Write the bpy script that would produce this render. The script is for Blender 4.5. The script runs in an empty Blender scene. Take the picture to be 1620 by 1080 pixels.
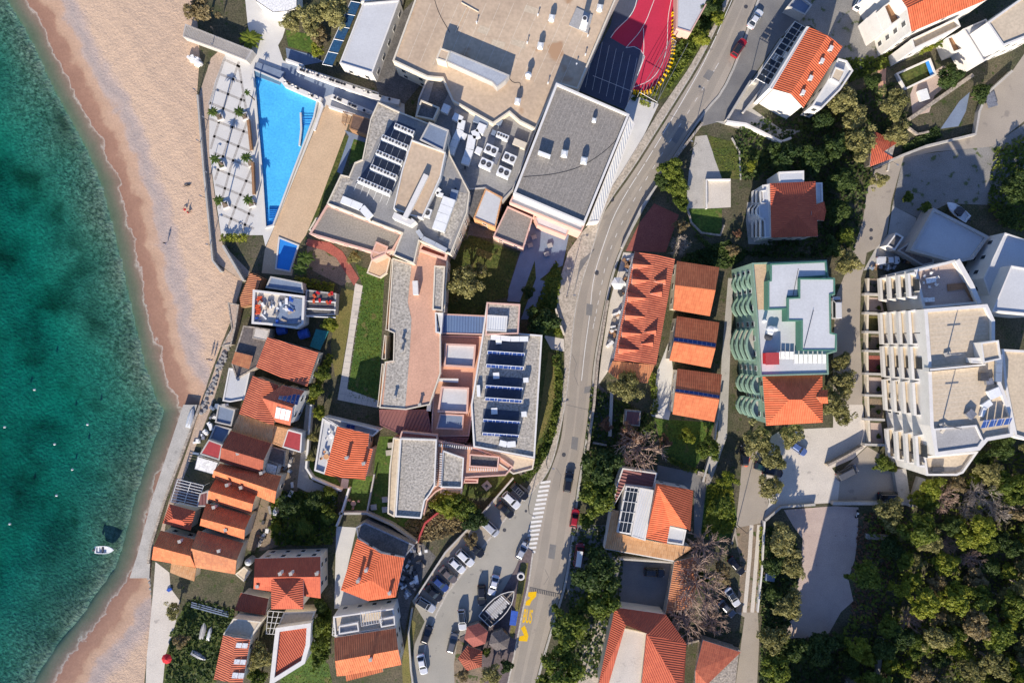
import bpy, math, random
from math import sin, cos, pi, radians, sqrt, atan2, hypot
import numpy as np
random.seed(7)
SC = bpy.context.scene
COL = SC.collection
# ------------------------------------------------------------------ camera, sky, sun
S = 0.14          # metres of flat ground per photo pixel (1620 px wide photo)
H = 150.0         # height of the drone
cam = bpy.data.cameras.new("camera"); camo = bpy.data.objects.new("camera", cam); COL.objects.link(camo)
camo.location = (0,0, H); camo.rotation_euler = (0,0,0)
cam.sensor_width = 36; cam.lens = 36 * H / (1620 * S); cam.clip_end = 3000; cam.clip_start = 1
SC.camera = camo
SUN_EL, SUN_AZ = 24.5,14.0       # the sun stands to the south, shadows run 15 degrees east of north
wd = bpy.data.worlds.new("World"); SC.world = wd; wd.use_nodes = True
wn = wd.node_tree; bg = wn.nodes["Background"]
sky = wn.nodes.new("ShaderNodeTexSky"); sky.sky_type = 'NISHITA'; sky.sun_disc = False
sky.sun_elevation = radians(SUN_EL); sky.sun_rotation = radians(180 + SUN_AZ)
sky.altitude = 50; sky.air_density = 1.0; sky.dust_density = 0.2; sky.ozone_density = 2.5
hs = wn.nodes.new('ShaderNodeHueSaturation'); hs.inputs['Saturation'].default_value = 1.12; hs.inputs['Hue'].default_value = .515
wn.links.new(sky.outputs[0], hs.inputs['Color']); wn.links.new(hs.outputs[0], bg.inputs[0]); bg.inputs[1].default_value = 0.13
sl = bpy.data.lights.new("sun", 'SUN'); sl.energy = 5.0; sl.angle = radians(0.5); sl.color = (1.0,0.90,0.765)
so = bpy.data.objects.new("sun", sl); COL.objects.link(so)
so.rotation_euler = (radians(90 - SUN_EL),0, radians(-SUN_AZ)); so.location = (-60,-220,120)
SC.view_settings.view_transform = 'Standard'; SC.view_settings.look = 'None'
SC.view_settings.exposure = 0.62; SC.view_settings.gamma = 1
SC.cycles.max_bounces = 6; SC.cycles.diffuse_bounces = 3; SC.cycles.glossy_bounces = 3
SC.cycles.transparent_max_bounces = 12; SC.cycles.volume_bounces = 0
SC.cycles.use_denoising = True
SC.cycles.caustics_reflective = False; SC.cycles.caustics_refractive = False

# ------------------------------------------------------------------ helpers
def W(px, py, z=0.0):
 """map position: a point at height z that the aerial view shows at photo pixel px, py"""
 k = S * (1 - z / H)
 return ((px - 810) * k, (540 - py) * k, z)
def WP(pts, z=0.0):
 return [W(p[0], p[1], z)[:2] for p in pts]
def area(P):
 return 0.5 * sum(P[i][0] * P[(i + 1) % len(P)][1] - P[(i + 1) % len(P)][0] * P[i][1] for i in range(len(P)))
def ccw(P):
 return list(P) if area(P) > 0 else list(P)[::-1]
def inset(P, d):
 """offset a polygon inwards by d metres"""
 P = ccw(P); n = len(P); out = []
 for i in range(n):
  a, b, c = P[i - 1], P[i], P[(i + 1) % n]
  e1 = (b[0] - a[0], b[1] - a[1]); e2 = (c[0] - b[0], c[1] - b[1])
  l1 = hypot(*e1) or 1; l2 = hypot(*e2) or 1
  n1 = (-e1[1] / l1, e1[0] / l1); n2 = (-e2[1] / l2, e2[0] / l2)
  m = (n1[0] + n2[0], n1[1] + n2[1]); q = m[0] * n1[0] + m[1] * n1[1]
  q = max(q, 0.35)
  out.append((b[0] + m[0] * d / q, b[1] + m[1] * d / q))
 return out
def cen(P):
 return (sum(p[0] for p in P) / len(P), sum(p[1] for p in P) / len(P))

class MB:
 def __init__(s):
  s.v = []; s.f = []; s.m = []; s.uv = []
 def face(s, pts, mi=0, uv=None):
  i = len(s.v); s.v += [tuple(p) for p in pts]; s.f.append(tuple(range(i, i + len(pts)))); s.m.append(mi)
  s.uv.append(uv)
 def prism(s, P, z0, z1, mi=0, top=True, bot=False, sides=True, mtop=None):
  P = ccw(P); n = len(P)
  if sides:
   for i in range(n):
    a, b = P[i], P[(i + 1) % n]; L = hypot(b[0] - a[0], b[1] - a[1])
    s.face([(a[0], a[1], z0),(b[0], b[1], z0),(b[0], b[1], z1),(a[0], a[1], z1)], mi, [(0,0),(L, 0),(L, z1 - z0),(0, z1 - z0)])
  if top: s.face([(p[0], p[1], z1) for p in P], mi if mtop is None else mtop)
  if bot: s.face([(p[0], p[1], z0) for p in P[::-1]], mi)
 def box(s, c, d, rot=0.0, mi=0, bot=False):
  """c = centre of the base, d = sizes, rot = turn about z"""
  r, q = cos(rot), sin(rot); hx, hy = d[0] / 2, d[1] / 2
  P = [(c[0] + x * r - y * q, c[1] + x * q + y * r) for x, y in ((-hx, -hy),(hx, -hy),(hx, hy),(-hx, hy))]
  s.prism(P, c[2], c[2] + d[2], mi, bot=bot)
 def ring(s, P, d, z0, z1, mi=0):
  P = ccw(P); Q = inset(P, d); n = len(P)
  for i in range(n):
   j = (i + 1) % n
   a, b, c, e = P[i], P[j], Q[j], Q[i]
   s.face([(*a, z0),(*b, z0),(*b, z1),(*a, z1)], mi)
   s.face([(*c, z0),(*e, z0),(*e, z1),(*c, z1)], mi)
   s.face([(*a, z1),(*b, z1),(*c, z1),(*e, z1)], mi)
 def strip(s, P, w, z0, z1, mi=0):
  """a wall, kerb or band of width w along the open line P"""
  n = len(P); Lp = []; Rp = []
  for i in range(n):
   a = P[max(0, i - 1)]; b = P[min(n - 1, i + 1)]
   dx, dy = b[0] - a[0], b[1] - a[1]; l = hypot(dx, dy) or 1
   nx, ny = -dy / l * w / 2, dx / l * w / 2
   Lp.append((P[i][0] + nx, P[i][1] + ny)); Rp.append((P[i][0] - nx, P[i][1] - ny))
  for i in range(n - 1):
   s.face([(*Rp[i], z1),(*Rp[i + 1], z1),(*Lp[i + 1], z1),(*Lp[i], z1)], mi)
   if z1 > z0:
    s.face([(*Rp[i], z0),(*Rp[i + 1], z0),(*Rp[i + 1], z1),(*Rp[i], z1)], mi)
    s.face([(*Lp[i + 1], z0),(*Lp[i], z0),(*Lp[i], z1),(*Lp[i + 1], z1)], mi)
  if z1 > z0:
   s.face([(*Lp[0], z0),(*Rp[0], z0),(*Rp[0], z1),(*Lp[0], z1)], mi)
   s.face([(*Rp[-1], z0),(*Lp[-1], z0),(*Lp[-1], z1),(*Rp[-1], z1)], mi)
 def tube(s, a, b, r0, r1, n=6, mi=0, cap=True):
  a = np.array(a, float); b = np.array(b, float); d = b - a; L = np.linalg.norm(d)
  if L < 1e-6: return
  d /= L; u = np.cross(d, (0,0,1)) if abs(d[2]) < .9 else np.cross(d, (1,0,0)); u /= np.linalg.norm(u); w = np.cross(d, u)
  A = [tuple(a + r0 * (cos(t) * u + sin(t) * w)) for t in (2 * pi * k / n for k in range(n))]
  B = [tuple(b + r1 * (cos(t) * u + sin(t) * w)) for t in (2 * pi * k / n for k in range(n))]
  for k in range(n):
   j = (k + 1) % n; s.face([A[j], A[k], B[k], B[j]], mi)
  if cap: s.face(B[::-1], mi); s.face(A, mi)
 def disc(s, c, r, n=16, mi=0, rx=None):
  s.face([(c[0] + r * cos(2 * pi * k / n), c[1] + (rx or r) * sin(2 * pi * k / n), c[2]) for k in range(n)], mi)

WLOC = {}
def link(o, parent=None, loc=(0,0,0)):
 COL.objects.link(o)
 if parent is not None:
  o.parent = parent; pl = WLOC[parent.name]
 else: pl = (0,0,0)
 o.location = (loc[0] - pl[0], loc[1] - pl[1], loc[2] - pl[2]); WLOC[o.name] = tuple(loc)
 return o
def tag(o, label=None, cat=None, group=None, kind=None):
 if label: o['label'] = label
 if cat: o['category'] = cat
 if group: o['group'] = group
 if kind: o['kind'] = kind
 return o
def mesh(name, mb, mats, off=(0,0,0), smooth=False):
 me = bpy.data.meshes.new(name)
 me.from_pydata([(v[0] - off[0], v[1] - off[1], v[2] - off[2]) for v in mb.v],[], mb.f)
 if not isinstance(mats, (list, tuple)): mats = [mats]
 for m in mats: me.materials.append(m)
 if len(mats) > 1: me.polygons.foreach_set('material_index', mb.m)
 if any(u is not None for u in mb.uv):
  ul = me.uv_layers.new(name='UVMap'); k = 0; d = ul.data
  for f, u in zip(mb.f, mb.uv):
   for q in range(len(f)):
    d[k].uv = u[q] if u is not None else (mb.v[f[q]][0], mb.v[f[q]][1]); k += 1
 if smooth: me.polygons.foreach_set('use_smooth', [True] * len(me.polygons))
 me.update()
 return me
def O(name, mb, mats, parent=None, label=None, cat=None, group=None, kind=None, smooth=False):
 xs = [v[0] for v in mb.v]; ys = [v[1] for v in mb.v]; zs = [v[2] for v in mb.v]
 loc = ((min(xs) + max(xs)) / 2,(min(ys) + max(ys)) / 2, min(zs))
 if parent is not None: loc = WLOC[parent.name]
 o = bpy.data.objects.new(name, mesh(name, mb, mats, loc, smooth))
 return tag(link(o, parent, loc), label, cat, group, kind)
def E(name, loc, label, cat, group=None, rz=0.0):
 o = bpy.data.objects.new(name, None); o.empty_display_size = .5
 link(o, None, loc); o.rotation_euler = (0,0, rz)
 return tag(o, label, cat, group)
def inst(name, me, parent, loc, rz=0.0):
 """an object of its own that shares mesh data; loc in world metres"""
 o = bpy.data.objects.new(name, me); link(o, parent, loc); o.rotation_euler = (0,0, rz); return o
def kids(o): return list(o.children)
def dup(o, loc, rz=None, label=None, group=None, scale=None, parent=None):
 c = o.copy(); COL.objects.link(c)
 if parent is not None: c.parent = parent
 if loc is not None: c.location = loc
 if rz is not None: c.rotation_euler = (0,0, rz)
 if scale is not None: c.scale = scale
 if label: c['label'] = label
 if group: c['group'] = group
 for ch in kids(o): dup(ch, None, parent=c)
 return c
# ------------------------------------------------------------------ materials
def ND(nt, t, **kw):
 n = nt.nodes.new(t)
 for k, v in kw.items(): setattr(n, k, v)
 return n
MATS = {}
def mat(name, c1, c2=None, s1=0.25, s2=3.0, amt=0.5, fine=0.25, rough=0.85, bump=0.0, bs=None, metal=0.0, spec=0.3, det=6, spots=None, uv=False):
 """plain procedural surface: two tones mixed by broad noise, value broken up by fine noise, optional bump and darker or lighter spots"""
 m = bpy.data.materials.new(name); m.use_nodes = True; nt = m.node_tree; b = nt.nodes['Principled BSDF']
 L = nt.links.new
 b.inputs['Roughness'].default_value = rough; b.inputs['Metallic'].default_value = metal
 b.inputs['Specular IOR Level'].default_value = spec
 g = ND(nt, 'ShaderNodeNewGeometry'); pos = g.outputs['Position']
 if c2 is None: c2 = tuple(x * 0.8 for x in c1)
 n1 = ND(nt, 'ShaderNodeTexNoise'); n1.inputs['Scale'].default_value = s1; n1.inputs['Detail'].default_value = det; n1.inputs['Roughness'].default_value = .62
 n2 = ND(nt, 'ShaderNodeTexNoise'); n2.inputs['Scale'].default_value = s2; n2.inputs['Detail'].default_value = 3
 L(pos, n1.inputs['Vector']); L(pos, n2.inputs['Vector'])
 r1 = ND(nt, 'ShaderNodeMapRange'); r1.inputs[1].default_value = .5 - .25 * (1.05 - amt) ; r1.inputs[2].default_value = .5 + .25 * (1.05 - amt) + .08
 L(n1.outputs[0], r1.inputs[0])
 mx = ND(nt, 'ShaderNodeMix', data_type='RGBA'); mx.inputs[6].default_value = (*c1,1); mx.inputs[7].default_value = (*c2,1)
 L(r1.outputs[0], mx.inputs[0])
 r2 = ND(nt, 'ShaderNodeMapRange'); r2.inputs[1].default_value = .3; r2.inputs[2].default_value = .7; r2.inputs[3].default_value = 1 - fine; r2.inputs[4].default_value = 1 + fine
 L(n2.outputs[0], r2.inputs[0])
 mu = ND(nt, 'ShaderNodeVectorMath', operation='SCALE'); L(mx.outputs[2], mu.inputs[0]); L(r2.outputs[0], mu.inputs['Scale'])
 out = mu.outputs[0]
 if spots:
  sc_, thr, cs = spots
  vo = ND(nt, 'ShaderNodeTexNoise'); vo.inputs['Scale'].default_value = sc_; vo.inputs['Detail'].default_value = 4; L(pos, vo.inputs['Vector'])
  rr = ND(nt, 'ShaderNodeMapRange'); rr.inputs[1].default_value = thr; rr.inputs[2].default_value = thr + .06; L(vo.outputs[0], rr.inputs[0])
  m2 = ND(nt, 'ShaderNodeMix', data_type='RGBA'); L(rr.outputs[0], m2.inputs[0]); L(out, m2.inputs[6]); m2.inputs[7].default_value = (*cs, 1); out = m2.outputs[2]
 L(out, b.inputs['Base Color'])
 if bump:
  bp = ND(nt, 'ShaderNodeBump'); bp.inputs['Strength'].default_value = min(1, bump); bp.inputs['Distance'].default_value = .1 * max(1, bump)
  if bs:
   n3 = ND(nt, 'ShaderNodeTexNoise'); n3.inputs['Scale'].default_value = bs; n3.inputs['Detail'].default_value = 3; L(pos, n3.inputs['Vector']); L(n3.outputs[0], bp.inputs['Height'])
  else: L(n2.outputs[0], bp.inputs['Height'])
  L(bp.outputs[0], b.inputs['Normal'])
 MATS[name] = m
 return m
def tilemat(name, c1, c2, period=0.46, dark=(.16,.05,.03), wear=0.5, depth=0.075, rows=0.9):
 """clay roof: channels run down the slope (uv y), courses across it; tone differs from tile to tile"""
 m = bpy.data.materials.new(name); m.use_nodes = True; nt = m.node_tree; b = nt.nodes['Principled BSDF']; L = nt.links.new
 b.inputs['Roughness'].default_value = .8; b.inputs['Specular IOR Level'].default_value = .25
 uv = ND(nt, 'ShaderNodeTexCoord'); sp = ND(nt, 'ShaderNodeSeparateXYZ'); L(uv.outputs['UV'], sp.inputs[0])
 a = ND(nt, 'ShaderNodeMath', operation='MULTIPLY'); a.inputs[1].default_value = 2 * pi / period; L(sp.outputs[0], a.inputs[0])
 sn = ND(nt, 'ShaderNodeMath', operation='SINE'); L(a.outputs[0], sn.inputs[0])
 bq = ND(nt, 'ShaderNodeMath', operation='MULTIPLY'); bq.inputs[1].default_value = 1 / rows; L(sp.outputs[1], bq.inputs[0])
 fr = ND(nt, 'ShaderNodeMath', operation='FRACT'); L(bq.outputs[0], fr.inputs[0])
 ad = ND(nt, 'ShaderNodeMath', operation='MULTIPLY_ADD'); ad.inputs[1].default_value = .35; L(fr.outputs[0], ad.inputs[0]); L(sn.outputs[0], ad.inputs[2])
 bp = ND(nt, 'ShaderNodeBump'); bp.inputs['Strength'].default_value = 1; bp.inputs['Distance'].default_value = depth * .5; L(ad.outputs[0], bp.inputs['Height']); L(bp.outputs[0], b.inputs['Normal'])
 # tone per tile
 cb = ND(nt, 'ShaderNodeCombineXYZ')
 for k, (src, per) in enumerate(((sp.outputs[0], period),(sp.outputs[1], rows))):
  q = ND(nt, 'ShaderNodeMath', operation='MULTIPLY'); q.inputs[1].default_value = 1 / per; L(src, q.inputs[0])
  fl = ND(nt, 'ShaderNodeMath', operation='FLOOR'); L(q.outputs[0], fl.inputs[0]); L(fl.outputs[0], cb.inputs[k])
 wn_ = ND(nt, 'ShaderNodeTexWhiteNoise'); L(cb.outputs[0], wn_.inputs[0])
 no = ND(nt, 'ShaderNodeTexNoise'); no.inputs['Scale'].default_value = .35; no.inputs['Detail'].default_value = 6
 g = ND(nt, 'ShaderNodeNewGeometry'); L(g.outputs['Position'], no.inputs['Vector'])
 sm = ND(nt, 'ShaderNodeMath', operation='MULTIPLY_ADD'); sm.inputs[1].default_value = .45; L(wn_.outputs[0], sm.inputs[0]); L(no.outputs[0], sm.inputs[2])
 r = ND(nt, 'ShaderNodeMapRange'); r.inputs[1].default_value = .45; r.inputs[2].default_value = .95; L(sm.outputs[0], r.inputs[0])
 mx = ND(nt, 'ShaderNodeMix', data_type='RGBA'); mx.inputs[6].default_value = (*c1,1); mx.inputs[7].default_value = (*c2,1); L(r.outputs[0], mx.inputs[0])
 n4 = ND(nt, 'ShaderNodeTexNoise'); n4.inputs['Scale'].default_value = 1.3; n4.inputs['Detail'].default_value = 8; n4.inputs['Roughness'].default_value = .7; L(g.outputs['Position'], n4.inputs['Vector'])
 r4 = ND(nt, 'ShaderNodeMapRange'); r4.inputs[1].default_value = .56; r4.inputs[2].default_value = .75; r4.inputs[4].default_value = wear; L(n4.outputs[0], r4.inputs[0])
 m2 = ND(nt, 'ShaderNodeMix', data_type='RGBA'); L(r4.outputs[0], m2.inputs[0]); L(mx.outputs[2], m2.inputs[6]); m2.inputs[7].default_value = (*dark, 1)
 L(m2.outputs[2], b.inputs['Base Color']); MATS[name] = m
 return m
def leafmat(name, c1, c2):
 m = bpy.data.materials.new(name); m.use_nodes = True; nt = m.node_tree; L = nt.links.new
 b = nt.nodes['Principled BSDF']; out = nt.nodes['Material Output']
 b.inputs['Roughness'].default_value = .6; b.inputs['Specular IOR Level'].default_value = .25
 at = ND(nt, 'ShaderNodeAttribute', attribute_name='tint')
 oi = ND(nt, 'ShaderNodeObjectInfo')
 ad = ND(nt, 'ShaderNodeMath', operation='MULTIPLY_ADD'); ad.inputs[1].default_value = .45; ad.inputs[2].default_value = -.2; L(oi.outputs['Random'], ad.inputs[0])
 a2 = ND(nt, 'ShaderNodeMath', operation='ADD', use_clamp=True); L(at.outputs['Fac'], a2.inputs[0]); L(ad.outputs[0], a2.inputs[1])
 mx = ND(nt, 'ShaderNodeMix', data_type='RGBA'); mx.inputs[6].default_value = (*c1,1); mx.inputs[7].default_value = (*c2,1); L(a2.outputs[0], mx.inputs[0])
 L(mx.outputs[2], b.inputs['Base Color'])
 t = ND(nt, 'ShaderNodeBsdfTranslucent'); L(mx.outputs[2], t.inputs[0])
 ms = ND(nt, 'ShaderNodeMixShader'); ms.inputs[0].default_value = .42; L(b.outputs[0], ms.inputs[1]); L(t.outputs[0], ms.inputs[2]); L(ms.outputs[0], out.inputs[0])
 MATS[name] = m
 return m
M = MATS
mat('asphalt', (.33,.285,.23),(.40,.345,.275), s1=.12, s2=6, fine=.13, amt=.4, bump=.3, spots=(.35,.63,(.27,.235,.195)))
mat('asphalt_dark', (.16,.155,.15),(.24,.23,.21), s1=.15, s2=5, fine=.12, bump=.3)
mat('tyre_wear', (.285,.25,.205),(.345,.30,.24), s1=.12, s2=6, fine=.14, bump=.3)
mat('lot', (.31,.29,.245),(.38,.35,.29), s1=.12, s2=6, fine=.10, spots=(.5,.64,(.2,.19,.17)))
mat('pavement', (.38,.33,.26),(.48,.41,.33), s1=.4, s2=2.6, fine=.32, bump=.3)
mat('kerb', (.5,.46,.4),(.4,.37,.32), s1=.5)
mat('concrete', (.46,.43,.38),(.36,.34,.30), s1=.3, s2=4, fine=.14, spots=(.6,.66,(.3,.28,.25)))
mat('pale_concrete', (.62,.56,.475),(.52,.47,.40), s1=.2, s2=4, fine=.12, spots=(.4,.66,(.4,.36,.31)))
mat('white_paving', (.63,.61,.56),(.55,.53,.495), s1=.25, s2=5, fine=.07)
mat('grey_band', (.37,.345,.31),(.43,.40,.36), s1=.6)
mat('tan_deck', (.60,.43,.27),(.52,.37,.235), s1=.3, s2=3, fine=.12)
mat('promenade', (.42,.32,.24),(.50,.38,.28), s1=.4, s2=3, fine=.2, bump=.2)
mat('terracotta_paving', (.60,.345,.235),(.52,.295,.20), s1=.25, s2=3, fine=.12)
mat('red_paving', (.28,.085,.065),(.35,.11,.08), s1=.6, s2=4, fine=.25)
mat('grass', (.05,.075,.014),(.105,.105,.025), s1=.35, s2=2.2, fine=.5, bump=.6, spots=(.5,.62,(.13,.12,.035)))
mat('lush_grass', (.048,.10,.014),(.10,.145,.022), s1=.35, s2=2.2, fine=.45, bump=.6, spots=(.45,.6,(.14,.13,.04)))
mat('dry_grass', (.19,.155,.05),(.13,.13,.03), s1=.4, s2=4, fine=.4, bump=.5)
mat('dirt', (.27,.20,.135),(.17,.14,.10), s1=.35, s2=4, fine=.3, bump=.5, spots=(.6,.58,(.06,.08,.02)))
mat('ground', (.06,.065,.03),(.13,.105,.07), s1=.22, s2=3, fine=.45, bump=.7, spots=(.8,.6,(.045,.065,.015)))
mat('gravel_lot', (.44,.34,.285),(.53,.42,.345), s1=.25, s2=6, fine=.18, bump=.3, spots=(.9,.7,(.2,.12,.09)))
mat('gravel_dirt', (.27,.255,.23),(.20,.19,.165), s1=.25, s2=5, fine=.25, bump=.3, spots=(.5,.6,(.10,.12,.05)))
mat('white_wall', (.70,.67,.62),(.62,.59,.545), s1=.4, s2=3, fine=.05)
mat('cream_wall', (.68,.60,.47),(.60,.53,.42), s1=.5, s2=3, fine=.07)
mat('pink_wall', (.66,.42,.34),(.58,.36,.29), s1=.4, s2=3, fine=.07)
mat('grey_wall', (.48,.45,.41),(.40,.38,.35), s1=.4, s2=3, fine=.1)
mat('stone_wall', (.40,.34,.27),(.27,.23,.19), s1=.8, s2=2.5, fine=.4, bump=.8)
mat('green_paint', (.22,.33,.25),(.18,.28,.21), s1=.5, s2=3, fine=.1)
mat('dark_green_paint', (.085,.21,.15),(.07,.175,.125), s1=.5, s2=3, fine=.1)
mat('orange_wall', (.62,.33,.16),(.54,.28,.13), s1=.5)
mat('gravel_roof', (.40,.365,.31),(.34,.31,.265), s1=.15, s2=2.4, fine=.42, bump=.7, bs=2.4, spots=(.45,.68,(.27,.25,.22)))
mat('felt_roof', (.235,.215,.19),(.265,.24,.21), s1=.2, s2=3, fine=.22, bump=.4)
mat('tan_roof', (.57,.435,.30),(.46,.345,.24), s1=.09, s2=1.5, fine=.10, amt=.7, spots=(.14,.62,(.42,.26,.15)))
mat('grey_roof', (.38,.37,.355),(.32,.31,.30), s1=.2, s2=3, fine=.12)
mat('mech_roof', (.24,.235,.23),(.31,.30,.285), s1=.25, s2=3, fine=.15, spots=(.5,.66,(.38,.34,.28)))
mat('white_roof', (.56,.565,.565),(.49,.495,.495), s1=.15, s2=3, fine=.06, spots=(.25,.67,(.5,.49,.47)))
mat('sand_roof', (.58,.475,.34),(.52,.425,.305), s1=.2, s2=2, fine=.12)
mat('dark_roof', (.16,.135,.12),(.11,.095,.09), s1=.5, s2=3, fine=.3)
mat('navy_felt', (.055,.07,.105),(.075,.09,.125), s1=.4, s2=2, fine=.15)  # painted shade for the gaps between rows of roof plant
mat('slate_blue', (.20,.25,.33),(.16,.20,.27), s1=.4, fine=.08)
mat('red_metal', (.42,.06,.06),(.36,.05,.05), s1=.4, s2=3, fine=.1, rough=.5)
mat('maroon_metal', (.22,.09,.085),(.18,.075,.07), s1=.4, rough=.55)
mat('galvanised', (.55,.57,.58),(.46,.48,.5), s1=.5, s2=3, fine=.08, rough=.45, metal=.3)
mat('white_metal', (.78,.78,.76),(.7,.7,.68), s1=.8, fine=.05, rough=.45)
mat('dark_metal', (.055,.055,.06),(.08,.08,.085), s1=.8, rough=.5)
mat('steel', (.35,.35,.36),(.27,.27,.28), s1=1, rough=.4, metal=.5)
mat('wood', (.34,.19,.10),(.25,.14,.075), s1=.6, s2=4, fine=.2)
mat('driftwood', (.40,.33,.26),(.30,.25,.20), s1=.6, s2=4, fine=.25)
mat('brown_canopy', (.17,.105,.075),(.13,.08,.06), s1=.5)
mat('white_fabric', (.8,.78,.74),(.72,.7,.66), s1=1)
mat('blue_tarp', (.03,.10,.42),(.02,.07,.33), s1=1.2, fine=.2, rough=.5)
mat('teal_tarp', (.03,.20,.19),(.025,.16,.16), s1=1, fine=.2, rough=.6)
mat('red_fabric', (.55,.02,.03),(.45,.015,.025), s1=1)
mat('orange_plastic', (.62,.09,.03),(.5,.07,.025), s1=1)
mat('red_court', (.52,.03,.07),(.46,.028,.06), s1=.2, s2=3, fine=.06)
mat('navy_court', (.075,.085,.125),(.06,.07,.10), s1=.25, s2=3, fine=.1)
mat('yellow_paint', (.80,.48,.0),(.72,.42,.0), s1=1.5, s2=6, fine=.15)
mat('white_paint', (.78,.76,.71),(.62,.60,.56), s1=1.5, s2=5, fine=.14)
mat('dark_glass', (.02,.025,.03),(.03,.035,.04), rough=.08, spec=.6)
mat('blue_glass', (.03,.09,.17),(.025,.07,.14), rough=.08, spec=.6)
mat('window_pane', (.045,.05,.055),(.06,.065,.07), rough=.12, spec=.5)
mat('pool_tile', (.13,.52,.80),(.10,.44,.76), s1=.25, s2=2.2, fine=.14)
mat('deep_pool_tile', (.05,.28,.70),(.045,.24,.64), s1=.3, fine=.06)
mat('bark', (.14,.10,.07),(.09,.065,.05), s1=2, s2=6, fine=.3, bump=.6)
mat('bare_bark', (.33,.235,.18),(.42,.30,.23), s1=1.5, fine=.2)
mat('pale_bark', (.42,.36,.30),(.34,.29,.24), s1=1.5, fine=.2)
mat('rubber', (.015,.015,.016),(.02,.02,.02), rough=.8)
mat('lamp_glass', (.7,.7,.7),(.6,.6,.6), rough=.15, spec=.6)
mat('tail_red', (.4,.01,.01),(.35,.01,.01), rough=.25)
mat('skin', (.45,.27,.19),(.42,.25,.17))
mat('black_cloth', (.02,.02,.024),(.03,.03,.034))
mat('hair', (.03,.02,.015),(.04,.025,.02))
mat('blue_cloth', (.04,.07,.2),(.05,.08,.22))
mat('stone_rock', (.34,.32,.30),(.22,.21,.20), s1=1.5, fine=.3, bump=.6)
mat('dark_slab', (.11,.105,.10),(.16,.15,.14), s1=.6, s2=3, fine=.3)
mat('plum_paving', (.145,.11,.11),(.11,.09,.09), s1=.5, s2=3, fine=.25)
tilemat('tile_orange', (.66,.205,.085),(.52,.145,.06), wear=.3)
tilemat('tile_bright', (.70,.165,.07),(.57,.125,.05), wear=.22)
tilemat('tile_red', (.52,.12,.06),(.44,.095,.05), wear=.25)
tilemat('tile_brick', (.58,.165,.085),(.43,.11,.06), wear=.4)
tilemat('tile_old', (.52,.22,.10),(.40,.15,.075), wear=.75, dark=(.20,.13,.09))
tilemat('tile_pale', (.66,.38,.19),(.55,.28,.12), wear=.55, dark=(.30,.19,.12))
tilemat('tile_rust', (.34,.09,.05),(.27,.07,.04), wear=.4)
tilemat('corrugated', (.70,.70,.68),(.64,.64,.62), period=.5, rows=60, wear=.15, dark=(.5,.5,.48), depth=.10)
tilemat('maroon_sheet', (.235,.10,.09),(.20,.085,.08), period=.7, rows=60, wear=.2, dark=(.15,.07,.065), depth=.14)
tilemat('blue_sheet', (.13,.20,.34),(.12,.18,.31), period=.6, rows=60, wear=.2, dark=(.11,.16,.26), depth=.10)
leafmat('leaf_green', (.07,.115,.018),(.22,.26,.04))
leafmat('leaf_dark', (.035,.068,.02),(.105,.15,.035))
leafmat('leaf_olive', (.17,.17,.055),(.42,.38,.15))
leafmat('leaf_lime', (.14,.19,.02),(.34,.35,.045))
leafmat('leaf_brown', (.18,.10,.06),(.32,.18,.11))
leafmat('leaf_tan', (.22,.17,.085),(.38,.30,.15))
def solarmat():
 m = bpy.data.materials.new('solar_cell'); m.use_nodes = True; nt = m.node_tree; b = nt.nodes['Principled BSDF']; L = nt.links.new
 uv = ND(nt, 'ShaderNodeTexCoord'); br = ND(nt, 'ShaderNodeTexBrick'); br.offset = 0; br.inputs['Scale'].default_value = 1
 br.inputs['Brick Width'].default_value = 1.0; br.inputs['Row Height'].default_value = 1.6; br.inputs['Mortar Size'].default_value = .035
 br.inputs[1].default_value = (.018,.045,.17,1); br.inputs[2].default_value = (.022,.055,.2,1); br.inputs[3].default_value = (.4,.42,.5,1)
 L(uv.outputs['UV'], br.inputs['Vector']); L(br.outputs[0], b.inputs['Base Color']); b.inputs['Roughness'].default_value = .15
 MATS['solar_cell'] = m
solarmat()
def watermat(name, tint, rough=.05, scale=1.2, strength=.25):
 """clear water surface: lets light through with a tint, mirrors the sky by angle, small ripples"""
 m = bpy.data.materials.new(name); m.use_nodes = True; nt = m.node_tree; L = nt.links.new
 nt.nodes.remove(nt.nodes['Principled BSDF']); out = nt.nodes['Material Output']
 tr = ND(nt, 'ShaderNodeBsdfTransparent'); tr.inputs[0].default_value = (*tint, 1)
 gl = ND(nt, 'ShaderNodeBsdfGlossy'); gl.inputs['Roughness'].default_value = rough
 fr = ND(nt, 'ShaderNodeFresnel'); fr.inputs[0].default_value = 1.33
 no = ND(nt, 'ShaderNodeTexNoise'); no.inputs['Scale'].default_value = scale; no.inputs['Detail'].default_value = 5
 g = ND(nt, 'ShaderNodeNewGeometry'); L(g.outputs['Position'], no.inputs['Vector'])
 bp = ND(nt, 'ShaderNodeBump'); bp.inputs['Strength'].default_value = strength; bp.inputs['Distance'].default_value = .25
 L(no.outputs[0], bp.inputs['Height']); L(bp.outputs[0], gl.inputs['Normal']); L(bp.outputs[0], fr.inputs['Normal'])
 bk = ND(nt, 'ShaderNodeMath', operation='SUBTRACT'); bk.inputs[0].default_value = 1; L(g.outputs['Backfacing'], bk.inputs[1])   # from below the surface is clear, not a mirror
 mk = ND(nt, 'ShaderNodeMath', operation='MULTIPLY'); L(fr.outputs[0], mk.inputs[0]); L(bk.outputs[0], mk.inputs[1])
 ms = ND(nt, 'ShaderNodeMixShader'); L(mk.outputs[0], ms.inputs[0]); L(tr.outputs[0], ms.inputs[1]); L(gl.outputs[0], ms.inputs[2]); L(ms.outputs[0], out.inputs[0])
 MATS[name] = m; return m
watermat('pool_water', (.80,.97,1.0), scale=3, strength=.3)
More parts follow.
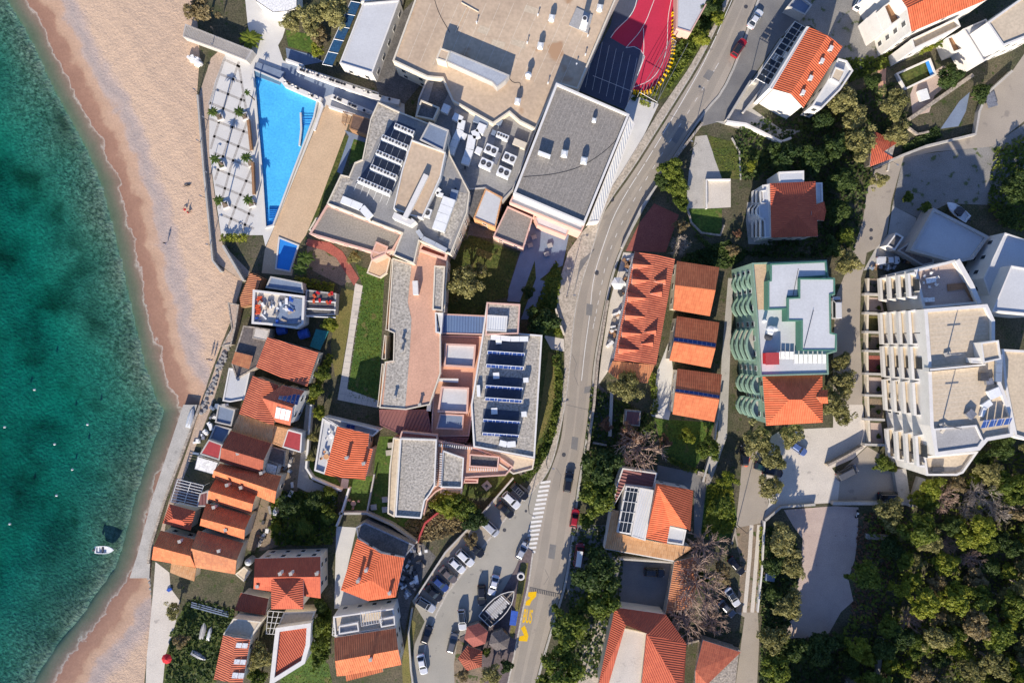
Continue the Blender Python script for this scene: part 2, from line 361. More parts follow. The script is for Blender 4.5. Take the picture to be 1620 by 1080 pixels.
sw = watermat('sea_water', (1,1,1), scale=.9, strength=.4)
va = ND(sw.node_tree, 'ShaderNodeVolumeAbsorption'); va.inputs['Color'].default_value = (.04,.84,.815,1); va.inputs['Density'].default_value = .30
sw.node_tree.links.new(va.outputs[0], sw.node_tree.nodes['Material Output'].inputs['Volume'])
PAINT = {}
def paint(name, c, metal=.2):
 if name not in PAINT:
  m = mat('car_paint_' + name, c, tuple(min(1, x * .92 + .003) for x in c), s1=.8, fine=.04, rough=.25, spec=.5, metal=metal)
  m.node_tree.nodes['Principled BSDF'].inputs['Coat Weight'].default_value = .6
  PAINT[name] = m
 return PAINT[name]
# ================================================================== GROUND, SEA, PAVING
SEA = -1.2
SHORE = [(-20,-90),(18,-40),(42,0),(62,32),(80,68),(100,112),(130,168),(160,222),(185,284),(203,350),(222,430),(238,500),(254,570),(272,622),(290,645),
         (270,702),(240,792),(217,880),(205,914),(182,944),(150,992),(112,1038),(85,1078),(40,1150),(0,1200)]
BEACHEDGE = [(300,-90),(312,30),(316,90),(311,158),(321,260),(335,412),(384,445),(368,500),(352,540),(330,600),(318,640),(302,690),(270,770),(243,860),(238,912),(240,960),(232,1040),(228,1080),(226,1180)]
shw = np.array([W(x, y, SEA)[:2] for x, y in SHORE])
def shore_dist(X, Y):
 """signed distance to the waterline, positive on land"""
 best = np.full(X.shape, 1e9); sgn = np.ones(X.shape)
 for i in range(len(shw) - 1):
  a, b = shw[i], shw[i + 1]; d = b - a; L2 = d @ d
  t = np.clip(((X - a[0]) * d[0] + (Y - a[1]) * d[1]) / L2,0,1)
  dx, dy = X - a[0] - t * d[0], Y - a[1] - t * d[1]; D = np.hypot(dx, dy)
  cr = d[0] * (Y - a[1]) - d[1] * (X - a[0])
  m = D < best; best = np.where(m, D, best); sgn = np.where(m, np.where(cr > 0,1,-1), sgn)
 return best * sgn
def heightgrid(name, x0, x1, y0, y1, step, fz, m, kind='structure'):
 nx = int((x1 - x0) / step) + 1; ny = int((y1 - y0) / step) + 1
 xs = np.linspace(x0, x1, nx); ys = np.linspace(y0, y1, ny); X, Y = np.meshgrid(xs, ys)
 D = shore_dist(X, Y); Z = fz(X, Y, D)
 me = bpy.data.meshes.new(name)
 i = np.arange(nx * ny).reshape(ny, nx)
 F = np.stack([i[:-1, :-1], i[:-1,1:], i[1:, 1:], i[1:, :-1]],-1).reshape(-1,4)
 me.from_pydata(np.stack([X, Y, Z],-1).reshape(-1,3).tolist(),[], F.tolist())
 at = me.attributes.new('shore', 'FLOAT', 'POINT'); at.data.foreach_set('value', D.reshape(-1).astype(np.float32))
 me.polygons.foreach_set('use_smooth', [True] * len(me.polygons)); me.materials.append(m); me.update()
 o = bpy.data.objects.new(name, me); link(o); tag(o, kind=kind); return o
def sandmat():
 m = bpy.data.materials.new('beach_sand'); m.use_nodes = True; nt = m.node_tree; b = nt.nodes['Principled BSDF']; L = nt.links.new
 at = ND(nt, 'ShaderNodeAttribute', attribute_name='shore'); g = ND(nt, 'ShaderNodeNewGeometry'); pos = g.outputs['Position']
 n1 = ND(nt, 'ShaderNodeTexNoise'); n1.inputs['Scale'].default_value = .18; n1.inputs['Detail'].default_value = 7; n1.inputs['Roughness'].default_value = .6; L(pos, n1.inputs['Vector'])
 a = ND(nt, 'ShaderNodeMath', operation='MULTIPLY_ADD'); a.inputs[1].default_value = 6.5; L(n1.outputs[0], a.inputs[0]); L(at.outputs['Fac'], a.inputs[2])
 mr = ND(nt, 'ShaderNodeMapRange'); mr.inputs[1].default_value = -2.2; mr.inputs[2].default_value = 19.5; L(a.outputs[0], mr.inputs[0])   # shift: noise mean 2.5
 cr = ND(nt, 'ShaderNodeValToRGB'); e = cr.color_ramp.elements; L(mr.outputs[0], cr.inputs[0])
 stops = [(0.0,(.10,.10,.055)),(.14,(.17,.135,.085)),(.225,(.225,.15,.105)),(.242,(.33,.25,.19)),(.25,(.44,.37,.31)),(.257,(.29,.16,.105)),(.38,(.34,.19,.125)),(.42,(.46,.295,.195)),(.50,(.49,.325,.225)),(.54,(.44,.34,.285)),(.60,(.40,.325,.285)),(.66,(.47,.365,.305)),(.74,(.58,.415,.29)),(1,(.59,.42,.29))]
 e[0].position, e[0].color = stops[0][0],(*stops[0][1],1); e[1].position, e[1].color = stops[-1][0],(*stops[-1][1],1)
 for p_, c_ in stops[1:-1]:
  q = e.new(p_); q.color = (*c_, 1)
 n2 = ND(nt, 'ShaderNodeTexNoise'); n2.inputs['Scale'].default_value = 2.2; n2.inputs['Detail'].default_value = 6; n2.inputs['Roughness'].default_value = .7; L(pos, n2.inputs['Vector'])
 r2 = ND(nt, 'ShaderNodeMapRange'); r2.inputs[1].default_value = .3; r2.inputs[2].default_value = .7; r2.inputs[3].default_value = .86; r2.inputs[4].default_value = 1.12; L(n2.outputs[0], r2.inputs[0])
 mu = ND(nt, 'ShaderNodeVectorMath', operation='SCALE'); L(cr.outputs[0], mu.inputs[0]); L(r2.outputs[0], mu.inputs['Scale'])
 # scattered weed and pebbles
 n5 = ND(nt, 'ShaderNodeTexNoise'); n5.inputs['Scale'].default_value = 1.1; n5.inputs['Detail'].default_value = 9; n5.inputs['Roughness'].default_value = .8; L(pos, n5.inputs['Vector'])
 r5 = ND(nt, 'ShaderNodeMapRange'); r5.inputs[1].default_value = .69; r5.inputs[2].default_value = .74; r5.inputs[4].default_value = .7; L(n5.outputs[0], r5.inputs[0])
 m2 = ND(nt, 'ShaderNodeMix', data_type='RGBA'); L(r5.outputs[0], m2.inputs[0]); L(mu.outputs[0], m2.inputs[6]); m2.inputs[7].default_value = (.16,.11,.08,1)
 L(m2.outputs[2], b.inputs['Base Color'])
 ro = ND(nt, 'ShaderNodeMapRange'); ro.inputs[1].default_value = .3; ro.inputs[2].default_value = .42; ro.inputs[3].default_value = .45; ro.inputs[4].default_value = .95; L(mr.outputs[0], ro.inputs[0]); L(ro.outputs[0], b.inputs['Roughness'])
 b.inputs['Specular IOR Level'].default_value = .3
 n3 = ND(nt, 'ShaderNodeTexNoise'); n3.inputs['Scale'].default_value = 1.5; n3.inputs['Detail'].default_value = 7; n3.inputs['Roughness'].default_value = .75; L(pos, n3.inputs['Vector'])
 bp = ND(nt, 'ShaderNodeBump'); bp.inputs['Distance'].default_value = .22; bp.inputs['Strength'].default_value = .9; L(n3.outputs[0], bp.inputs['Height'])
 bs = ND(nt, 'ShaderNodeMapRange'); bs.inputs[1].default_value = .35; bs.inputs[2].default_value = .7; bs.inputs[3].default_value = .12; bs.inputs[4].default_value = 1; L(mr.outputs[0], bs.inputs[0]); L(bs.outputs[0], bp.inputs['Strength'])
 L(bp.outputs[0], b.inputs['Normal'])
 MATS['sand'] = m
def bedmat():
 m = bpy.data.materials.new('sea_bed'); m.use_nodes = True; nt = m.node_tree; b = nt.nodes['Principled BSDF']; L = nt.links.new
 at = ND(nt, 'ShaderNodeAttribute', attribute_name='shore'); g = ND(nt, 'ShaderNodeNewGeometry'); pos = g.outputs['Position']
 n1 = ND(nt, 'ShaderNodeTexNoise'); n1.inputs['Scale'].default_value = .085; n1.inputs['Detail'].default_value = 9; n1.inputs['Roughness'].default_value = .66; L(pos, n1.inputs['Vector'])
 r1 = ND(nt, 'ShaderNodeMapRange'); r1.inputs[1].default_value = .40; r1.inputs[2].default_value = .68; L(n1.outputs[0], r1.inputs[0])
 n2 = ND(nt, 'ShaderNodeTexNoise'); n2.inputs['Scale'].default_value = 1.0; n2.inputs['Detail'].default_value = 8; n2.inputs['Roughness'].default_value = .75; L(pos, n2.inputs['Vector'])
 r2 = ND(nt, 'ShaderNodeMapRange'); r2.inputs[1].default_value = .30; r2.inputs[2].default_value = .60; L(n2.outputs[0], r2.inputs[0])
 # weed grows thick close in shore
 zn = ND(nt, 'ShaderNodeMapRange'); zn.inputs[1].default_value = -30; zn.inputs[2].default_value = -9; zn.inputs[3].default_value = 0; zn.inputs[4].default_value = .95; L(at.outputs['Fac'], zn.inputs[0])
 w = ND(nt, 'ShaderNodeMath', operation='MULTIPLY'); L(zn.outputs[0], w.inputs[0]); L(r2.outputs[0], w.inputs[1])
 mxw = ND(nt, 'ShaderNodeMath', operation='MAXIMUM'); L(r1.outputs[0], mxw.inputs[0]); L(w.outputs[0], mxw.inputs[1])
 sh = ND(nt, 'ShaderNodeMapRange'); sh.inputs[1].default_value = -5.5; sh.inputs[2].default_value = -3.6; sh.inputs[3].default_value = 1; sh.inputs[4].default_value = 0; L(at.outputs['Fac'], sh.inputs[0])
 fin = ND(nt, 'ShaderNodeMath', operation='MULTIPLY'); L(mxw.outputs[0], fin.inputs[0]); L(sh.outputs[0], fin.inputs[1])
 sa = ND(nt, 'ShaderNodeMix', data_type='RGBA'); sa.inputs[6].default_value = (.37,.33,.25,1); sa.inputs[7].default_value = (.23,.21,.16,1); L(r2.outputs[0], sa.inputs[0])
 mx = ND(nt, 'ShaderNodeMix', data_type='RGBA'); L(fin.outputs[0], mx.inputs[0]); L(sa.outputs[2], mx.inputs[6]); mx.inputs[7].default_value = (.045,.055,.034,1)
 L(mx.outputs[2], b.inputs['Base Color']); b.inputs['Roughness'].default_value = .95; b.inputs['Specular IOR Level'].default_value = .1
 n3 = ND(nt, 'ShaderNodeTexNoise'); n3.inputs['Scale'].default_value = 1.6; n3.inputs['Detail'].default_value = 5; L(pos, n3.inputs['Vector'])
 bp = ND(nt, 'ShaderNodeBump'); bp.inputs['Distance'].default_value = .4; bp.inputs['Strength'].default_value = .9; L(n3.outputs[0], bp.inputs['Height']); L(bp.outputs[0], b.inputs['Normal'])
 MATS['seabed'] = m
sandmat(); bedmat()
def zbeach(X, Y, D):
 lump = .05 * np.sin(X * 1.1 + 2 * np.sin(Y * .35)) * np.sin(Y * .9) * np.clip(D / 6,0,1)
 return np.where(D > 0, np.minimum(SEA + .062 * D, -.18) + lump, np.where(D > -4.0, SEA + .15 * D, SEA - .6 + 1.5 * (D + 4.0)))
def zbed(X, Y, D):
 z = SEA - .13 * np.abs(D) - .0018 * D * D
 z = np.maximum(z, SEA - 4.0 - .02 * np.abs(D)) + .25 * np.sin(X * .31 + np.sin(Y * .2)) * np.sin(Y * .27) * np.clip(-D / 8,0,1)
 return np.where(D > -4.2, z - .5, z)
heightgrid('beach', -125,-55,-95,95,.7, zbeach, M['sand'])
heightgrid('seabed', -330,-56,-230,230,2.0, zbed, M['seabed'])
# the sea: one closed body of clear water with its own colour
mb = MB(); mb.prism([(-330,-230),(-58,-230),(-58,230),(-330,230)],-14, SEA, bot=True); O('sea_water', mb, M['sea_water'], kind='structure')
# the land: one sheet out to the horizon
mb = MB(); land = WP(BEACHEDGE) ; land = [(land[0][0],700)] + land + [(land[-1][0],-700),(900,-700),(900,700)]
mb.face([(*p, 0) for p in ccw(land)]); mb.prism(land, -9,-.01, top=False); O('ground', mb, M['ground'], kind='structure')

PN = [0]
def patch(name, pts, m, lv=1, h=None):
 """a sheet of paving, lawn or road laid lv steps of 4 mm above the land; with h it is a raised slab"""
 PN[0] += 1; z = .004 * lv + .0003 * (PN[0] % 13) if h is None else h + .0003 * (PN[0] % 13)
 mb = MB(); P = WP(pts, z if h else 0)
 if h: mb.prism(P, -.1, z)
 else: mb.face([(*p, z) for p in ccw(P)])
 return O(name, mb, M[m] if isinstance(m, str) else m, kind='structure')
def smooth(pts, k=2):
 for _ in range(k):
  q = [pts[0]]
  for a, b in zip(pts, pts[1:]): q += [(a[0] * .75 + b[0] * .25, a[1] * .75 + b[1] * .25),(a[0] * .25 + b[0] * .75, a[1] * .25 + b[1] * .75)]
  pts = q + [pts[-1]]
 return pts
def line(name, pts, w, m, lv, dash=None):
 P = WP(pts); z = .004 * lv; mb = MB()
 if dash is None: mb.strip(P, w, z, z)
 else:
  on, off = dash; acc = 0
  for a, b in zip(P, P[1:]):
   L = hypot(b[0] - a[0], b[1] - a[1]); t = 0
   while t < L:
    e = min(L, t + on); f = lambda s: (a[0] + (b[0] - a[0]) * s / L, a[1] + (b[1] - a[1]) * s / L)
    mb.strip([f(t), f(e)], w, z, z); t += on + off
 return O(name, mb, M[m], kind='structure')

ROADL = smooth([(1190,-60),(1171,-20),(1117,90),(1060,180),(1005,268),(970,316),(945,352),(924,400),(905,470),(897,560),(894,640),(888,698),(872,742),(858,775),(848,840),(840,885),(827,965),(813,1038),(800,1100),(790,1160)])
ROADR = smooth([(1225,-60),(1203,-20),(1150,135),(1107,182),(1060,254),(1019,320),(983,386),(964,439),(953,493),(938,570),(933,635),(923,712),(911,775),(906,835),(893,918),(881,960),(863,1018),(849,1068),(840,1110),(828,1160)])
patch('road', ROADL + ROADR[::-1], 'asphalt', 3)
CURB = smooth([(1181,-60),(1162,-20),(1112,90),(1055,180),(1000,268),(966,314),(951,343),(936,398),(918,452),(908,500),(903,560),(897,620),(891,655),(878,718),(866,749),(840,780)])
PAVL = [(1130,-60),(1144,15),(1087,112),(1040,180),(985,270),(968,296),(945,342),(921,367),(899,398),(886,440),(879,487),(886,510),(893,530),(893,589),(887,647),(871,709),(844,755),(834,772)]
patch('pavement', PAVL + CURB[::-1], 'pavement', 6, h=.13)
for nm, pl, wd_ in (('kerb', CURB, .22),):
 mb = MB(); mb.strip(WP(pl), wd_, 0,.15); O(nm, mb, M['kerb'], kind='structure')
for o_ in (.30,.70):
 line('tyre_track', [(a[0] + (b[0] - a[0]) * o_, a[1] + (b[1] - a[1]) * o_) for a, b in zip(ROADL[::3],[ROADR[min(len(ROADR) - 1, int(k * len(ROADR) / max(1, len(ROADL[::3]))))] for k in range(len(ROADL[::3]))])][2:-2],1.7, 'tyre_wear', 4)
for q in ([(935,610),(925,612),(924,622),(934,621)],[(905,690),(915,692),(913,712),(903,709)],[(1075,200),(1083,205),(1070,228),(1062,222)],[(870,860),(880,862),(877,884),(867,882)],[(1120,110),(1130,114),(1122,128),(1112,122)],[(928,480),(938,482),(936,500),(927,498)]): patch('road_repair', q, 'asphalt_dark', 5)
line('road_crack', [(905,560),(912,575),(908,592),(915,610)],.07, 'dark_slab', 6); line('road_crack', [(880,740),(888,752),(884,775)],.07, 'dark_slab', 6); line('road_crack', [(862,900),(868,912),(860,925)],.07, 'dark_slab', 6); line('road_joint', [(931,648),(896,640)],.09, 'dark_slab', 6); line('road_joint', [(1098,196),(1058,182)],.09, 'dark_slab', 6)
patch('terrace', [(986,399),(1004,401),(992,470),(972,566),(960,590),(946,610),(952,560),(964,480)], 'pale_concrete', 5)
line('lane_line', smooth([(1158,0),(1118,92),(1080,160),(1026,250),(975,330),(955,386),(938,440),(933,500),(926,546),(920,602)]),.13, 'white_paint', 5,(3,3))
line('lane_line', smooth([(1137,100),(1100,160),(1040,255),(1000,320),(962,398),(948,470),(938,520)]),.10, 'white_paint', 5,(1,4))
mb = MB(); mb.strip(WP([(x + 3, y) for x, y in ROADR]),.5,0,.18); O('kerb', mb, M['concrete'], kind='structure')
# triangular asphalt lay-by and curved kerb beside the garden entrance
patch('pavement', [(918,412),(940,395),(917,430),(906,472)], 'asphalt_dark', 35, h=.136)
# side street, parking
LOT = [(866,758),(838,777),(812,757),(758,818),(705,873),(652,950),(672,982),(656,1018),(650,1060),(655,1160),(790,1160),(800,1100),(813,1038),(827,965),(843,880),(850,830),(856,790)]
patch('side_street', LOT, 'lot', 2)
line('bay_line', [(838,779),(804,815),(758,872),(706,940),(690,972),(676,1005),(668,1050)],.35, 'kerb', 4)
patch('parking_bay', [(832,776),(811,758),(758,819),(705,874),(656,948),(684,972),(706,938),(758,870),(804,813)], 'asphalt', 4)
# zebra crossing
mb = MB()
for k in range(17):
 t = k / 16; x = 861 - 22 * t - 3 * t * (1 - t) * 4 * .0; y = 760 + 111 * t
 x = 862 + (838 - 862) * t; P = WP([(x - 10 + 3 * (1 - t), y + 1.4),(x + 9, y - .6),(x + 9, y + 3.0),(x - 10 + 3 * (1 - t), y + 5.0)]); mb.face([(*p, .028) for p in ccw(P)])
O('zebra_crossing', mb, M['white_paint'], kind='structure')
# bus stop: yellow zigzag with lettering, drain across the road
mb = MB()
for P in ([(836,936),(849,935),(848,943),(841,950),(838,957),(831,957),(832,951),(839,945),(835,942)],[(828,990),(829,988),(832,992),(836,1005),(834,1014),(820,1013),(822,1006),(829,1004),(824,993)]):
 mb.face([(*p, .024) for p in ccw(WP(P))])
mark = O('road_marking', mb, M['yellow_paint'], kind='structure')
cu = bpy.data.curves.new('bus_lettering', 'FONT'); cu.body = 'BUS'; cu.align_x = 'CENTER'; cu.align_y = 'CENTER'; cu.offset = .02
tmp = bpy.data.objects.new('bus_lettering', cu); me = bpy.data.meshes.new_from_object(tmp); bpy.data.objects.remove(tmp)
xs = [v.co.x for v in me.vertices]; ys = [v.co.y for v in me.vertices]; fx = 1.95 / (max(xs) - min(xs)); fy = 3.1 / (max(ys) - min(ys))
mx_, my_ = (max(xs) + min(xs)) / 2,(max(ys) + min(ys)) / 2
for v in me.vertices: v.co = ((v.co.x - mx_) * fx + (v.co.y - my_) * fy * .16,(v.co.y - my_) * fy - (v.co.x - mx_) * fx * .12,0)
me.materials.append(M['yellow_paint']); o = bpy.data.objects.new('road_marking', me); link(o, None, W(835,974,0)); o.location.z = .024; tag(o, kind='structure')
mb = MB()
for k in range(21):
 t = k / 20; x, y = 838 + 57 * t, 929 + 12 * t; P = WP([(x, y),(x + 1.6, y + .3),(x + 1.2, y + 6.2),(x - .4, y + 6)]); mb.face([(*p, .020) for p in ccw(P)])
mb.strip(WP([(838,928),(896,941)]),.15,.024,.024)
O('road_drain', mb, M['dark_metal'], kind='structure')
for (x, y, r) in ((1180,11,.38),(968,316,.42),(944,432,.4),(892,719,.4),(798,838,.35),(1378,364,.35),(1378,377,.35),(1343,491,.4),(832,808,.25)):
 mb = MB(); mb.disc((*W(x, y)[:2],.145 if (x, y) in ((968,316),(944,432)) else .03), r, 14); mb.ring([(W(x, y)[0] + r * 1.15 * cos(a * pi / 8), W(x, y)[1] + r * 1.15 * sin(a * pi / 8)) for a in range(16)],.05,0,.035)
 O('manhole_cover', mb, M['dark_metal'], kind='structure')
# traffic island
ISL = [(843,872),(836,925),(827,965),(813,1038),(799,1100),(795,1160),(722,1160),(718,1050),(727,1008),(744,1000),(757,987),(772,972),(795,935),(815,900),(824,878),(834,866)]
patch('traffic_island', ISL, 'plum_paving', 6, h=.13)
mb = MB(); mb.strip(WP([(843,874),(836,925),(827,965),(813,1038),(799,1100)]),.35,0,.16); O('kerb', mb, M['kerb'], kind='structure')
patch('planting_bed', [(824,890),(836,890),(830,930),(822,965),(812,1010),(806,1004),(814,965),(819,930)], 'dry_grass', 6, h=.15)
patch('planting_bed', [(724,1012),(745,1020),(765,1060),(770,1160),(722,1160),(718,1050)], 'dirt', 6, h=.15)
# ---- seafront
patch('promenade', [(352,76),(334,92),(313,156),(320,260),(336,411),(384,445),(397,432),(352,386),(342,330),(331,240),(331,165),(340,130),(356,88)], 'promenade', 3)
patch('terrace', [(352,78),(398,70),(392,40),(388,0),(380,-60),(470,-60),(462,10),(447,60),(440,72),(448,96),(640,160),(640,180),(605,195),(560,185),(520,168),(508,172),(497,205),(437,352),(420,390),(416,372),(398,372),(350,374),(331,240),(331,160)], 'white_paving', 2)
patch('pool_deck', [(516,166),(556,182),(546,212),(505,322),(484,372),(470,392),(462,436),(414,432),(419,395),(436,355),(498,205)], 'tan_deck', 4)
bands = [[(356,95),(380,106)],[(349,118),(383,131)],[(341,141),(387,160)],[(332,163),(392,188)],[(331,188),(396,212)],[(337,215),(399,241)],[(338,242),(400,266)],[(341,267),(401,291)],[(341,292),(402,317)],[(347,316),(402,342)],[(352,340),(402,362)],
         [(378,98),(348,188),(333,236)],[(384,150),(357,235),(340,285)],[(392,190),(366,262),(347,330)],[(400,262),(376,318),(360,362)],[(401,318),(384,366)],[(356,90),(331,166)],[(378,104),(392,190)]]
mb = MB()
for b in bands: mb.strip(WP(b),.52,.014 , .014)
O('paving_band', mb, M['grey_band'], kind='structure')
# pools: basin, coping, water
def pool(pts, depth, tile, wl=-.45):
 mb = MB(); P = WP(pts); mb.face([(*p, .02) for p in ccw(P)]); 
 return P
POOL = [(404,114),(503,156),(497,186),(466,268),(433,356),(423,359),(418,280),(411,200)]
def build_pool(name, pts, tile, label, depth=1.3, rise=.35):
 root = E(name, (*cen(WP(pts)),0), label, 'pool')
 P = WP(pts); mb = MB(); mb.ring(inset(P, -.35),.35,0, rise); O('coping', mb, M['white_paving'], root)
 mb = MB(); mb.face([(*p, .03) for p in ccw(P)]); mb.prism(P, .03, rise, top=False); O('basin', mb, M[tile], root)
 mb = MB(); mb.face([(*p, rise - .12) for p in ccw(P)]); O('water', mb, M['pool_water'], root)
 return root
pr = build_pool('swimming_pool', POOL, 'pool_tile', 'long wedge-shaped light blue swimming pool beside the white beach terrace', rise=.75)
mb = MB(); mb.strip(WP([(477,180),(478,206),(475,232)]),.4,.05,.72); O('divider', mb, M['white_paving'], pr)
mb = MB()
for k in range(5): mb.strip(WP([(479,187 + 3 * k),(496 - k, 187 + 3 * k)]),.12,.5 - .08 * k, .55 - .08 * k)
O('step', mb, M['deep_pool_tile'], pr)
mb = MB()
for k in range(6): mb.strip(WP([(425,333 + 3.2 * k),(440 - k, 333 + 3.2 * k)]),.14,.3,.5)
O('step', mb, M['deep_pool_tile'], pr)
pr2 = build_pool('paddling_pool', [(443,378),(471,389),(458,428),(438,424)], 'deep_pool_tile', 'small dark blue four-sided pool at the foot of the tan deck', rise=.2)
# ---- gardens and lawns of the hotel
patch('lawn', [(545,214),(558,220),(552,250),(538,270),(520,318),(500,345),(484,372),(505,322)], 'grass', 5)
patch('lawn', [(558,220),(586,226),(572,255),(558,258),(552,262)], 'lush_grass', 6)
patch('path', [(545,206),(586,222),(586,228),(560,220),(541,276),(533,272),(552,216)], 'slate_blue', 7)
patch('lawn', [(562,418),(608,436),(604,530),(598,640),(548,628),(556,583),(574,453)], 'lush_grass', 5)
patch('lawn', [(540,455),(562,460),(550,530),(540,590),(530,596),(523,545)], 'dry_grass', 5)
patch('path', [(487,378),(522,384),(542,398),(568,440),(560,452),(532,408),(512,396),(484,388)], 'red_paving', 14)
patch('lawn', [(486,390),(500,384),(545,412),(560,445),(540,452),(480,420)], 'dirt', 5)
patch('path', [(562,448),(574,452),(561,530),(549,615),(600,634),(598,645),(534,632),(542,585),(551,530)], 'pale_concrete', 8)
mb = MB()
for k in range(17):
 t = k / 16; x0, y0 = 563 - 26 * t, 462 + 160 * t; mb.strip(WP([(x0, y0),(x0 + 12, y0 + 1)]),.10,.040,.040)
for k in range(6): mb.strip(WP([(547 + 9 * k, 620 + 2 * k),(544 + 9 * k, 633 + 2 * k)]),.1,.040,.040)
O('path_joint', mb, M['grey_band'], kind='structure')
patch('lawn', [(712,400),(745,372),(820,400),(802,470),(770,478),(768,500),(702,500)], 'grass', 5)
patch('lawn', [(755,392),(782,402),(776,412),(752,402)], 'dry_grass', 6)
patch('lawn', [(828,480),(850,440),(888,420),(879,490),(890,530),(892,590),(886,648),(868,712),(838,752),(800,785),(690,790),(700,760),(800,750),(846,730),(858,530)], 'grass', 5)
patch('lawn', [(868,556),(884,560),(880,630),(858,690),(846,700),(856,640)], 'dry_grass', 6)
patch('lawn', [(600,690),(625,690),(612,812),(668,822),(672,842),(600,822),(586,800),(594,720)], 'lush_grass', 5)
patch('terrace', [(836,352),(900,372),(890,420),(872,428),(818,470),(805,478),(804,460),(823,400),(828,390)], 'slate_blue', 7)
patch('path', [(824,402),(846,412),(822,478),(802,476)], 'slate_blue', 8)
patch('path', [(846,440),(872,448),(840,505),(824,505)], 'slate_blue', 8)
patch('lawn', [(846,412),(848,440),(826,500),(822,478)], 'grass', 9)
patch('terrace', [(860,530),(892,536),(893,556),(872,552)], 'pale_concrete', 9)
patch('courtyard', [(744,350),(786,364),(778,378),(742,372),(738,380)], 'dark_slab', 6)
# top of the picture
patch('sports_court', [(966,40),(990,-60),(1030,-60),(1025,88),(1018,100),(1001,145),(988,174),(912,142)], 'navy_court', 4)
patch('sports_court', [(985,-60),(1090,-60),(1068,0),(1064,45),(1064,84),(1057,107),(1040,134),(1020,146),(1001,143),(1010,120),(1020,90),(1008,74),(990,74),(966,60),(974,46),(1000,24),(1010,0)], 'red_court', 6)
line('court_line', smooth([(1010,-10),(1002,22),(974,48),(966,60)]),.15, 'white_paint', 8)
line('court_line', smooth([(1035,0),(1018,45),(990,76)]),.12, 'white_paint', 8)
line('court_line', smooth([(1018,45),(1019,90),(1010,115)]),.12, 'white_paint', 8)
line('court_line', smooth([(1062,0),(1056,30),(1056,75),(1047,105),(1030,128),(1003,138)]),.12, 'white_paint', 8)
for k in range(7): line('court_line', [(942 + 11 * k, 62 + 5 * k),(926 + 11 * k, 138 + 5 * k)],.06, 'white_paint', 6)
line('court_line', [(938,120),(1000,145)],.08, 'white_paint', 7)
line('court_line', [(990,76),(1003,74),(1014,80),(1020,90),(1012,112),(1008,120)],.12, 'white_paint', 8)
patch('terrace', [(988,174),(1000,150),(1042,165),(996,262),(932,358),(950,330),(996,184)], 'white_paving', 5)
patch('lawn', [(1064,84),(1092,52),(1122,0),(1140,-60),(1160,-60),(1144,12),(1087,112),(1062,150),(1040,160),(1030,140)], 'grass', 5)
patch('gravel_yard', [(1225,-60),(1380,-60),(1372,30),(1392,88),(1338,126),(1325,104),(1322,70),(1282,40),(1255,46),(1195,10)], 'gravel_dirt', 3)
patch('parking_bay', [(1203,-20),(1240,0),(1262,40),(1232,62),(1175,145),(1150,190),(1110,200),(1107,182),(1150,135),(1200,10)], 'asphalt_dark', 4)
patch('terrace', [(1150,192),(1176,148),(1235,60),(1272,72),(1222,142),(1190,172),(1236,205),(1270,206),(1232,224),(1130,192)], 'concrete', 5)
patch('yard', [(1100,216),(1118,214),(1142,282),(1120,286),(1118,330),(1084,330),(1090,270)], 'concrete', 4)
patch('lawn', [(1120,214),(1216,240),(1214,270),(1175,284),(1142,282),(1130,250)], 'grass', 4)
patch('terrace', [(1120,284),(1156,285),(1156,328),(1118,330)], 'pale_concrete', 6)
patch('lawn', [(1086,330),(1142,330),(1142,370),(1125,376),(1100,366),(1086,350)], 'lush_grass', 5)
patch('terrace', [(1012,352),(1035,322),(1074,340),(1064,368),(1053,399),(990,397)], 'red_paving', 5)
patch('yard', [(1182,320),(1220,318),(1222,388),(1184,386),(1180,350)], 'concrete', 4)
# east lane, plaza, gravel
EL = [(1660,60),(1620,86),(1602,112),(1562,148),(1552,175),(1545,212),(1466,230),(1427,245),(1384,266),(1372,300),(1365,350),(1352,390),(1338,430),(1322,470),(1318,560),(1318,640)]
ER = [(1364,680),(1364,600),(1360,520),(1362,440),(1368,420),(1371,400),(1386,393),(1403,371),(1410,319),(1429,250),(1480,240),(1570,232),(1620,192),(1660,160)]
patch('lane', EL + ER, 'asphalt', 3)
patch('gravel_yard', [(1429,248),(1570,230),(1630,190),(1660,300),(1585,325),(1500,322),(1452,345),(1412,325)], 'gravel_dirt', 2)
patch('yard', [(1384,395),(1405,370),(1412,325),(1450,345),(1440,390),(1400,420),(1366,428)], 'concrete', 2)
patch('plaza', [(1318,640),(1365,640),(1372,704),(1350,725),(1316,740),(1330,760),(1330,794),(1235,800),(1212,822),(1206,826),(1217,794),(1203,749),(1220,690),(1236,680),(1318,676)], 'pale_concrete', 4)
patch('parking_bay', [(1330,745),(1372,706),(1396,720),(1416,720),(1416,796),(1325,796)], 'asphalt', 5)
patch('lane', [(1176,700),(1200,700),(1212,770),(1216,796),(1207,826),(1199,969),(1201,1012),(1194,1160),(1160,1160),(1164,1080),(1178,976),(1166,969),(1175,900),(1162,846),(1170,776)], 'asphalt', 3)
patch('verge', [(1164,835),(1208,826),(1199,968),(1164,968),(1172,900)], 'dirt', 4)
line('wheel_track', [(1189,830),(1186,880),(1178,968)],.85, 'pale_concrete', 6)
line('wheel_track', [(1201,830),(1197,880),(1190,968)],.85, 'pale_concrete', 6)
patch('gravel_yard', [(1240,806),(1322,800),(1358,802),(1357,850),(1352,886),(1342,915),(1350,950),(1330,968),(1312,1000),(1290,1012),(1262,1008),(1240,1010),(1256,962),(1266,900),(1270,852),(1255,832)], 'gravel_lot', 4)
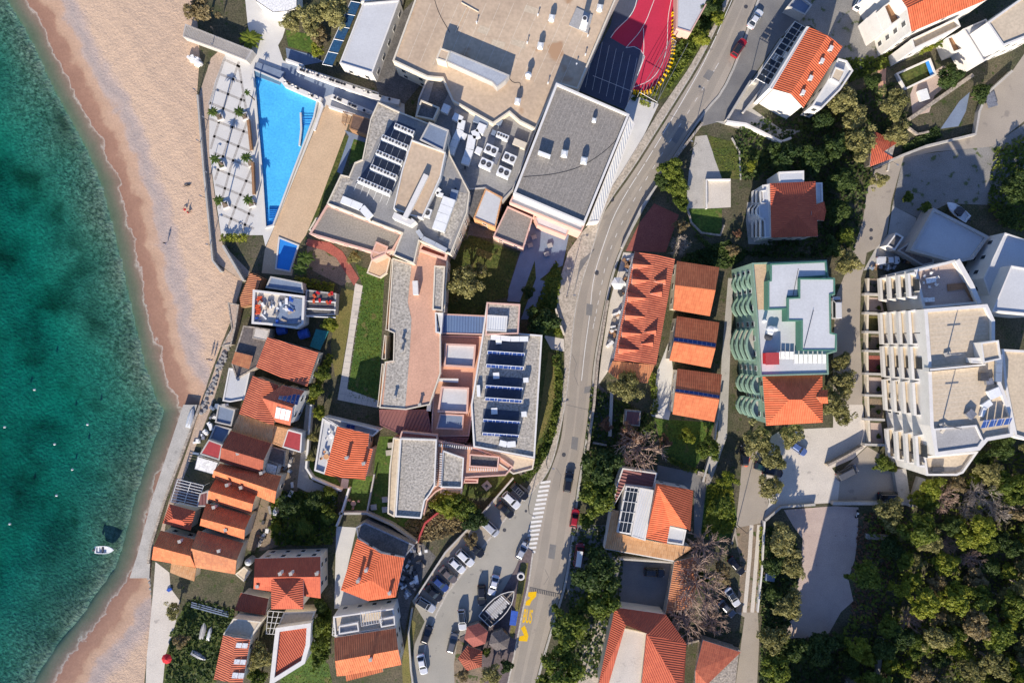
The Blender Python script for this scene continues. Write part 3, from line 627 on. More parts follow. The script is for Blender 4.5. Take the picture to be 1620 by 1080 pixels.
# gardens south east of the road
patch('lawn', [(1036,662),(1130,668),(1120,704),(1100,740),(1048,716)], 'lush_grass', 5)
patch('lawn', [(1118,762),(1158,770),(1166,820),(1162,846),(1130,856),(1108,850)], 'lush_grass', 5)
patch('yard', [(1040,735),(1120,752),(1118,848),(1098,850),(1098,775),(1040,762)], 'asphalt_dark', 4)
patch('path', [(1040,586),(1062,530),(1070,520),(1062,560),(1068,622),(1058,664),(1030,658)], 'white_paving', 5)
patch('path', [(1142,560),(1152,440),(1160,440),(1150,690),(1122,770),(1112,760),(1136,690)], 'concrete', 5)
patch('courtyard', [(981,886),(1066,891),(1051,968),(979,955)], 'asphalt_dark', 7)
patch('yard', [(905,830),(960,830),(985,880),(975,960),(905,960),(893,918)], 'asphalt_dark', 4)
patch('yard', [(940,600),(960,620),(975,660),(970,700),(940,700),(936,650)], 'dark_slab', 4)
patch('verge', [(925,990),(962,975),(958,1020),(930,1160),(905,1160)], 'pavement', 4)
# west cottages: paths, yards, quay
patch('quay', [(290,640),(312,640),(300,680),(276,745),(250,830),(238,880),(236,914),(205,914),(217,878),(240,790),(270,700)], 'concrete', 2, h=.05)
mb = MB(); mb.strip(WP([(318,640),(296,700),(262,790),(240,862),(236,890)]),.5,0,.55); O('quay_kerb', mb, M['stone_wall'], kind='structure')
patch('promenade', [(318,640),(334,600),(352,548),(362,548),(345,610),(332,650),(312,700),(285,770),(262,830),(255,870),(245,870),(268,790),(300,700)], 'promenade', 4)
patch('path', [(246,888),(268,905),(270,930),(285,950),(278,985),(262,1035),(250,1160),(228,1160),(232,1040),(240,960),(244,915)], 'pale_concrete', 6)
patch('yard', [(440,700),(478,716),(470,780),(450,860),(420,870),(390,870),(400,800),(440,760)], 'dirt', 3)
patch('yard', [(485,632),(492,640),(484,740),(496,762),(535,776),(530,800),(470,770),(478,700)], 'concrete', 4)
patch('lawn', [(487,700),(500,745),(530,752),(540,768),(490,758),(484,740)], 'lush_grass', 4)
patch('lawn', [(548,758),(590,752),(582,812),(545,810)], 'lush_grass', 4)
patch('path', [(541,756),(552,758),(550,772),(538,772)], 'pale_concrete', 5)
patch('lawn', [(262,1000),(300,950),(370,965),(352,1010),(340,1070),(330,1160),(252,1160)], 'grass', 4)
patch('terrace', [(532,832),(564,834),(548,905),(540,933),(584,950),(576,962),(529,962)], 'white_paving', 5)
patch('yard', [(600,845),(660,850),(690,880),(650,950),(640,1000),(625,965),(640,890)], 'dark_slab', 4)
patch('lawn', [(648,975),(658,985),(648,1050),(655,1160),(640,1160),(636,1050)], 'dry_grass', 4)
patch('lawn', [(445,1040),(490,1030),(520,1050),(540,1160),(440,1160)], 'lush_grass', 4)
# ================================================================== BUILDINGS
CACHE = {}
def boxmesh(key, d, m, c=(0,0,0)):
 k = ('box', key, d, m)
 if k not in CACHE:
  mb = MB(); mb.box((c[0], c[1], c[2]), d, bot=True); CACHE[k] = mesh(key, mb, M[m])
 return CACHE[k]
def facing(a, b, z):
 """does the wall a-b (outside on its right, ring ccw) look towards the middle of the town below the camera"""
 mx, my = (a[0] + b[0]) / 2,(a[1] + b[1]) / 2; dx, dy = b[0] - a[0], b[1] - a[1]; L = hypot(dx, dy)
 n = (dy / L, -dx / L); return (-mx * n[0] - my * n[1]) / (hypot(mx, my) + 1e-6), n, L
def window(root, x, y, z, ang, w=.9, h=1.3, frame='white_metal', shutter=None):
 f = inst('window', boxmesh('window', (w + .16,.10, h + .16), frame), root, (x, y, z), ang)
 inst('pane', boxmesh('pane', (w, .14, h), 'window_pane', (0,0,.08)), f, (x, y, z))
 return f
def windows(root, P, z0, z1, step=3.0, w=.9, h=1.3, storey=3.0, minf=.12, maxn=40, frame='white_metal', skip=0.0, rnd=None):
 P = ccw(P); n = 0; rnd = rnd or random.Random(int(abs(P[0][0] * 31 + P[0][1] * 17)) + 1)
 for i in range(len(P)):
  a, b = P[i], P[(i + 1) % len(P)]
  f, nn, L = facing(a, b, z1) if hypot(b[0] - a[0], b[1] - a[1]) > 1.8 else (-1,0,0)
  if f < minf: continue
  cols = max(1, int(L / step)); ang = atan2(b[1] - a[1], b[0] - a[0])
  fl = max(1, int((z1 - z0) / storey))
  for s in range(fl):
   for c in range(cols):
    if rnd.random() < skip or n >= maxn: continue
    t = (c + .5) / cols; x, y = a[0] + (b[0] - a[0]) * t, a[1] + (b[1] - a[1]) * t
    window(root, x, y, z0 + s * storey + .95, ang, w, h, frame); n += 1
def quv(pts):
 """uv for a roof face: u along its first edge, v up the slope, in metres"""
 p = [np.array(q, float) for q in pts]; u = p[1] - p[0]; u /= np.linalg.norm(u)
 nrm = np.zeros(3)
 for i in range(1, len(p) - 1): nrm += np.cross(p[i] - p[0], p[i + 1] - p[0])
 nrm /= np.linalg.norm(nrm); v = np.cross(nrm, u)
 return [(float((q - p[0]) @ u), float((q - p[0]) @ v)) for q in p]
def roofmesh(name, faces, m, parent, thick=.22, edge='white_wall'):
 """pitched roof from faces of world points (first edge = eave); gets a fascia thickness"""
 mb = MB(); cnt = {}
 key = lambda q: tuple(round(c, 2) for c in q)
 for f in faces:
  fs = [np.array(q, float) for q in f]; nz = sum(np.cross(fs[i] - fs[0], fs[i + 1] - fs[0])[2] for i in range(1, len(fs) - 1))
  pts = [tuple(q) for q in f]
  if nz < 0: pts = [pts[1], pts[0]] + pts[2:][::-1]
  mb.face(pts, 0, quv(pts))
  for i in range(len(pts)):
   e = (key(pts[i]), key(pts[(i + 1) % len(pts)])); cnt.setdefault(frozenset(e),[]).append((pts[i], pts[(i + 1) % len(pts)]))
 for v in cnt.values():
  if len(v) == 1:
   a, b = v[0]; mb.face([(a[0], a[1], a[2] - thick),(b[0], b[1], b[2] - thick), b, a],1)
 return O(name, mb, [M[m] if isinstance(m, str) else m, M[edge]], parent)
def chimney(root, px, py, z, h=1.1, s=.55, m='white_wall', cap=True, name='chimney'):
 x, y, _ = W(px, py, z + h); mb = MB(); mb.box((x, y, z - .6),(s, s, h + .6),.25,0)
 if cap: mb.box((x, y, z + h + .12),(s + .22, s + .22,.10),.25,1); mb.box((x, y, z + h),(s * .7, s * .7,.12),.25,2)
 return O(name, mb, [M[m], M['concrete'], M['dark_metal']], root)
def flat(name, poly, h, label, cat='building', wall='white_wall', roof='gravel_roof', par=.5, parw=.3, parm=None, z0=0, win=None, group=None, storey=3.2, deep=None, **kw):
 """flat-roofed block; poly = outline of the parapet top in the photo, h its height"""
 P = ccw(WP(poly, h)); root = E(name, (*cen(P), z0), label, cat, group)
 mb = MB(); mb.prism(P, z0, h - par + .001, top=False); O('wall', mb, M[wall], root)
 mb = MB(); Q = inset(P, parw * .5); mb.face([(*p, h - par) for p in Q],0, quv([(*p, h - par) for p in Q]) if roof.startswith(('tile', 'corr', 'maroon_s', 'blue_sh')) else None); O('roof', mb, M[roof], root)
 if par > .02:
  mb = MB(); mb.ring(inset(P, -.02), parw, h - par, h); O('parapet', mb, M[parm or wall], root)
 if win: windows(root, P, z0, h, **(win if isinstance(win, dict) else {}))
 root['roof_z'] = h - par
 return root
def pitched(name, eaves, h, label, faces, roofm='tile_orange', wall='cream_wall', over=.35, cat='house', z0=0, win=None, rise=1.6, group=None, gables=(), wallh=None, edge='white_wall', walls=None):
 """pitched house; eaves = {key: (px, py)} at height h, ridge keys start with R at h + rise (or (px, py, dz)); faces = key strings"""
 pt = {}
 for k, v in eaves.items():
  z = h + (v[2] if len(v) > 2 else (rise if k[0] == 'R' else 0)); pt[k] = W(v[0], v[1], z)
 ring = walls or [k for k in eaves if k[0] != 'R']
 P = ccw([pt[k][:2] for k in ring]); Q = inset(P, over); root = E(name, (*cen(P), z0), label, cat, group)
 mb = MB(); mb.prism(Q, z0, h - .1, top=False)
 for g in gables:
  tri = [pt[k] for k in g.split()]; c = np.mean([p for p in pt.values()], axis=0)
  mid = (np.array(tri[0]) + np.array(tri[1])) / 2; d = c - mid; d[2] = 0; d = d / (np.linalg.norm(d) + 1e-9) * over
  mb.face([(p[0] + d[0], p[1] + d[1], p[2] - .15) for p in tri])
 O('wall', mb, M[wall], root)
 roofmesh('roof', [[pt[k] for k in f.split()] for f in faces], roofm, root, edge=edge)
 if win: windows(root, Q, z0, h, **(win if isinstance(win, dict) else {}))
 return root
def gable(name, n0, n1, r1, r0, s1, s0, h, label, roofm, wall='cream_wall', rise=1.5, **kw):
 """simple gabled house: one eave n0-n1, ridge r0-r1, other eave s0-s1"""
 return pitched(name, {'A': n0, 'B': n1, 'C': s1, 'D': s0, 'R0': r0, 'R1': r1}, h, label, ['A B R1 R0', 'C D R0 R1'], roofm, wall, rise=rise, gables=['A D R0', 'B C R1'], **kw)
def slab(root, name, poly, z, t, m, bot=True):
 mb = MB(); mb.prism(WP(poly, z), z - t, z, bot=bot); return O(name, mb, M[m], root)
def skin(root, name, poly, z, m):
 mb = MB(); mb.face([(*p, z) for p in ccw(WP(poly, z))]); return O(name, mb, M[m], root)
def rail(root, name, pts, z, h, m, w=.12):
 mb = MB(); mb.strip(WP(pts, z + h), w, z, z + h); return O(name, mb, M[m], root)

# ---------------- hotel: the large tan-roofed block at the top
A = flat('hotel_block', [(646,-60),(1004,-60),(974,0),(914,141),(881,132),(848,205),(822,192),(806,178),(780,196),(716,160),(700,124),(676,122),(621,96),(656,0)],8, 'huge flat tan-roofed hotel block dotted with white roof vents', wall='cream_wall', roof='tan_roof', par=.45, parw=.35, win={'maxn': 12})
for q in ([(760,40),(776,46),(770,56),(754,50)],[(780,62),(800,68),(796,78),(776,72)],[(812,60),(834,68),(830,78),(808,70)],[(832,8),(852,14),(848,24),(828,18)]): skin(A, 'roof_patch', q, 7.556, 'sand_roof')
def seams(root, a, b, c, d, n, z, m, w=.07):
 mb = MB()
 for k in range(1, n):
  t = k / n; mb.strip(WP([(a[0] + (b[0] - a[0]) * t, a[1] + (b[1] - a[1]) * t),(d[0] + (c[0] - d[0]) * t, d[1] + (c[1] - d[1]) * t)], z), w, z, z)
 O('membrane_seam', mb, M[m], root)
seams(A, (660,5),(966,5),(905,140),(625,92),14,7.558, 'cream_wall'); seams(A, (660,5),(625,92),(905,140),(966,5),4,7.559, 'tan_roof', .2)
M2 = flat('plant_annex', [(676,122),(702,128),(717,160),(780,197),(806,180),(848,206),(812,300),(795,318),(768,298),(742,300),(712,246),(706,205),(657,186),(662,156)],6.2, 'low grey flat roof crowded with ducts between the tan roof and the dark grey roof', wall='grey_wall', roof='mech_roof', par=.3)
skin(M2, 'dark_membrane', [(687,128),(715,137),(690,186),(672,178)],5.93, 'dark_slab')
skin(M2, 'roof_patch', [(722,150),(790,196),(775,250),(728,268),(712,240)],5.925, 'grey_roof')
# stairhead boxes
flat('rooftop_hut', [(666,158),(695,170),(686,190),(657,184)],8.6, 'small dark-topped box with a cream rim beside the dark membrane roof', wall='cream_wall', roof='dark_slab', par=.35, cat='roof structure', z0=5.8)
flat('lift_house', [(679,193),(710,206),(702,240),(664,221)],12.6, 'bluish grey flat-topped lift house in the middle of the plant roof', wall='grey_wall', roof='slate_blue', par=.25, cat='roof structure')
G = flat('conference_hall', [(880,131),(996,181),(925,354),(812,306)],11, 'large square hall with a dark grey felt roof and thin white rim beside the road', wall='white_wall', roof='felt_roof', par=.55, parw=.45, win={'maxn': 10})
seams(G, (884,136),(992,184),(922,346),(818,302),16,10.455, 'gravel_roof', .05)
flat('road_canopy', [(996,184),(1004,196),(948,350),(930,352)],4.2, 'narrow white ribbed canopy running along the grey hall by the road', cat='canopy', wall='white_wall', roof='corrugated', par=.08)
flat('pink_wing', [(812,307),(925,356),(920,367),(806,320)],8.5, 'narrow pale pink ledge under the front edge of the dark grey hall', cat='wing', wall='pink_wall', roof='white_roof', par=.3)
flat('cream_terrace_block', [(768,298),(795,312),(784,360),(749,345)],6.3, 'small cream flat-roofed block between the air plant and the dark grey hall', wall='orange_wall', roof='white_roof', par=.15, win={'maxn': 6})
flat('gravel_terrace_block', [(803,326),(843,344),(828,393),(780,374)],6, 'square brownish gravel roof with a pink rim just above the blue patio', wall='pink_wall', roof='felt_roof', par=.4, win={'maxn': 8})
flat('vaulted_porch', [(845,345),(862,336),(902,360),(896,374),(850,356)],5, 'pale rounded porch roof under the corner of the dark grey hall', cat='porch', wall='pink_wall', roof='white_roof', par=.1)
flat('pavilion', [(570,3),(634,-4),(640,-60),(580,-60)],3.4, 'white flat pavilion at the top edge beside the tan hotel roof', wall='white_wall', roof='white_roof', par=.2)
B = flat('restaurant', [(574,5),(632,0),(589,116),(537,100)],5, 'long pale grey flat roof with a glass strip along its tree side', wall='white_wall', roof='white_roof', par=.25, win={'maxn': 12})
mb = MB()
for k in range(5):
 a = W(555 - 9 * k, 2 + 20 * k, 4); b = W(570 - 9 * k, 5 + 20 * k, 4.4); c = W(562 - 9 * k, 24 + 20 * k, 4.4); d = W(547 - 9 * k, 20 + 20 * k, 4); mb.face([a, d, c, b])
O('glass_roof', mb, M['blue_glass'], B)
mb = MB()
for k in range(6): mb.tube(W(555 - 9 * k, 2 + 20 * k, 4.05), W(571 - 9 * k, 5 + 20 * k, 4.45),.07,.07,4)
mb.tube(W(555,2,4.05), W(510,102,4.05),.07,.07,4); O('glazing_bar', mb, M['white_metal'], B)
flat('garden_lounge', [(452,-60),(470,-60),(470,12),(455,18),(432,20),(405,2),(395,-60)],4, 'bright white curved sail roof at the top edge of the terrace', cat='canopy', wall='white_fabric', roof='white_fabric', par=.02)
# ---------------- hotel: wing with rows of condensers
Wg = flat('hotel_wing', [(598,161),(630,176),(655,186),(706,206),(712,245),(743,304),(739,336),(713,402),(663,381),(655,417),(622,403),(636,369),(517,322),(539,276),(552,279),(561,257),(573,252),(586,188)],10, 'hotel wing whose flat grey roof carries five rows of white condensers', wall='cream_wall', roof='mech_roof', par=.35, parw=.25, win={'maxn': 50})
skin(Wg, 'gravel_bed', [(598,164),(630,178),(619,196),(596,222),(583,252),(576,252),(588,190)],9.68, 'gravel_roof')
skin(Wg, 'gravel_bed', [(540,279),(560,285),(538,318),(521,320)],9.68, 'gravel_roof')
skin(Wg, 'gravel_bed', [(719,302),(740,306),(735,334),(712,388),(694,378)],9.68, 'gravel_roof')
skin(Wg, 'dark_membrane', [(624,190),(658,204),(646,232),(632,282),(620,310),(562,290),(586,258),(602,222)],9.675, 'navy_felt')  # navy sheet paints in the shade around the condenser rows
T = flat('stair_block', [(651,221),(705,241),(697,280),(668,345),(648,340),(622,330),(636,268)],12.4, 'tan flat-topped stair block amid the condenser rows', cat='roof structure', wall='white_wall', roof='tan_roof', par=.3, parw=.25, z0=9.6)
mb = MB(); mb.strip(WP([(674,276),(640,345)],13.2),1.0,12.1,13.2); mb.strip(WP([(622,340),(650,352),(654,347)],13),1.2,9.6,13); O('upstand_wall', mb, M['white_wall'], T)
flat('lounge_terrace', [(517,323),(637,370),(622,396),(600,402),(489,370)],6.4, 'stone-flecked grey terrace roof edged in pink below the condenser rows', wall='pink_wall', roof='felt_roof', par=.4, parw=.4, cat='roof terrace', win={'maxn': 14})
flat('porch_roof', [(500,344),(520,350),(512,372),(488,364)],4.2, 'small tan-rimmed porch roof at the seaward corner of the pink-edged terrace', cat='porch', wall='cream_wall', roof='dark_slab', par=.3)
flat('tiled_bay', [(595,382),(614,390),(610,402),(588,412),(586,404)],6.5, 'small salmon tiled bay between the pink-edged terrace and the central wing', cat='bay', wall='pink_wall', roof='terracotta_paving', par=.12)
flat('bay_terrace', [(588,410),(606,402),(618,408),(612,432),(601,440),(580,432)],1.4, 'cream stepped terrace at the corner where the central wing begins', cat='terrace', wall='cream_wall', roof='tan_deck', par=.1)
skin(M2, 'corridor_roof', [(712,250),(742,300),(768,299),(748,345),(735,330),(738,305),(716,262)],5.94, 'dark_slab')
# ---------------- hotel: central wing
C = flat('central_wing', [(621,408),(655,418),(664,396),(708,412),(703,494),(692,496),(697,528),(697,590),(680,640),(642,648),(600,645),(609,572),(622,570),(623,527),(614,523)],7, 'long central wing with grey gravel beds and a salmon roof walk', wall='cream_wall', roof='terracotta_paving', par=.25, parw=.25, win={'maxn': 40})
skin(C, 'gravel_bed', [(622,411),(651,420),(645,478),(651,505),(648,560),(641,646),(606,643),(612,574),(624,572),(626,528),(617,520)],6.78, 'gravel_roof')
flat('roof_ledge', [(687,420),(704,421),(700,492),(684,490)],7.9, 'narrow raised gravel ledge along the courtyard side of the central wing', cat='roof structure', wall='cream_wall', roof='gravel_roof', par=.3, z0=6.7)
mb = MB(); mb.box((*W(657,455,8.2)[:2],6.75),(1.1,2.9,1.5),.05); O('skylight', mb, M['white_wall'], C)
for (x, y) in ((636,539),(635,555),(664,640),(624,628)): chimney(C, x, y, 6.8,.8,.45, name='roof_vent')
flat('red_recess', [(660,396),(668,384),(708,400),(706,412)],7.6, 'dark red recessed terrace behind a salmon rim at the head of the central wing', cat='terrace', wall='pink_wall', roof='red_paving', par=.7, parw=.5)
flat('blue_link', [(701,496),(769,499),(767,530),(697,528)],5, 'low blue sheet-roofed link between the central wing and the solar wing', cat='link building', wall='pink_wall', roof='blue_sheet', par=.08)
flat('white_plant_box', [(688,494),(701,495),(698,528),(689,526)],7.4, 'slim white plant box at the end of the blue sheet roof', cat='roof structure', wall='white_wall', roof='white_roof', par=.4, z0=5)
D = flat('middle_terrace', [(697,530),(765,532),(762,592),(748,648),(742,690),(682,690),(684,640),(688,600)],4, 'sunken salmon terraces with two white roof lights between the two long wings', cat='terrace', wall='pink_wall', roof='terracotta_paving', par=.3)
flat('roof_light', [(704,543),(753,545),(750,582),(702,579)],5.2, 'upper white roof light set into the sunken salmon terrace', cat='roof light', wall='pink_wall', roof='white_roof', par=.7, parw=.4, z0=3.7)
flat('roof_light', [(698,611),(742,613),(740,654),(692,652)],5.2, 'lower white roof light with a grey shaded floor in the salmon terrace', cat='roof light', wall='pink_wall', roof='white_roof', par=.7, parw=.4, z0=3.7)
mb = MB(); mb.strip(WP([(687,552),(683,600),(725,602)],4.6),.9,3.7,4.6); mb.strip(WP([(682,610),(678,650)],4.6),.9,3.7,4.6); O('planter', mb, M['white_wall'], D)
flat('covered_walk', [(600,648),(676,648),(684,690),(742,692),(738,700),(640,690),(601,672)],4.4, 'maroon sheet-roofed covered walk joining the wings', cat='walkway roof', wall='maroon_metal', roof='maroon_sheet', par=.05)
flat('paved_roof', [(696,654),(734,656),(732,680),(690,678)],4.9, 'small dark paved deck with pot plants between the salmon terrace and maroon roof', cat='deck', wall='pink_wall', roof='slate_blue', par=.2, z0=3.8)
F = flat('solar_wing', [(770,478),(823,481),(821,527),(858,530),(846,725),(749,707),(745,640),(762,536)],8, 'hotel wing whose gravel roof carries six rows of solar collectors', wall='pink_wall', roof='gravel_roof', par=.45, parw=.35, parm='white_wall', win={'maxn': 30})
for q in ([(772,538),(829,541),(826,582),(768,578)],[(769,594),(826,598),(824,634),(766,630)],[(765,646),(822,650),(818,692),(761,688)]): skin(F, 'dark_membrane', q, 7.57, 'navy_felt')  # shade between the collector rows, painted as dark navy sheets
flat('stair_tower', [(770,478),(823,481),(820,528),(768,530)],9.2, 'square gravel-rimmed tower with a white ribbed hatch at the top of the solar wing', cat='tower', wall='pink_wall', roof='gravel_roof', par=.4, z0=0)
flat('hatch_roof', [(771,498),(803,500),(801,525),(769,523)],9.6, 'white ribbed hatch roof on the gravel-rimmed tower', cat='roof hatch', wall='white_wall', roof='corrugated', par=.04, z0=8.7)
flat('balcony_ledge', [(751,708),(846,726),(843,742),(812,750),(790,735)],6.2, 'stepped tan balcony ledge at the lower end of the solar wing', cat='balcony', wall='cream_wall', roof='sand_roof', par=.3)
J = flat('pergola_deck', [(691,697),(752,708),(790,722),(812,738),(800,752),(732,756),(690,778),(676,792),(672,786),(684,770)],6.4, 'salmon roof deck edged with slatted screens under the solar wing', cat='roof deck', wall='pink_wall', roof='terracotta_paving', par=.35, win={'maxn': 10})
flat('dark_light_well', [(743,718),(790,722),(788,741),(742,738)],6.9, 'dark grey sunken court inside the salmon roof deck', cat='court', wall='pink_wall', roof='dark_slab', par=.6, z0=6)
flat('small_gravel_wing', [(700,712),(734,724),(731,772),(697,771)],7.4, 'small square gravel-roofed wing beside the salmon deck', cat='wing', wall='pink_wall', roof='gravel_roof', par=.5, parm='white_wall', win={'maxn': 8})
flat('balcony', [(697,772),(731,773),(730,784),(696,782)],4.5, 'tan slatted balcony below the small gravel-roofed wing', cat='balcony', wall='cream_wall', roof='sand_roof', par=.35)
K = flat('garden_wing', [(633,693),(691,695),(688,768),(680,782),(672,792),(666,820),(625,817)],8, 'long rectangular gravel-roofed wing at the garden end of the hotel', wall='cream_wall', roof='gravel_roof', par=.5, parm='white_wall', win={'maxn': 30})
flat('balcony', [(622,692),(633,694),(624,818),(613,812),(616,740)],5.5, 'long tan balcony strip on the sea side of the garden wing', cat='balcony', wall='cream_wall', roof='sand_roof', par=.3)
flat('red_awning_wing', [(635,682),(692,688),(692,696),(632,692)],6.5, 'narrow dark red roof strip above the garden wing', cat='roof', wall='pink_wall', roof='red_paving', par=.1)
for q, lab in (([(655,768),(688,768),(676,792),(671,815),(666,800)], 'slatted salmon sun deck at the inner corner of the garden wing'),([(734,757),(756,758),(756,764),(733,764)], 'narrow brick-red awning over the lower salmon terrace')):
 flat('awning', q, 5.2, lab, cat='awning', wall='pink_wall', roof='red_paving' if 'brick' in lab else 'terracotta_paving', par=.08)
# west balconies of the central wing
for i, (a, b) in enumerate((((619,410),(610,522)),((608,530),(604,568)),((604,575),(597,643)))):
 nm = ['upper cream balcony run on the sea side of the central wing', 'short cream balcony run midway along the central wing', 'lower cream balcony run on the sea side of the central wing'][i]
 flat('balcony', [a, (a[0] + 3, a[1] + 1),(b[0] + 6, b[1]),(b[0], b[1])],5.6, nm, cat='balcony', wall='cream_wall', roof='orange_wall', par=.5, parw=.15)

# ---------------- cottages along the quay
def row(name, A_, B_, R1, R0, C_, D_, h, label, m='tile_orange', rise=2.4, **kw):
 return gable(name, A_, B_, R1, R0, C_, D_, h, label, m, rise=rise, edge=kw.pop('edge', 'orange_wall'), **kw)
gable('cottage', (423,533),(405,580),(447,598),(464,545),(486,611),(504,557),5.5, 'square orange-roofed house just below the blue barrels', 'tile_brick', rise=1.0, win={'maxn': 8}, edge='orange_wall')
h2 = pitched('cottage', {'A': (400,594), 'B': (378,654), 'C': (433,673), 'D': (440,609), 'R0': (419,601), 'R1': (412,628), 'R2': (405,663)}, 5.6, 'big orange-roofed house with a dark blue solar array on its side gable', ['B A R0 R1 R2', 'D C R2 R1 R0'], 'tile_brick', rise=1.2, gables=['A D R0', 'B C R2'], walls=['A', 'B', 'C', 'D'], edge='orange_wall')
gable('gabled_wing', (447,609),(482,618),(463,645),(414,629),(459,673),(436,667),6.4, 'gabled wing with blue solar panels on its dark slope and a white skylight', 'tile_brick', rise=1.9, wall='white_wall', cat='house wing', win={'maxn': 6})
pitched('lean_to', {'A': (378,655), 'B': (433,673), 'C': (430,701), 'D': (366,681)}, 4.6, 'weathered pale yellow-orange lean-to roof below the solar gable house', ['C D A B'], 'tile_pale', cat='lean-to', edge='orange_wall')
flat('orange_terrace', [(433,673),(455,679),(446,707),(430,701)],4.4, 'small smooth orange terrace roof beside the red flat roof', cat='terrace', wall='orange_wall', roof='orange_wall', par=.05)
rt = flat('red_roofed_annex', [(455,679),(478,685),(476,716),(446,707)],4.2, 'bright red flat roof with a brown stain and a green sheet on it', cat='annex', wall='white_wall', roof='red_metal', par=.05)
row('cottage', (365,681),(429,701),(417,728),(350,708),(415,749),(348,730),5.6, 'tall-roofed terrace cottage second below the solar gable house', 'tile_rust', win={'maxn': 4})
flat('red_side_roof', [(330,695),(352,703),(347,728),(316,718)],3.6, 'dull red flat side roof facing the quay', cat='annex', wall='grey_wall', roof='red_metal', par=.05)
flat('white_canopy', [(312,721),(346,731),(338,751),(307,742)],3.2, 'white scalloped canopy on the quay side of the terrace cottages', cat='canopy', wall='white_fabric', roof='white_fabric', par=.02)
row('cottage', (348,733),(445,753),(437,777),(338,744),(434,796),(336,754),5, 'longest terrace cottage with a bluish pipe along its upper eave', 'tile_orange', win={'maxn': 4})
row('cottage', (341,757),(406,779),(400,797),(330,776),(397,813),(328,790),4.8, 'terrace cottage with a white chimney stack on its dark upper slope', 'tile_orange')
row('cottage', (326,796),(397,815),(387,838),(318,820),(386,854),(316,831),4.6, 'terrace cottage with a thin dark flue on its sunny slope', 'tile_orange')
row('cottage', (313,839),(385,859),(374,886),(302,867),(372,908),(303,896),4.3, 'lowest terrace cottage with mottled dark old tiles on its upper slope', 'tile_old')
pitched('cottage', {'A': (268,797), 'B': (309,808), 'C': (301,839), 'D': (257,827), 'R0': (274,820), 'R1': (288,823)}, 4, 'small hip-roofed cottage on the quay below the white pergola', ['A B R1 R0', 'C D R0 R1', 'D A R0', 'B C R1'], 'tile_red', rise=1.3, edge='orange_wall')
row('cottage', (254,839),(306,853),(301,879),(243,864),(309,897),(240,885),4.4, 'cottage with a smooth orange roof at the lower end of the quay', 'tile_orange', win={'maxn': 4})
pitched('lean_to', {'A': (271,890), 'B': (310,898), 'C': (307,919), 'D': (286,912), 'F': (269,905)}, 3.6, 'ragged low orange lean-to at the foot of the quay cottages', ['C D F A B'], 'tile_pale', cat='lean-to', edge='orange_wall')
flat('maroon_annex', [(316,780),(330,776),(328,801),(311,801)],3.2, 'small maroon flat annex between the pergola and the terrace cottages', cat='annex', wall='grey_wall', roof='maroon_sheet', par=.04)
flat('ruined_yard', [(360,478),(378,482),(372,520),(366,545),(350,548),(366,520)],2.2, 'rubble-strewn low roof beside the beach wall', cat='shed', wall='stone_wall', roof='promenade', par=.15)
flat('thatched_hut', [(395,430),(415,440),(400,482),(380,486),(378,472)],3, 'reddish brown thatched beach hut at the end of the promenade', cat='hut', wall='wood', roof='tile_old', par=.02)
flat('stone_shed', [(385,515),(428,520),(420,560),(408,580),(374,600),(366,575)],3.4, 'dark weathered flat shed roof beside the orange-roofed house', cat='shed', wall='stone_wall', roof='dark_roof', par=.15)
pitched('lean_to', {'A': (372,556), 'B': (400,563), 'C': (394,584), 'D': (366,575)}, 4.2, 'small worn reddish lean-to roof on the dark weathered shed', ['C D A B'], 'tile_old', cat='lean-to')
flat('concrete_slab', [(402,517),(427,521),(423,540),(399,535)],3.9, 'pale concrete slab on the dark weathered shed', cat='slab', wall='stone_wall', roof='pale_concrete', par=.06, z0=3)
flat('sun_terrace', [(362,582),(396,586),(386,632),(364,636),(352,634)],3, 'stained whitish flat terrace beside the beach end of the quay', cat='terrace', wall='white_wall', roof='white_roof', par=.25)
flat('quay_yard', [(345,640),(372,648),(366,674),(340,668)],2.4, 'blue-grey walled yard roof above the quay', cat='yard', wall='grey_wall', roof='slate_blue', par=.3)
flat('quay_yard', [(340,672),(366,678),(352,701),(330,696)],2.2, 'dark walled yard roof just under the upper quay yard', cat='yard', wall='grey_wall', roof='slate_blue', par=.3)
flat('dark_lean_to', [(431,706),(452,712),(450,738),(420,728)],3.2, 'dark mossy lean-to roof behind the terrace cottages', cat='lean-to', wall='stone_wall', roof='dark_roof', par=.1)
flat('white_awning', [(422,731),(440,736),(436,752),(418,746)],3.4, 'small square white awning behind the terrace cottages', cat='awning', wall='white_fabric', roof='white_fabric', par=.02)
flat('workshop', [(400,458),(482,468),(480,512),(470,520),(424,514),(398,512)],4, 'white-walled boat workshop with a cluttered open roof full of orange and white gear', wall='white_wall', roof='pale_concrete', par=.6, parw=.5)
flat('workshop_lean_to', [(428,437),(478,447),(480,464),(420,455)],3.4, 'bluish grey flat roof below the small dark pool', cat='annex', wall='grey_wall', roof='slate_blue', par=.2)
flat('boat_shed', [(484,458),(532,464),(530,498),(482,500)],2.8, 'dark open shed with white roof beams beside the boat workshop', cat='shed', wall='grey_wall', roof='dark_slab', par=.1)
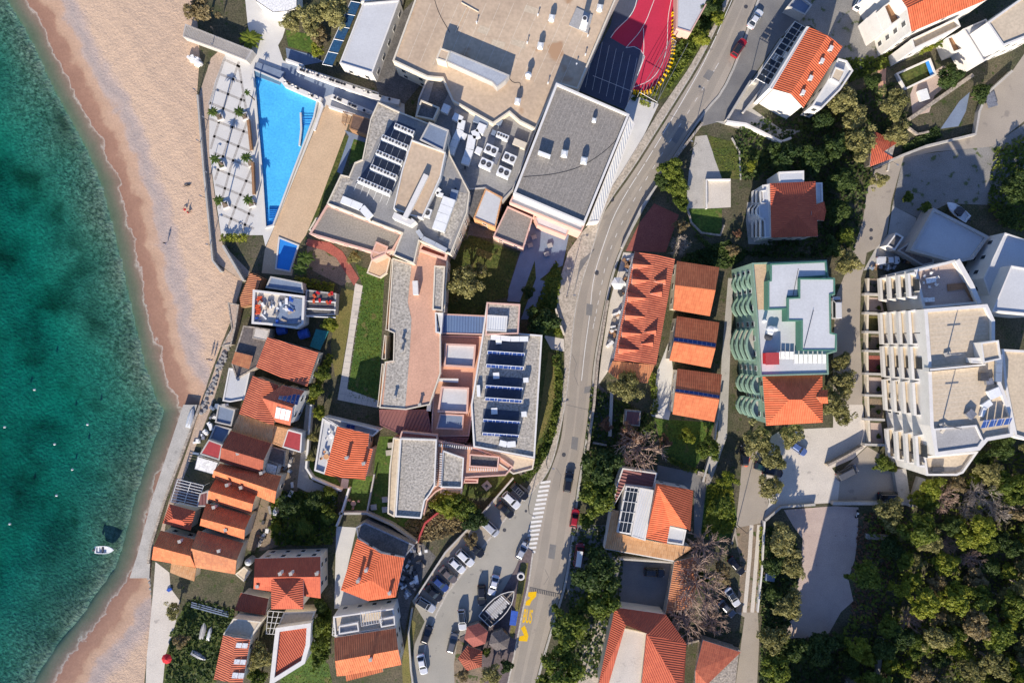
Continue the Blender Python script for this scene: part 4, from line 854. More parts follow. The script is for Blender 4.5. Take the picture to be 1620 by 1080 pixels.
# ---------------- villas south of the hotel
v = gable('villa', (534,674),(513,751),(540,755),(559,680),(578,759),(584,686),6.4, 'white villa with a bright orange striped roof and a paved seaward terrace', 'tile_bright', wall='pink_wall', rise=.9, win={'maxn': 12})
pitched('villa_bay', {'A': (582,708), 'B': (590,710), 'C': (578,758), 'D': (570,756)}, 6.3, 'narrow orange side bay along the villa with the seaward terrace', ['B C D A'], 'tile_bright', wall='pink_wall', cat='house wing')
flat('villa_terrace', [(510,661),(533,673),(514,750),(497,744)],4.2, 'whitish paved roof terrace with furniture on the sea side of the villa', cat='terrace', wall='white_wall', roof='white_roof', par=.5, parw=.35)
flat('villa_terrace', [(512,659),(600,680),(590,690),(536,676)],4.2, 'grey shaded roof terrace on the hotel side of the villa', cat='terrace', wall='white_wall', roof='grey_roof', par=.35)
pitched('villa', {'A': (565,851), 'B': (603,874), 'C': (640,882), 'D': (626,944), 'F': (603,947), 'G': (582,950), 'I': (539,933), 'J': (550,898), 'R0': (603,875,1.2), 'R1': (587,917,1.4)}, 6, 'angular orange-roofed villa with a dark pergola and a white side terrace', ['I J A R0 R1', 'D F R1 R0 C', 'F G I R1'], 'tile_bright', wall='white_wall', win={'maxn': 10}, walls=['A', 'B', 'C', 'D', 'F', 'G', 'I', 'J'])
flat('slatted_pergola', [(563,834),(577,826),(656,862),(640,881),(603,873),(566,850)],4.2, 'grey slatted pergola roof above the angular orange-roofed villa', cat='pergola', wall='steel', roof='dark_slab', par=.1)
hv = gable('apartment_house', (403,883),(507,880),(507,912),(402,913),(507,946),(401,931),7, 'cream house with a dark maroon slope and a square hipped tower', 'tile_red', wall='cream_wall', rise=2, win={'maxn': 20})
pitched('tower_house', {'A': (429,911), 'B': (480,910), 'C': (480,963), 'D': (429,963), 'R0': (453,940)}, 8.6, 'square tower with a four-sided red hipped roof on the cream house', ['A B R0', 'B C R0', 'C D R0', 'D A R0'], 'tile_red', wall='cream_wall', rise=1.7, cat='tower', win={'maxn': 8})
flat('patio_roof', [(449,968),(499,966),(491,987),(438,994)],4, 'cream patio roof under the square hipped tower', cat='terrace', wall='cream_wall', roof='sand_roof', par=.25)
t5 = flat('parapet_house', [(436,993),(492,985),(490,1020),(482,1049),(426,1084)],5.5, 'house with a red tiled roof sunk inside a broad white parapet', cat='house', wall='white_wall', roof='tile_red', par=.5, parw=.9, win={'maxn': 10})
pitched('outbuilding', {'A': (381,937), 'B': (425,946), 'C': (420,973), 'D': (371,965)}, 4, 'dark red lean-to roof beside the cream house with the tower', ['A B C D'], 'tile_rust', wall='grey_wall', cat='outbuilding')
flat('cream_terrace', [(369,978),(413,983),(396,1010),(353,1003)],6.3, 'plain cream flat terrace at the head of the tall house with skylights', cat='terrace', wall='cream_wall', roof='sand_roof', par=.15)
gable('tall_house', (353,1004),(338,1074),(361,1078),(373,1008),(384,1080),(396,1011),7, 'tall cream house with three white skylights at the lower edge', 'tile_brick', wall='cream_wall', rise=1.2, win={'maxn': 12})
pitched('villa', {'A': (529,1008), 'B': (626,993), 'C': (635,1051), 'D': (605,1057), 'F': (606,1062), 'G': (548,1077), 'I': (547,1068), 'J': (533,1069), 'R0': (530,1045), 'R1': (630,1027)}, 6.4, 'villa with one dark and one orange slope below the pair of roof terraces', ['A B R1 R0', 'C D F G I J R0 R1'], 'tile_orange', wall='cream_wall', rise=1.8, win={'maxn': 8}, gables=['A J R0', 'B C R1'])
flat('roof_terrace', [(527,975),(622,962),(627,992),(530,1006)],5.8, 'whitish roof terrace with two grey sunken balconies above the two-tone villa', cat='terrace', wall='white_wall', roof='sand_roof', par=.35, win={'maxn': 8})
for q in ([(536,990),(566,984),(568,998),(536,1003)],[(600,979),(624,974),(625,988),(603,992)]):
 flat('sunken_balcony', q, 6.4, 'grey sunken balcony box on the whitish roof terrace', cat='balcony', wall='white_wall', roof='grey_roof', par=.5, parw=.25, z0=5.4, group='sunken balconies')
# ---------------- east of the road
R1_ = gable('dormer_block', (1004,398),(971,570),(1013,573),(1036,403),(1038,577),(1068,409),6.6, 'long roadside building with rows of small dormers along a terracotta roof', 'tile_brick', wall='white_wall', rise=1.6, win={'maxn': 20})
pitched('porch_roof', {'A': (969,571), 'B': (1036,577), 'C': (1024,606), 'D': (980,602), 'F': (962,588)}, 4, 'low worn terracotta porch roof at the lower end of the dormered block', ['C D F A B'], 'tile_old', cat='porch', wall='white_wall', edge='white_wall')
def three(n0, n1, r1, r0, s1, s0, lab):
 return gable('twin_house', n0, n1, r1, r0, s1, s0,5.4, lab, 'tile_orange', wall='cream_wall', rise=1.6, win={'maxn': 6}, edge='wood')
th = [three((1071,413),(1138,423),(1132,459),(1068,451),(1123,500),(1065,490), 'topmost of the three gabled houses behind the dormered block, without solar panels'),
      three((1071,500),(1138,510),(1132,551),(1066,541),(1124,582),(1059,570), 'middle one of the three gabled houses behind the dormered block'),
      three((1072,583),(1142,592),(1138,632),(1068,621),(1130,667),(1064,655), 'gabled house with solar panels next to the sunny lawn')]
for k, (a, b, c, d) in enumerate((((1068,522),(1134,531),(1132,549),(1066,539)),((1070,605),(1140,614),(1138,630),(1068,619)))):
 o = 2 if k else 1
 mb = MB(); f = [W(*a, 6.62 - .75), W(*b, 6.62 - .75), W(*c, 7.10), W(*d, 7.10)]; f = f[::-1]; mb.face(f, 0, quv(f)); O('solar_panel', mb, M['solar_cell'], th[o])
mh = pitched('hipped_house', {'A': (1218,290), 'B': (1290,287), 'C': (1294,374), 'D': (1220,376), 'R0': (1260,322), 'R1': (1261,340)}, 7, 'square house with a maroon hipped roof and a pale blue seaward terrace', ['A B R0', 'C D R1', 'B C R1 R0', 'D A R0 R1'], 'tile_red', wall='white_wall', rise=1.5, cat='house', win={'maxn': 16})
pitched('bay_roof', {'A': (1284,326), 'B': (1304,319), 'C': (1307,334), 'D': (1304,349), 'F': (1284,348), 'R0': (1284,337), 'R1': (1303,334)}, 6.8, 'small maroon bay roof on the uphill side of the square hipped house', ['B A R0 R1', 'F D R1 R0', 'D C B R1'], 'tile_red', wall='white_wall', rise=1, cat='bay')
flat('roof_terrace', [(1232,272),(1272,270),(1272,288),(1233,290)],6.8, 'pale blue flat roof at the upper side of the maroon hipped house', cat='terrace', wall='white_wall', roof='white_roof', par=.12)
flat('roof_terrace', [(1206,293),(1217,291),(1220,376),(1210,376),(1209,350),(1201,342),(1200,330),(1207,316)],6.6, 'pale strip terrace with a curved bay along the maroon hipped house', cat='terrace', wall='white_wall', roof='white_roof', par=.2)
flat('side_terrace', [(1291,289),(1301,289),(1302,319),(1291,322)],6, 'small stained white terrace tucked in the uphill corner of the maroon house', cat='terrace', wall='white_wall', roof='white_roof', par=.2)
def balcony(name, pts, z, label, group, wall='white_wall', floor='sand_roof', hh=1.0, t=.18, plants=None, root=None):
 P = WP(pts, z + hh); mb = MB()
 r = E(name, (*cen(P), z), label, 'balcony', group)
 mb.prism(P, z - .2, z, bot=True); O('floor', mb, M[floor], r)
 mb = MB(); mb.strip(P, t, z, z + hh); O('balustrade', mb, M[wall], r)
 return r
for s in range(3):
 z = 1.2 + 2.3 * s; dx = (z + 1 - 7.6) / 150 * 400 * 1.0
 for (y0, y1, bul) in ((301,322,0),(322,346,6),(346,376,0)):
  x0 = 1208 + dx; pts = [(x0 + 6, y0),(x0 - 2, y0 + 1),(x0 - 2 - bul, (y0 + y1) / 2 - 4),(x0 - 2 - bul, (y0 + y1) / 2 + 4),(x0 - 2, y1 - 1),(x0 + 6, y1)]
  lab = {301: 'straight white balcony at the upper end of the maroon house front', 322: 'curved white balcony in the middle of the maroon house front', 346: 'straight white balcony at the lower end of the maroon house front'}[y0]
  balcony('balcony', pts, z, lab + (', ' + ['lowest', 'middle', 'topmost'][s] + ' of its stack'), 'balconies of the maroon house')
# white house with solar pergola
WH = gable('white_house', (1280,43),(1222,141),(1251,149),(1309,56),(1271,171),(1333,74),9, 'white house with a long orange roof and four white roof lights', 'tile_bright', wall='white_wall', rise=1.5, win={'maxn': 10})
flat('roof_verge', [(1276,42),(1282,43),(1222,142),(1216,140)],9.0, 'thin white verge along the roadward eave of the white house', cat='verge', wall='white_wall', roof='white_roof', par=.1)
flat('annex', [(1326,92),(1340,96),(1350,112),(1330,142),(1300,172),(1284,168),(1308,130)],6, 'white terraced annex on the uphill side of the white house', wall='white_wall', roof='white_roof', par=.5, parw=.35, win={'maxn': 6})
flat('raised_deck', [(1322,106),(1338,112),(1328,132),(1314,124)],6.6, 'small sand-coloured raised deck on the white annex', cat='terrace', wall='white_wall', roof='sand_roof', par=.1, z0=5.4)
# top right villas
T1 = gable('villa', (1463,-4),(1424,-10),(1436,13),(1470,-4),(1442,51),(1516,20),13, 'tall white building with a smooth orange roof at the upper edge', 'tile_bright', wall='white_wall', rise=.05) if False else pitched('villa', {'A': (1400,-40), 'B': (1590,-110), 'C': (1575,-6), 'D': (1516,19), 'F': (1442,51), 'G': (1434,14), 'R0': (1435,13,1.4), 'R1': (1480,-8,1.6), 'R2': (1560,-50,1.6)}, 13, 'tall white building with a smooth orange roof at the upper edge', ['F D C R2 R1 R0', 'A R0 R1 R2 B'], 'tile_bright', wall='white_wall', walls=['A', 'B', 'C', 'D', 'F', 'G'], win={'maxn': 16, 'skip': .3})
for s, q in enumerate(([(1372,28),(1408,4),(1420,30),(1384,56)],[(1384,18),(1414,-2),(1428,26),(1396,48)],[(1398,10),(1420,-6),(1433,24),(1410,40)])):
 flat('stepped_terrace', q, 4 + 3 * s, 'white walled terrace ' + ['lowest', 'middle', 'topmost'][s] + ' of the steps beside the tall orange-roofed building', cat='terrace', wall='white_wall', roof='wood', par=.9, parw=.25)
flat('front_terrace', [(1442,62),(1514,28),(1520,42),(1446,78)],9, 'long white balcony block below the smooth orange roof', cat='balcony', wall='white_wall', roof='sand_roof', par=.8, parw=.3, win={'maxn': 6})
flat('white_villa', [(1562,36),(1640,-20),(1670,40),(1587,73)],12, 'white cubic villa with a wide sand-coloured flat roof at the upper corner', wall='white_wall', roof='sand_roof', par=.3, parw=.4, win={'maxn': 12})
flat('villa_step', [(1524,46),(1560,30),(1590,74),(1556,98)],7, 'white stepped terrace in front of the cubic villa', cat='terrace', wall='white_wall', roof='white_roof', par=.4)
flat('villa_porch', [(1498,60),(1514,52),(1524,78),(1508,84)],4, 'small white walled porch at the foot of the cubic villa', cat='porch', wall='white_wall', roof='wood', par=.8)
gp = flat('garden_enclosure', [(1418,116),(1472,92),(1482,118),(1432,142)],.9, 'rectangular white-rimmed garden plot with a strip of blue pool', cat='garden', wall='white_wall', roof='grass', par=.7, parw=.35)
skin(gp, 'pool', [(1463,96),(1472,92),(1481,117),(1472,121)],.55, 'deep_pool_tile')
gable('tiled_shed', (1384,208),(1420,226),(1398,240),(1380,222),(1414,250),(1376,264),3.4, 'small red-roofed shed half hidden by olive trees beside the lane', 'tile_red', wall='stone_wall', rise=.5, cat='shed')
flat('dark_annex', [(1246,10),(1262,-10),(1285,8),(1274,24)],3, 'bluish walled pool terrace with teal water near the upper edge', cat='pool terrace', wall='grey_wall', roof='slate_blue', par=.5)
# ---------------- green-trimmed building
GB = flat('green_block', [(1190,416),(1308,411),(1311,438),(1321,440),(1321,466),(1313,470),(1315,526),(1324,529),(1324,556),(1310,560),(1311,592),(1203,595),(1197,500)],13, 'green-trimmed apartment block with stepped white roofs', wall='green_paint', roof='white_roof', par=.3, parw=.3, win={'maxn': 40})
skin(GB, 'tan_terrace', [(1193,418),(1219,418),(1215,444),(1215,489),(1199,490)],12.72, 'tan_deck')
GB1 = flat('roof_storey', [(1219,417),(1307,413),(1309,437),(1265,440),(1264,470),(1247,470),(1247,489),(1215,490),(1215,444),(1219,443)],15, 'white penthouse roof with a green rim at the upper end of the green-trimmed block', cat='penthouse', wall='dark_green_paint', roof='white_roof', par=.15, parw=.3, z0=12.6)
GB2 = flat('roof_storey', [(1264,440),(1321,440),(1321,465),(1314,467),(1315,526),(1324,528),(1323,555),(1268,555),(1268,508),(1246,508),(1246,471),(1264,470)],15.6, 'larger white penthouse roof with a green rim on the uphill side of the green-trimmed block', cat='penthouse', wall='dark_green_paint', roof='white_roof', par=.15, parw=.3, z0=12.6)
pitched('hipped_wing', {'A': (1206,592), 'B': (1301,593), 'C': (1302,668), 'D': (1212,673), 'R0': (1248,632), 'R1': (1269,632)}, 12, 'red hipped roof at the plaza end of the green-trimmed block', ['A B R1 R0', 'C D R0 R1', 'B C R1', 'D A R0'], 'tile_bright', wall='green_paint', rise=2.3, cat='house wing', win={'maxn': 24}, edge='green_paint')
pitched('dormer', {'A': (1298,617), 'B': (1310,616), 'C': (1310,638), 'D': (1299,638), 'R0': (1292,628), 'R1': (1309,628)}, 12.2, 'small red dormer on the uphill slope of the hipped roof', ['B A R0 R1', 'D C R1 R0'], 'tile_bright', wall='green_paint', rise=.8, cat='dormer', edge='green_paint')
st_lab = ['highest up the lane', 'second from the upper end', 'long middle', 'second from the plaza end', 'nearest the plaza']
for si, (ya, yb, bul) in enumerate(((428,456,6),(468,496,6),(520,570,8),(596,624,6),(634,662,6))):
 for s in range(4):
  z = 1.3 + 3.0 * s; k = (1 - 13 / 150) / (1 - (z + 1) / 150)
  xw = 810 + (1196 - 810) * k + (2 if si < 3 else 9); yy = lambda y: 540 + (y - 540) * (1 - 13 / 150) / (1 - (z + 1) / 150)
  ring = [(xw + 2, yy(ya))]
  for q in range(7):
   t = q / 6; ring.append((xw - 4 - bul * sin(pi * t) , yy(ya + (yb - ya) * t)))
  ring.append((xw + 2, yy(yb)))
  balcony('balcony', ring, z, 'curved green balcony, ' + ['lowest', 'second lowest', 'second highest', 'highest'][s] + ' of the ' + st_lab[si] + ' stack', 'curved balconies of the green-trimmed block', wall='green_paint', floor='concrete', t=.4)
# ---------------- long white apartment block at the right
AB = flat('apartment_block', [(1462,489),(1562,481),(1574,507),(1574,538),(1584,570),(1584,606),(1604,661),(1603,690),(1563,697),(1550,712),(1480,721),(1472,674),(1468,570)],16, 'long white apartment block with a tan roof and stepped balconies', cat='apartment block', wall='white_wall', roof='sand_roof', par=.6, parw=.7, win={'maxn': 10})
seams(AB, (1470,492),(1472,575),(1560,568),(1558,486),12,15.405, 'cream_wall', .06); seams(AB, (1472,588),(1482,676),(1545,668),(1548,582),12,15.405, 'cream_wall', .06)
flat('lower_block', [(1447,427),(1511,411),(1534,448),(1548,480),(1461,488)],13, 'white lower block whose roof terrace holds white furniture, beside the garage roof', cat='apartment block', wall='white_wall', roof='gravel_lot', par=.7, parw=.5)
flat('roof_strip', [(1478,678),(1545,672),(1556,696),(1548,708),(1482,717)],16.02, 'bluish grey lower section at the plaza end of the tan roof', cat='roof section', wall='white_wall', roof='grey_roof', par=.3, z0=15.2)
flat('cross_wall', [(1470,582),(1560,574),(1560,579),(1470,588)],16.6, 'white cross wall dividing the tan roof in two', cat='wall', wall='white_wall', roof='white_wall', par=.02, z0=15)
flat('rooftop_hut', [(1552,542),(1580,538),(1584,568),(1556,574)],17.8, 'white stair head with a blue door on the uphill edge of the tan roof', cat='roof structure', wall='white_wall', roof='sand_roof', par=.3, z0=15)
flat('roof_box', [(1536,566),(1556,566),(1556,575),(1537,574)],17, 'small white box beside the stair head on the tan roof', cat='roof structure', wall='white_wall', roof='white_wall', par=.05, z0=15)
flat('plaza_terrace', [(1462,722),(1548,714),(1524,748),(1514,752),(1466,752)],12.6, 'cream terrace with a dark table at the plaza end of the apartment block', cat='terrace', wall='white_wall', roof='sand_roof', par=.6, parw=.4)
flat('uphill_wing', [(1585,552),(1640,555),(1640,700),(1606,690),(1590,610)],11, 'white uphill wing with small dark windows behind the apartment block', wall='white_wall', roof='sand_roof', par=.4, parw=.5, win={'maxn': 12})
# balconies of the west front: four storeys in four bays
bays = [(432,470, 'uppermost bay'),(490,545, 'upper middle bay'),(548,602, 'middle bay'),(606,660, 'lower middle bay'),(692,742, 'lowest bay')]
for bi, (ya, yb, bl) in enumerate(bays):
 for s in range(4):
  z = 1.5 + 3.5 * s; kk = (1 - 16 / 150) / (1 - (z + 1) / 150)
  top = (1449 if bi == 0 else 1464 + (ya - 490) / 250 * 14); zt = 13 if bi == 0 else 16
  kk = (1 - zt / 150) / (1 - (z + 1) / 150)
  f = lambda x, y: (810 + (x - 810) * kk, 540 + (y - 540) * kk)
  xa, xb = top, top + (yb - ya) / 250 * 14
  lab = 'white balcony, ' + ['lowest', 'second lowest', 'second highest', 'highest'][s] + ' in the ' + bl + ' of the apartment block'
  r = balcony('balcony', [f(xa, ya), f(xa - 11, ya + 1), f(xb - 11, yb - 1), f(xb, yb)], z, lab, 'balconies of the long apartment block', t=.55)
  b0 = f((xa + xb) / 2 - 1,(ya + yb) / 2); P = WP([f(xa, ya), f(xb, yb)], z + 1)
  ang = atan2(P[1][1] - P[0][1], P[1][0] - P[0][0]); g = inst('glass_door', boxmesh('glass_door', (2.4,.12,2.1), 'window_pane'), r, ((P[0][0] + P[1][0]) / 2 - .1,(P[0][1] + P[1][1]) / 2, z + .02), ang)
# upper right grey blocks in shade
flat('garage_block', [(1477,329),(1565,374),(1540,410),(1512,416),(1440,396),(1445,386)],4.5, 'wide bluish flat garage roof with a white rim behind the boat on land', wall='grey_wall', roof='white_roof', par=.5, parw=.6)
flat('stepped_block', [(1590,368),(1640,385),(1620,440),(1566,470),(1556,440)],8, 'grey stepped block with a ladder-like facade at the photo edge above the apartment block', wall='white_wall', roof='white_roof', par=.3, win={'maxn': 12})
flat('stepped_block', [(1600,420),(1660,430),(1660,500),(1570,492)],11, 'white block with a curved sunny wall uphill of the apartment block', wall='white_wall', roof='white_roof', par=.3)
flat('entrance_box', [(1403,388),(1418,368),(1430,375),(1416,396)],3, 'small dark-topped white-rimmed box beside the lane', cat='shed', wall='white_wall', roof='dark_slab', par=.3)
flat('pitched_shed', [(1420,396),(1438,384),(1476,404),(1478,416),(1460,420)],2.6, 'dark brownish lean-to roof against the garage block', cat='shed', wall='grey_wall', roof='dark_roof', par=.05)
# ---------------- south east houses
S1 = pitched('courtyard_house', {'A': (1038,764), 'B': (1097,775), 'C': (1092,840), 'F': (1060,830), 'G': (1055,860), 'D': (1022,850), 'R0': (1041,768), 'R1': (1087,836)}, 6.4, 'square house with a diagonal ridge splitting its red roof in two', ['D A R0 R1 F G', 'B C R1', 'B R1 R0', 'A B R0'], 'tile_bright', wall='white_wall', rise=2.9, walls=['A', 'B', 'C', 'F', 'G', 'D'], win={'maxn': 6})
flat('white_terrace', [(1058,832),(1086,838),(1081,862),(1054,858)],4.6, 'small white terrace cut into the corner of the square diagonal-ridged house', cat='terrace', wall='white_wall', roof='white_roof', par=.3)
flat('corrugated_roof', [(1012,771),(1034,775),(1021,855),(999,848)],5, 'white corrugated roof strip beside the square diagonal-ridged house', cat='annex', wall='white_wall', roof='corrugated', par=.04)
sg = flat('glazed_court', [(990,768),(1012,771),(998,846),(976,841)],4.6, 'dark glazed court roof with thin white bars', cat='glass roof', wall='white_wall', roof='dark_glass', par=.06)
mb = MB()
for k in range(5): mb.tube(W(989 - 3.4 * k, 776 + 16 * k, 4.68), W(1011 - 3.4 * k, 779 + 16 * k, 4.68),.06,.06,4)
for k in range(4): mb.tube(W(992 + 6 * k, 769 + k, 4.7), W(978 + 6 * k, 840 + 1.6 * k, 4.7),.05,.05,4)
O('glazing_bar', mb, M['white_metal'], sg)
pitched('l_shaped_roof', {'A': (968,806), 'B': (979,808), 'C': (976,842), 'D': (1000,849), 'F': (1055,860), 'G': (1098,865), 'I': (1066,886), 'J': (957,867)}, 3.8, 'L-shaped low orange roof wrapped round the glazed court', ['I J A B C D F G'], 'tile_pale', wall='white_wall', cat='house')
flat('tiled_porch', [(985,740),(1040,748),(1034,772),(990,767),(968,806),(976,765)],3.6, 'dark maroon porch roof under the bare tree', cat='porch', wall='white_wall', roof='maroon_sheet', par=.05)
pitched('court_roof', {'A': (1067,888), 'B': (1108,878), 'C': (1096,960), 'D': (1053,970)}, 3.6, 'orange roof slope under the big bare trees beside the walled court', ['D A B C'], 'tile_old', wall='stone_wall', cat='house')
pitched('long_house', {'A': (973,960), 'B': (1053,971), 'C': (1086,1018), 'D': (1081,1110), 'F': (1012,1110), 'G': (1022,1002), 'I': (976,990), 'J': (962,1085), 'K': (946,1085), 'R0': (990,988,2.2), 'R1': (1024,1002,2.3), 'R2': (1078,1092,2.3)}, 5, 'rambling red-roofed house round a whitish terrace at the lower edge', ['K J I R0', 'A K R0', 'A R0 R1', 'A R1 B', 'B C R1', 'C R2 R1', 'C D R2', 'G F R1', 'F R2 R1', 'F D R2'], 'tile_red', wall='cream_wall', walls=['A', 'B', 'C', 'D', 'F', 'G', 'I', 'J', 'K'])
flat('weathered_terrace', [(976,991),(1022,1001),(1011,1100),(958,1100)],4.4, 'weathered whitish terrace inside the rambling red-roofed house', cat='terrace', wall='cream_wall', roof='pale_concrete', par=.15)
gable('corner_house', (1112,1012),(1172,1031),(1119,1082),(1100,1060),(1163,1110),(1100,1110),4.2, 'house with a diagonal orange corner slope beside the lower lane', 'tile_brick', wall='stone_wall', rise=1.1)
flat('garden_shed', [(990,648),(1014,650),(1012,674),(988,672)],2.6, 'small maroon shed roof beside the path of the red-leaved trees', cat='shed', wall='stone_wall', roof='maroon_sheet', par=.04)
# white kiosk at the top by the red court
flat('white_annex', [(1072,-40),(1130,-40),(1122,0),(1093,52),(1070,45)],3.6, 'white flat-roofed changing block beside the red court', wall='pink_wall', roof='white_roof', par=.15)
# unseen tall block added south of the frame to shade the gravel yard
flat('shade_block', [(1316,1202),(1450,1202),(1450,1330),(1316,1330)],24, 'tall cream apartment block down the lane from the gravel yard', cat='apartment block', wall='cream_wall', roof='sand_roof', par=.6, win={'maxn': 24})
# ================================================================== TREES AND PLANTS
def quadcloud(P, N, size, tint, name, m, rnd, smooth=None):
 """leaf-sized quads at points P facing N"""
 n = len(P); U = np.cross(N, rnd.normal(size=(n, 3))); U /= np.linalg.norm(U, axis=1)[:, None] + 1e-9; V = np.cross(N, U)
 a = (size * .5)[:, None]; asp = rnd.uniform(.55,.9, n)[:, None]
 q = np.stack([P - a * U - a * asp * V, P + a * U - a * asp * V, P + a * U + a * asp * V, P - a * U + a * asp * V],1).reshape(-1,3)
 me = bpy.data.meshes.new(name); F = np.arange(4 * n).reshape(n, 4)
 me.from_pydata(q.tolist(),[], F.tolist())
 at = me.attributes.new('tint', 'FLOAT', 'POINT'); at.data.foreach_set('value', np.repeat(tint, 4).astype(np.float32))
 me.materials.append(M[m]); me.update(); return me
def crownmesh(name, m, seed, puffs=46, per=70, leaf=(.07,.13), flat=.72, lobes=3, spread=.2):
 rnd = np.random.default_rng(seed); P = []; N = []; T = []; Sz = []
 ph = rnd.uniform(0,6.28,4)
 for k in range(puffs):
  th = rnd.uniform(0,2 * pi); u = rnd.uniform(-.35,1.0)
  R = (.62 + spread * sin(lobes * th + ph[0]) * .7 + spread * sin((lobes + 2) * th + ph[1]) * .5) * rnd.uniform(.72,1.15)
  c = np.array([R * sqrt(max(0,1 - u * u)) * cos(th), R * sqrt(max(0,1 - u * u)) * sin(th), flat * R * u + .0])
  pr = rnd.uniform(.16,.30); tone = rnd.uniform(0,1)
  d = rnd.normal(size=(per, 3)); d /= np.linalg.norm(d, axis=1)[:, None]; d[:, 2] = np.abs(d[:, 2]) * .9 - .25 * rnd.random(per)
  r = pr * rnd.uniform(.55,1.08, per)[:, None]
  P.append(c + d * r * np.array([1,1,.8])); N.append(d + rnd.normal(scale=.55, size=(per, 3)) + np.array([0,0,.25]))
  T.append(np.clip(tone * .7 + rnd.uniform(-.05,.35, per),0,1)); Sz.append(rnd.uniform(*leaf, per))
 P = np.concatenate(P); N = np.concatenate(N); N /= np.linalg.norm(N, axis=1)[:, None]
 return quadcloud(P + np.array([0,0,1.15]), N, np.concatenate(Sz), np.concatenate(T), name, m, rnd)
def trunkmesh(name, m, seed):
 rnd = random.Random(seed); mb = MB(); mb.tube((0,0,0),(.02,.01,.55),.10,.075,8, cap=False)
 for k in range(6):
  a = k * pi / 3 + rnd.uniform(-.3,.3); e = (.5 * cos(a),.5 * sin(a), rnd.uniform(.95,1.3)); mid = (.2 * cos(a),.2 * sin(a),.8)
  mb.tube((.02,.01,.52), mid, .055,.035,5, cap=False); mb.tube(mid, e, .035,.012,5, cap=False)
 return mesh(name, mb, M[m])
def baremesh(name, m, seed, dens=1.0):
 rnd = random.Random(seed); mb = MB(); mb.tube((0,0,0),(0,0,.45),.085,.07,7, cap=False)
 def grow(p, d, L, r, lv):
  e = (p[0] + d[0] * L, p[1] + d[1] * L, p[2] + d[2] * L); mb.tube(p, e, r, r * .6,4 if lv < 2 else 3, cap=False)
  if lv >= 4: return
  for k in range(4 if lv < 3 else 3):
   q = [d[i] + rnd.gauss(0,.5) for i in range(3)]; q[2] = max(q[2],-.1) + .12; l = sqrt(sum(x * x for x in q)); t = rnd.uniform(.45,1)
   grow((p[0] + (e[0] - p[0]) * t, p[1] + (e[1] - p[1]) * t, p[2] + (e[2] - p[2]) * t), tuple(x / l for x in q), L * rnd.uniform(.55,.8), max(.0075, r * .5), lv + 1)
 for k in range(int(12 * dens)):
  a = k * 2 * pi / int(12 * dens) + rnd.uniform(-.3,.3); v = rnd.uniform(.35,1.1); l = sqrt(1 + v * v); grow((0,0,.42),(cos(a) / l, sin(a) / l, v / l), rnd.uniform(.36,.56),.05,1)
 return mesh(name, mb, M[m])
KIND = {}
def kind(key, name, crownmats, trunk, bare=False, **kw):
 KIND[key] = (name, [baremesh('branches', crownmats, 11 + i) if bare else crownmesh('crown', crownmats, hash(key) % 97 + 13 * i if False else sum(map(ord, key)) + 13 * i, **kw) for i in range(3 if not bare else 2)], trunk)
tr1, tr2 = trunkmesh('trunk', 'bark', 3), trunkmesh('trunk', 'pale_bark', 5)
kind('leaf', 'broadleaf_tree', 'leaf_green', tr1); kind('dark', 'evergreen_tree', 'leaf_dark', tr1, puffs=54)
kind('olive', 'olive_tree', 'leaf_olive', tr2, puffs=52, per=64, leaf=(.06,.11), spread=.26); kind('lime', 'young_tree', 'leaf_lime', tr1)
kind('brown', 'russet_tree', 'leaf_brown', tr1, puffs=30, per=40, spread=.3); kind('tan', 'dry_tree', 'leaf_tan', tr1, puffs=40, per=55, spread=.28)
kind('bare', 'bare_tree', 'bare_bark', None, bare=True); kind('pale', 'bare_tree', 'pale_bark', None, bare=True)
trn = random.Random(5)
def tree(px, py, r, k, label, group=None, sz=1.0, low=False, cat='tree', name=None):
 """tree whose crown is seen at photo pixel px, py with a radius of r pixels"""
 nm, crowns, tk = KIND[k]; R = r * S * 1.08; zc = (0.35 if low else 1.0) * R * sz
 x, y, _ = W(px, py, zc); root = E(name or nm, (x, y, -(.8 * R * sz) if low else 0), label, cat, group, trn.uniform(0,6.28))
 root.scale = (R, R, R * sz)
 i = trn.randrange(len(crowns)); me = crowns[i]
 c = bpy.data.objects.new('branches' if k in ('bare', 'pale') else 'crown', me); COL.objects.link(c); c.parent = root
 if tk is not None and not low:
  t = bpy.data.objects.new('trunk', tk); COL.objects.link(t); t.parent = root
 return root
def shrub(px, py, r, k, label, group=None, sz=.8): return tree(px, py, r, k, label, group, sz, True, 'shrub', 'shrub')
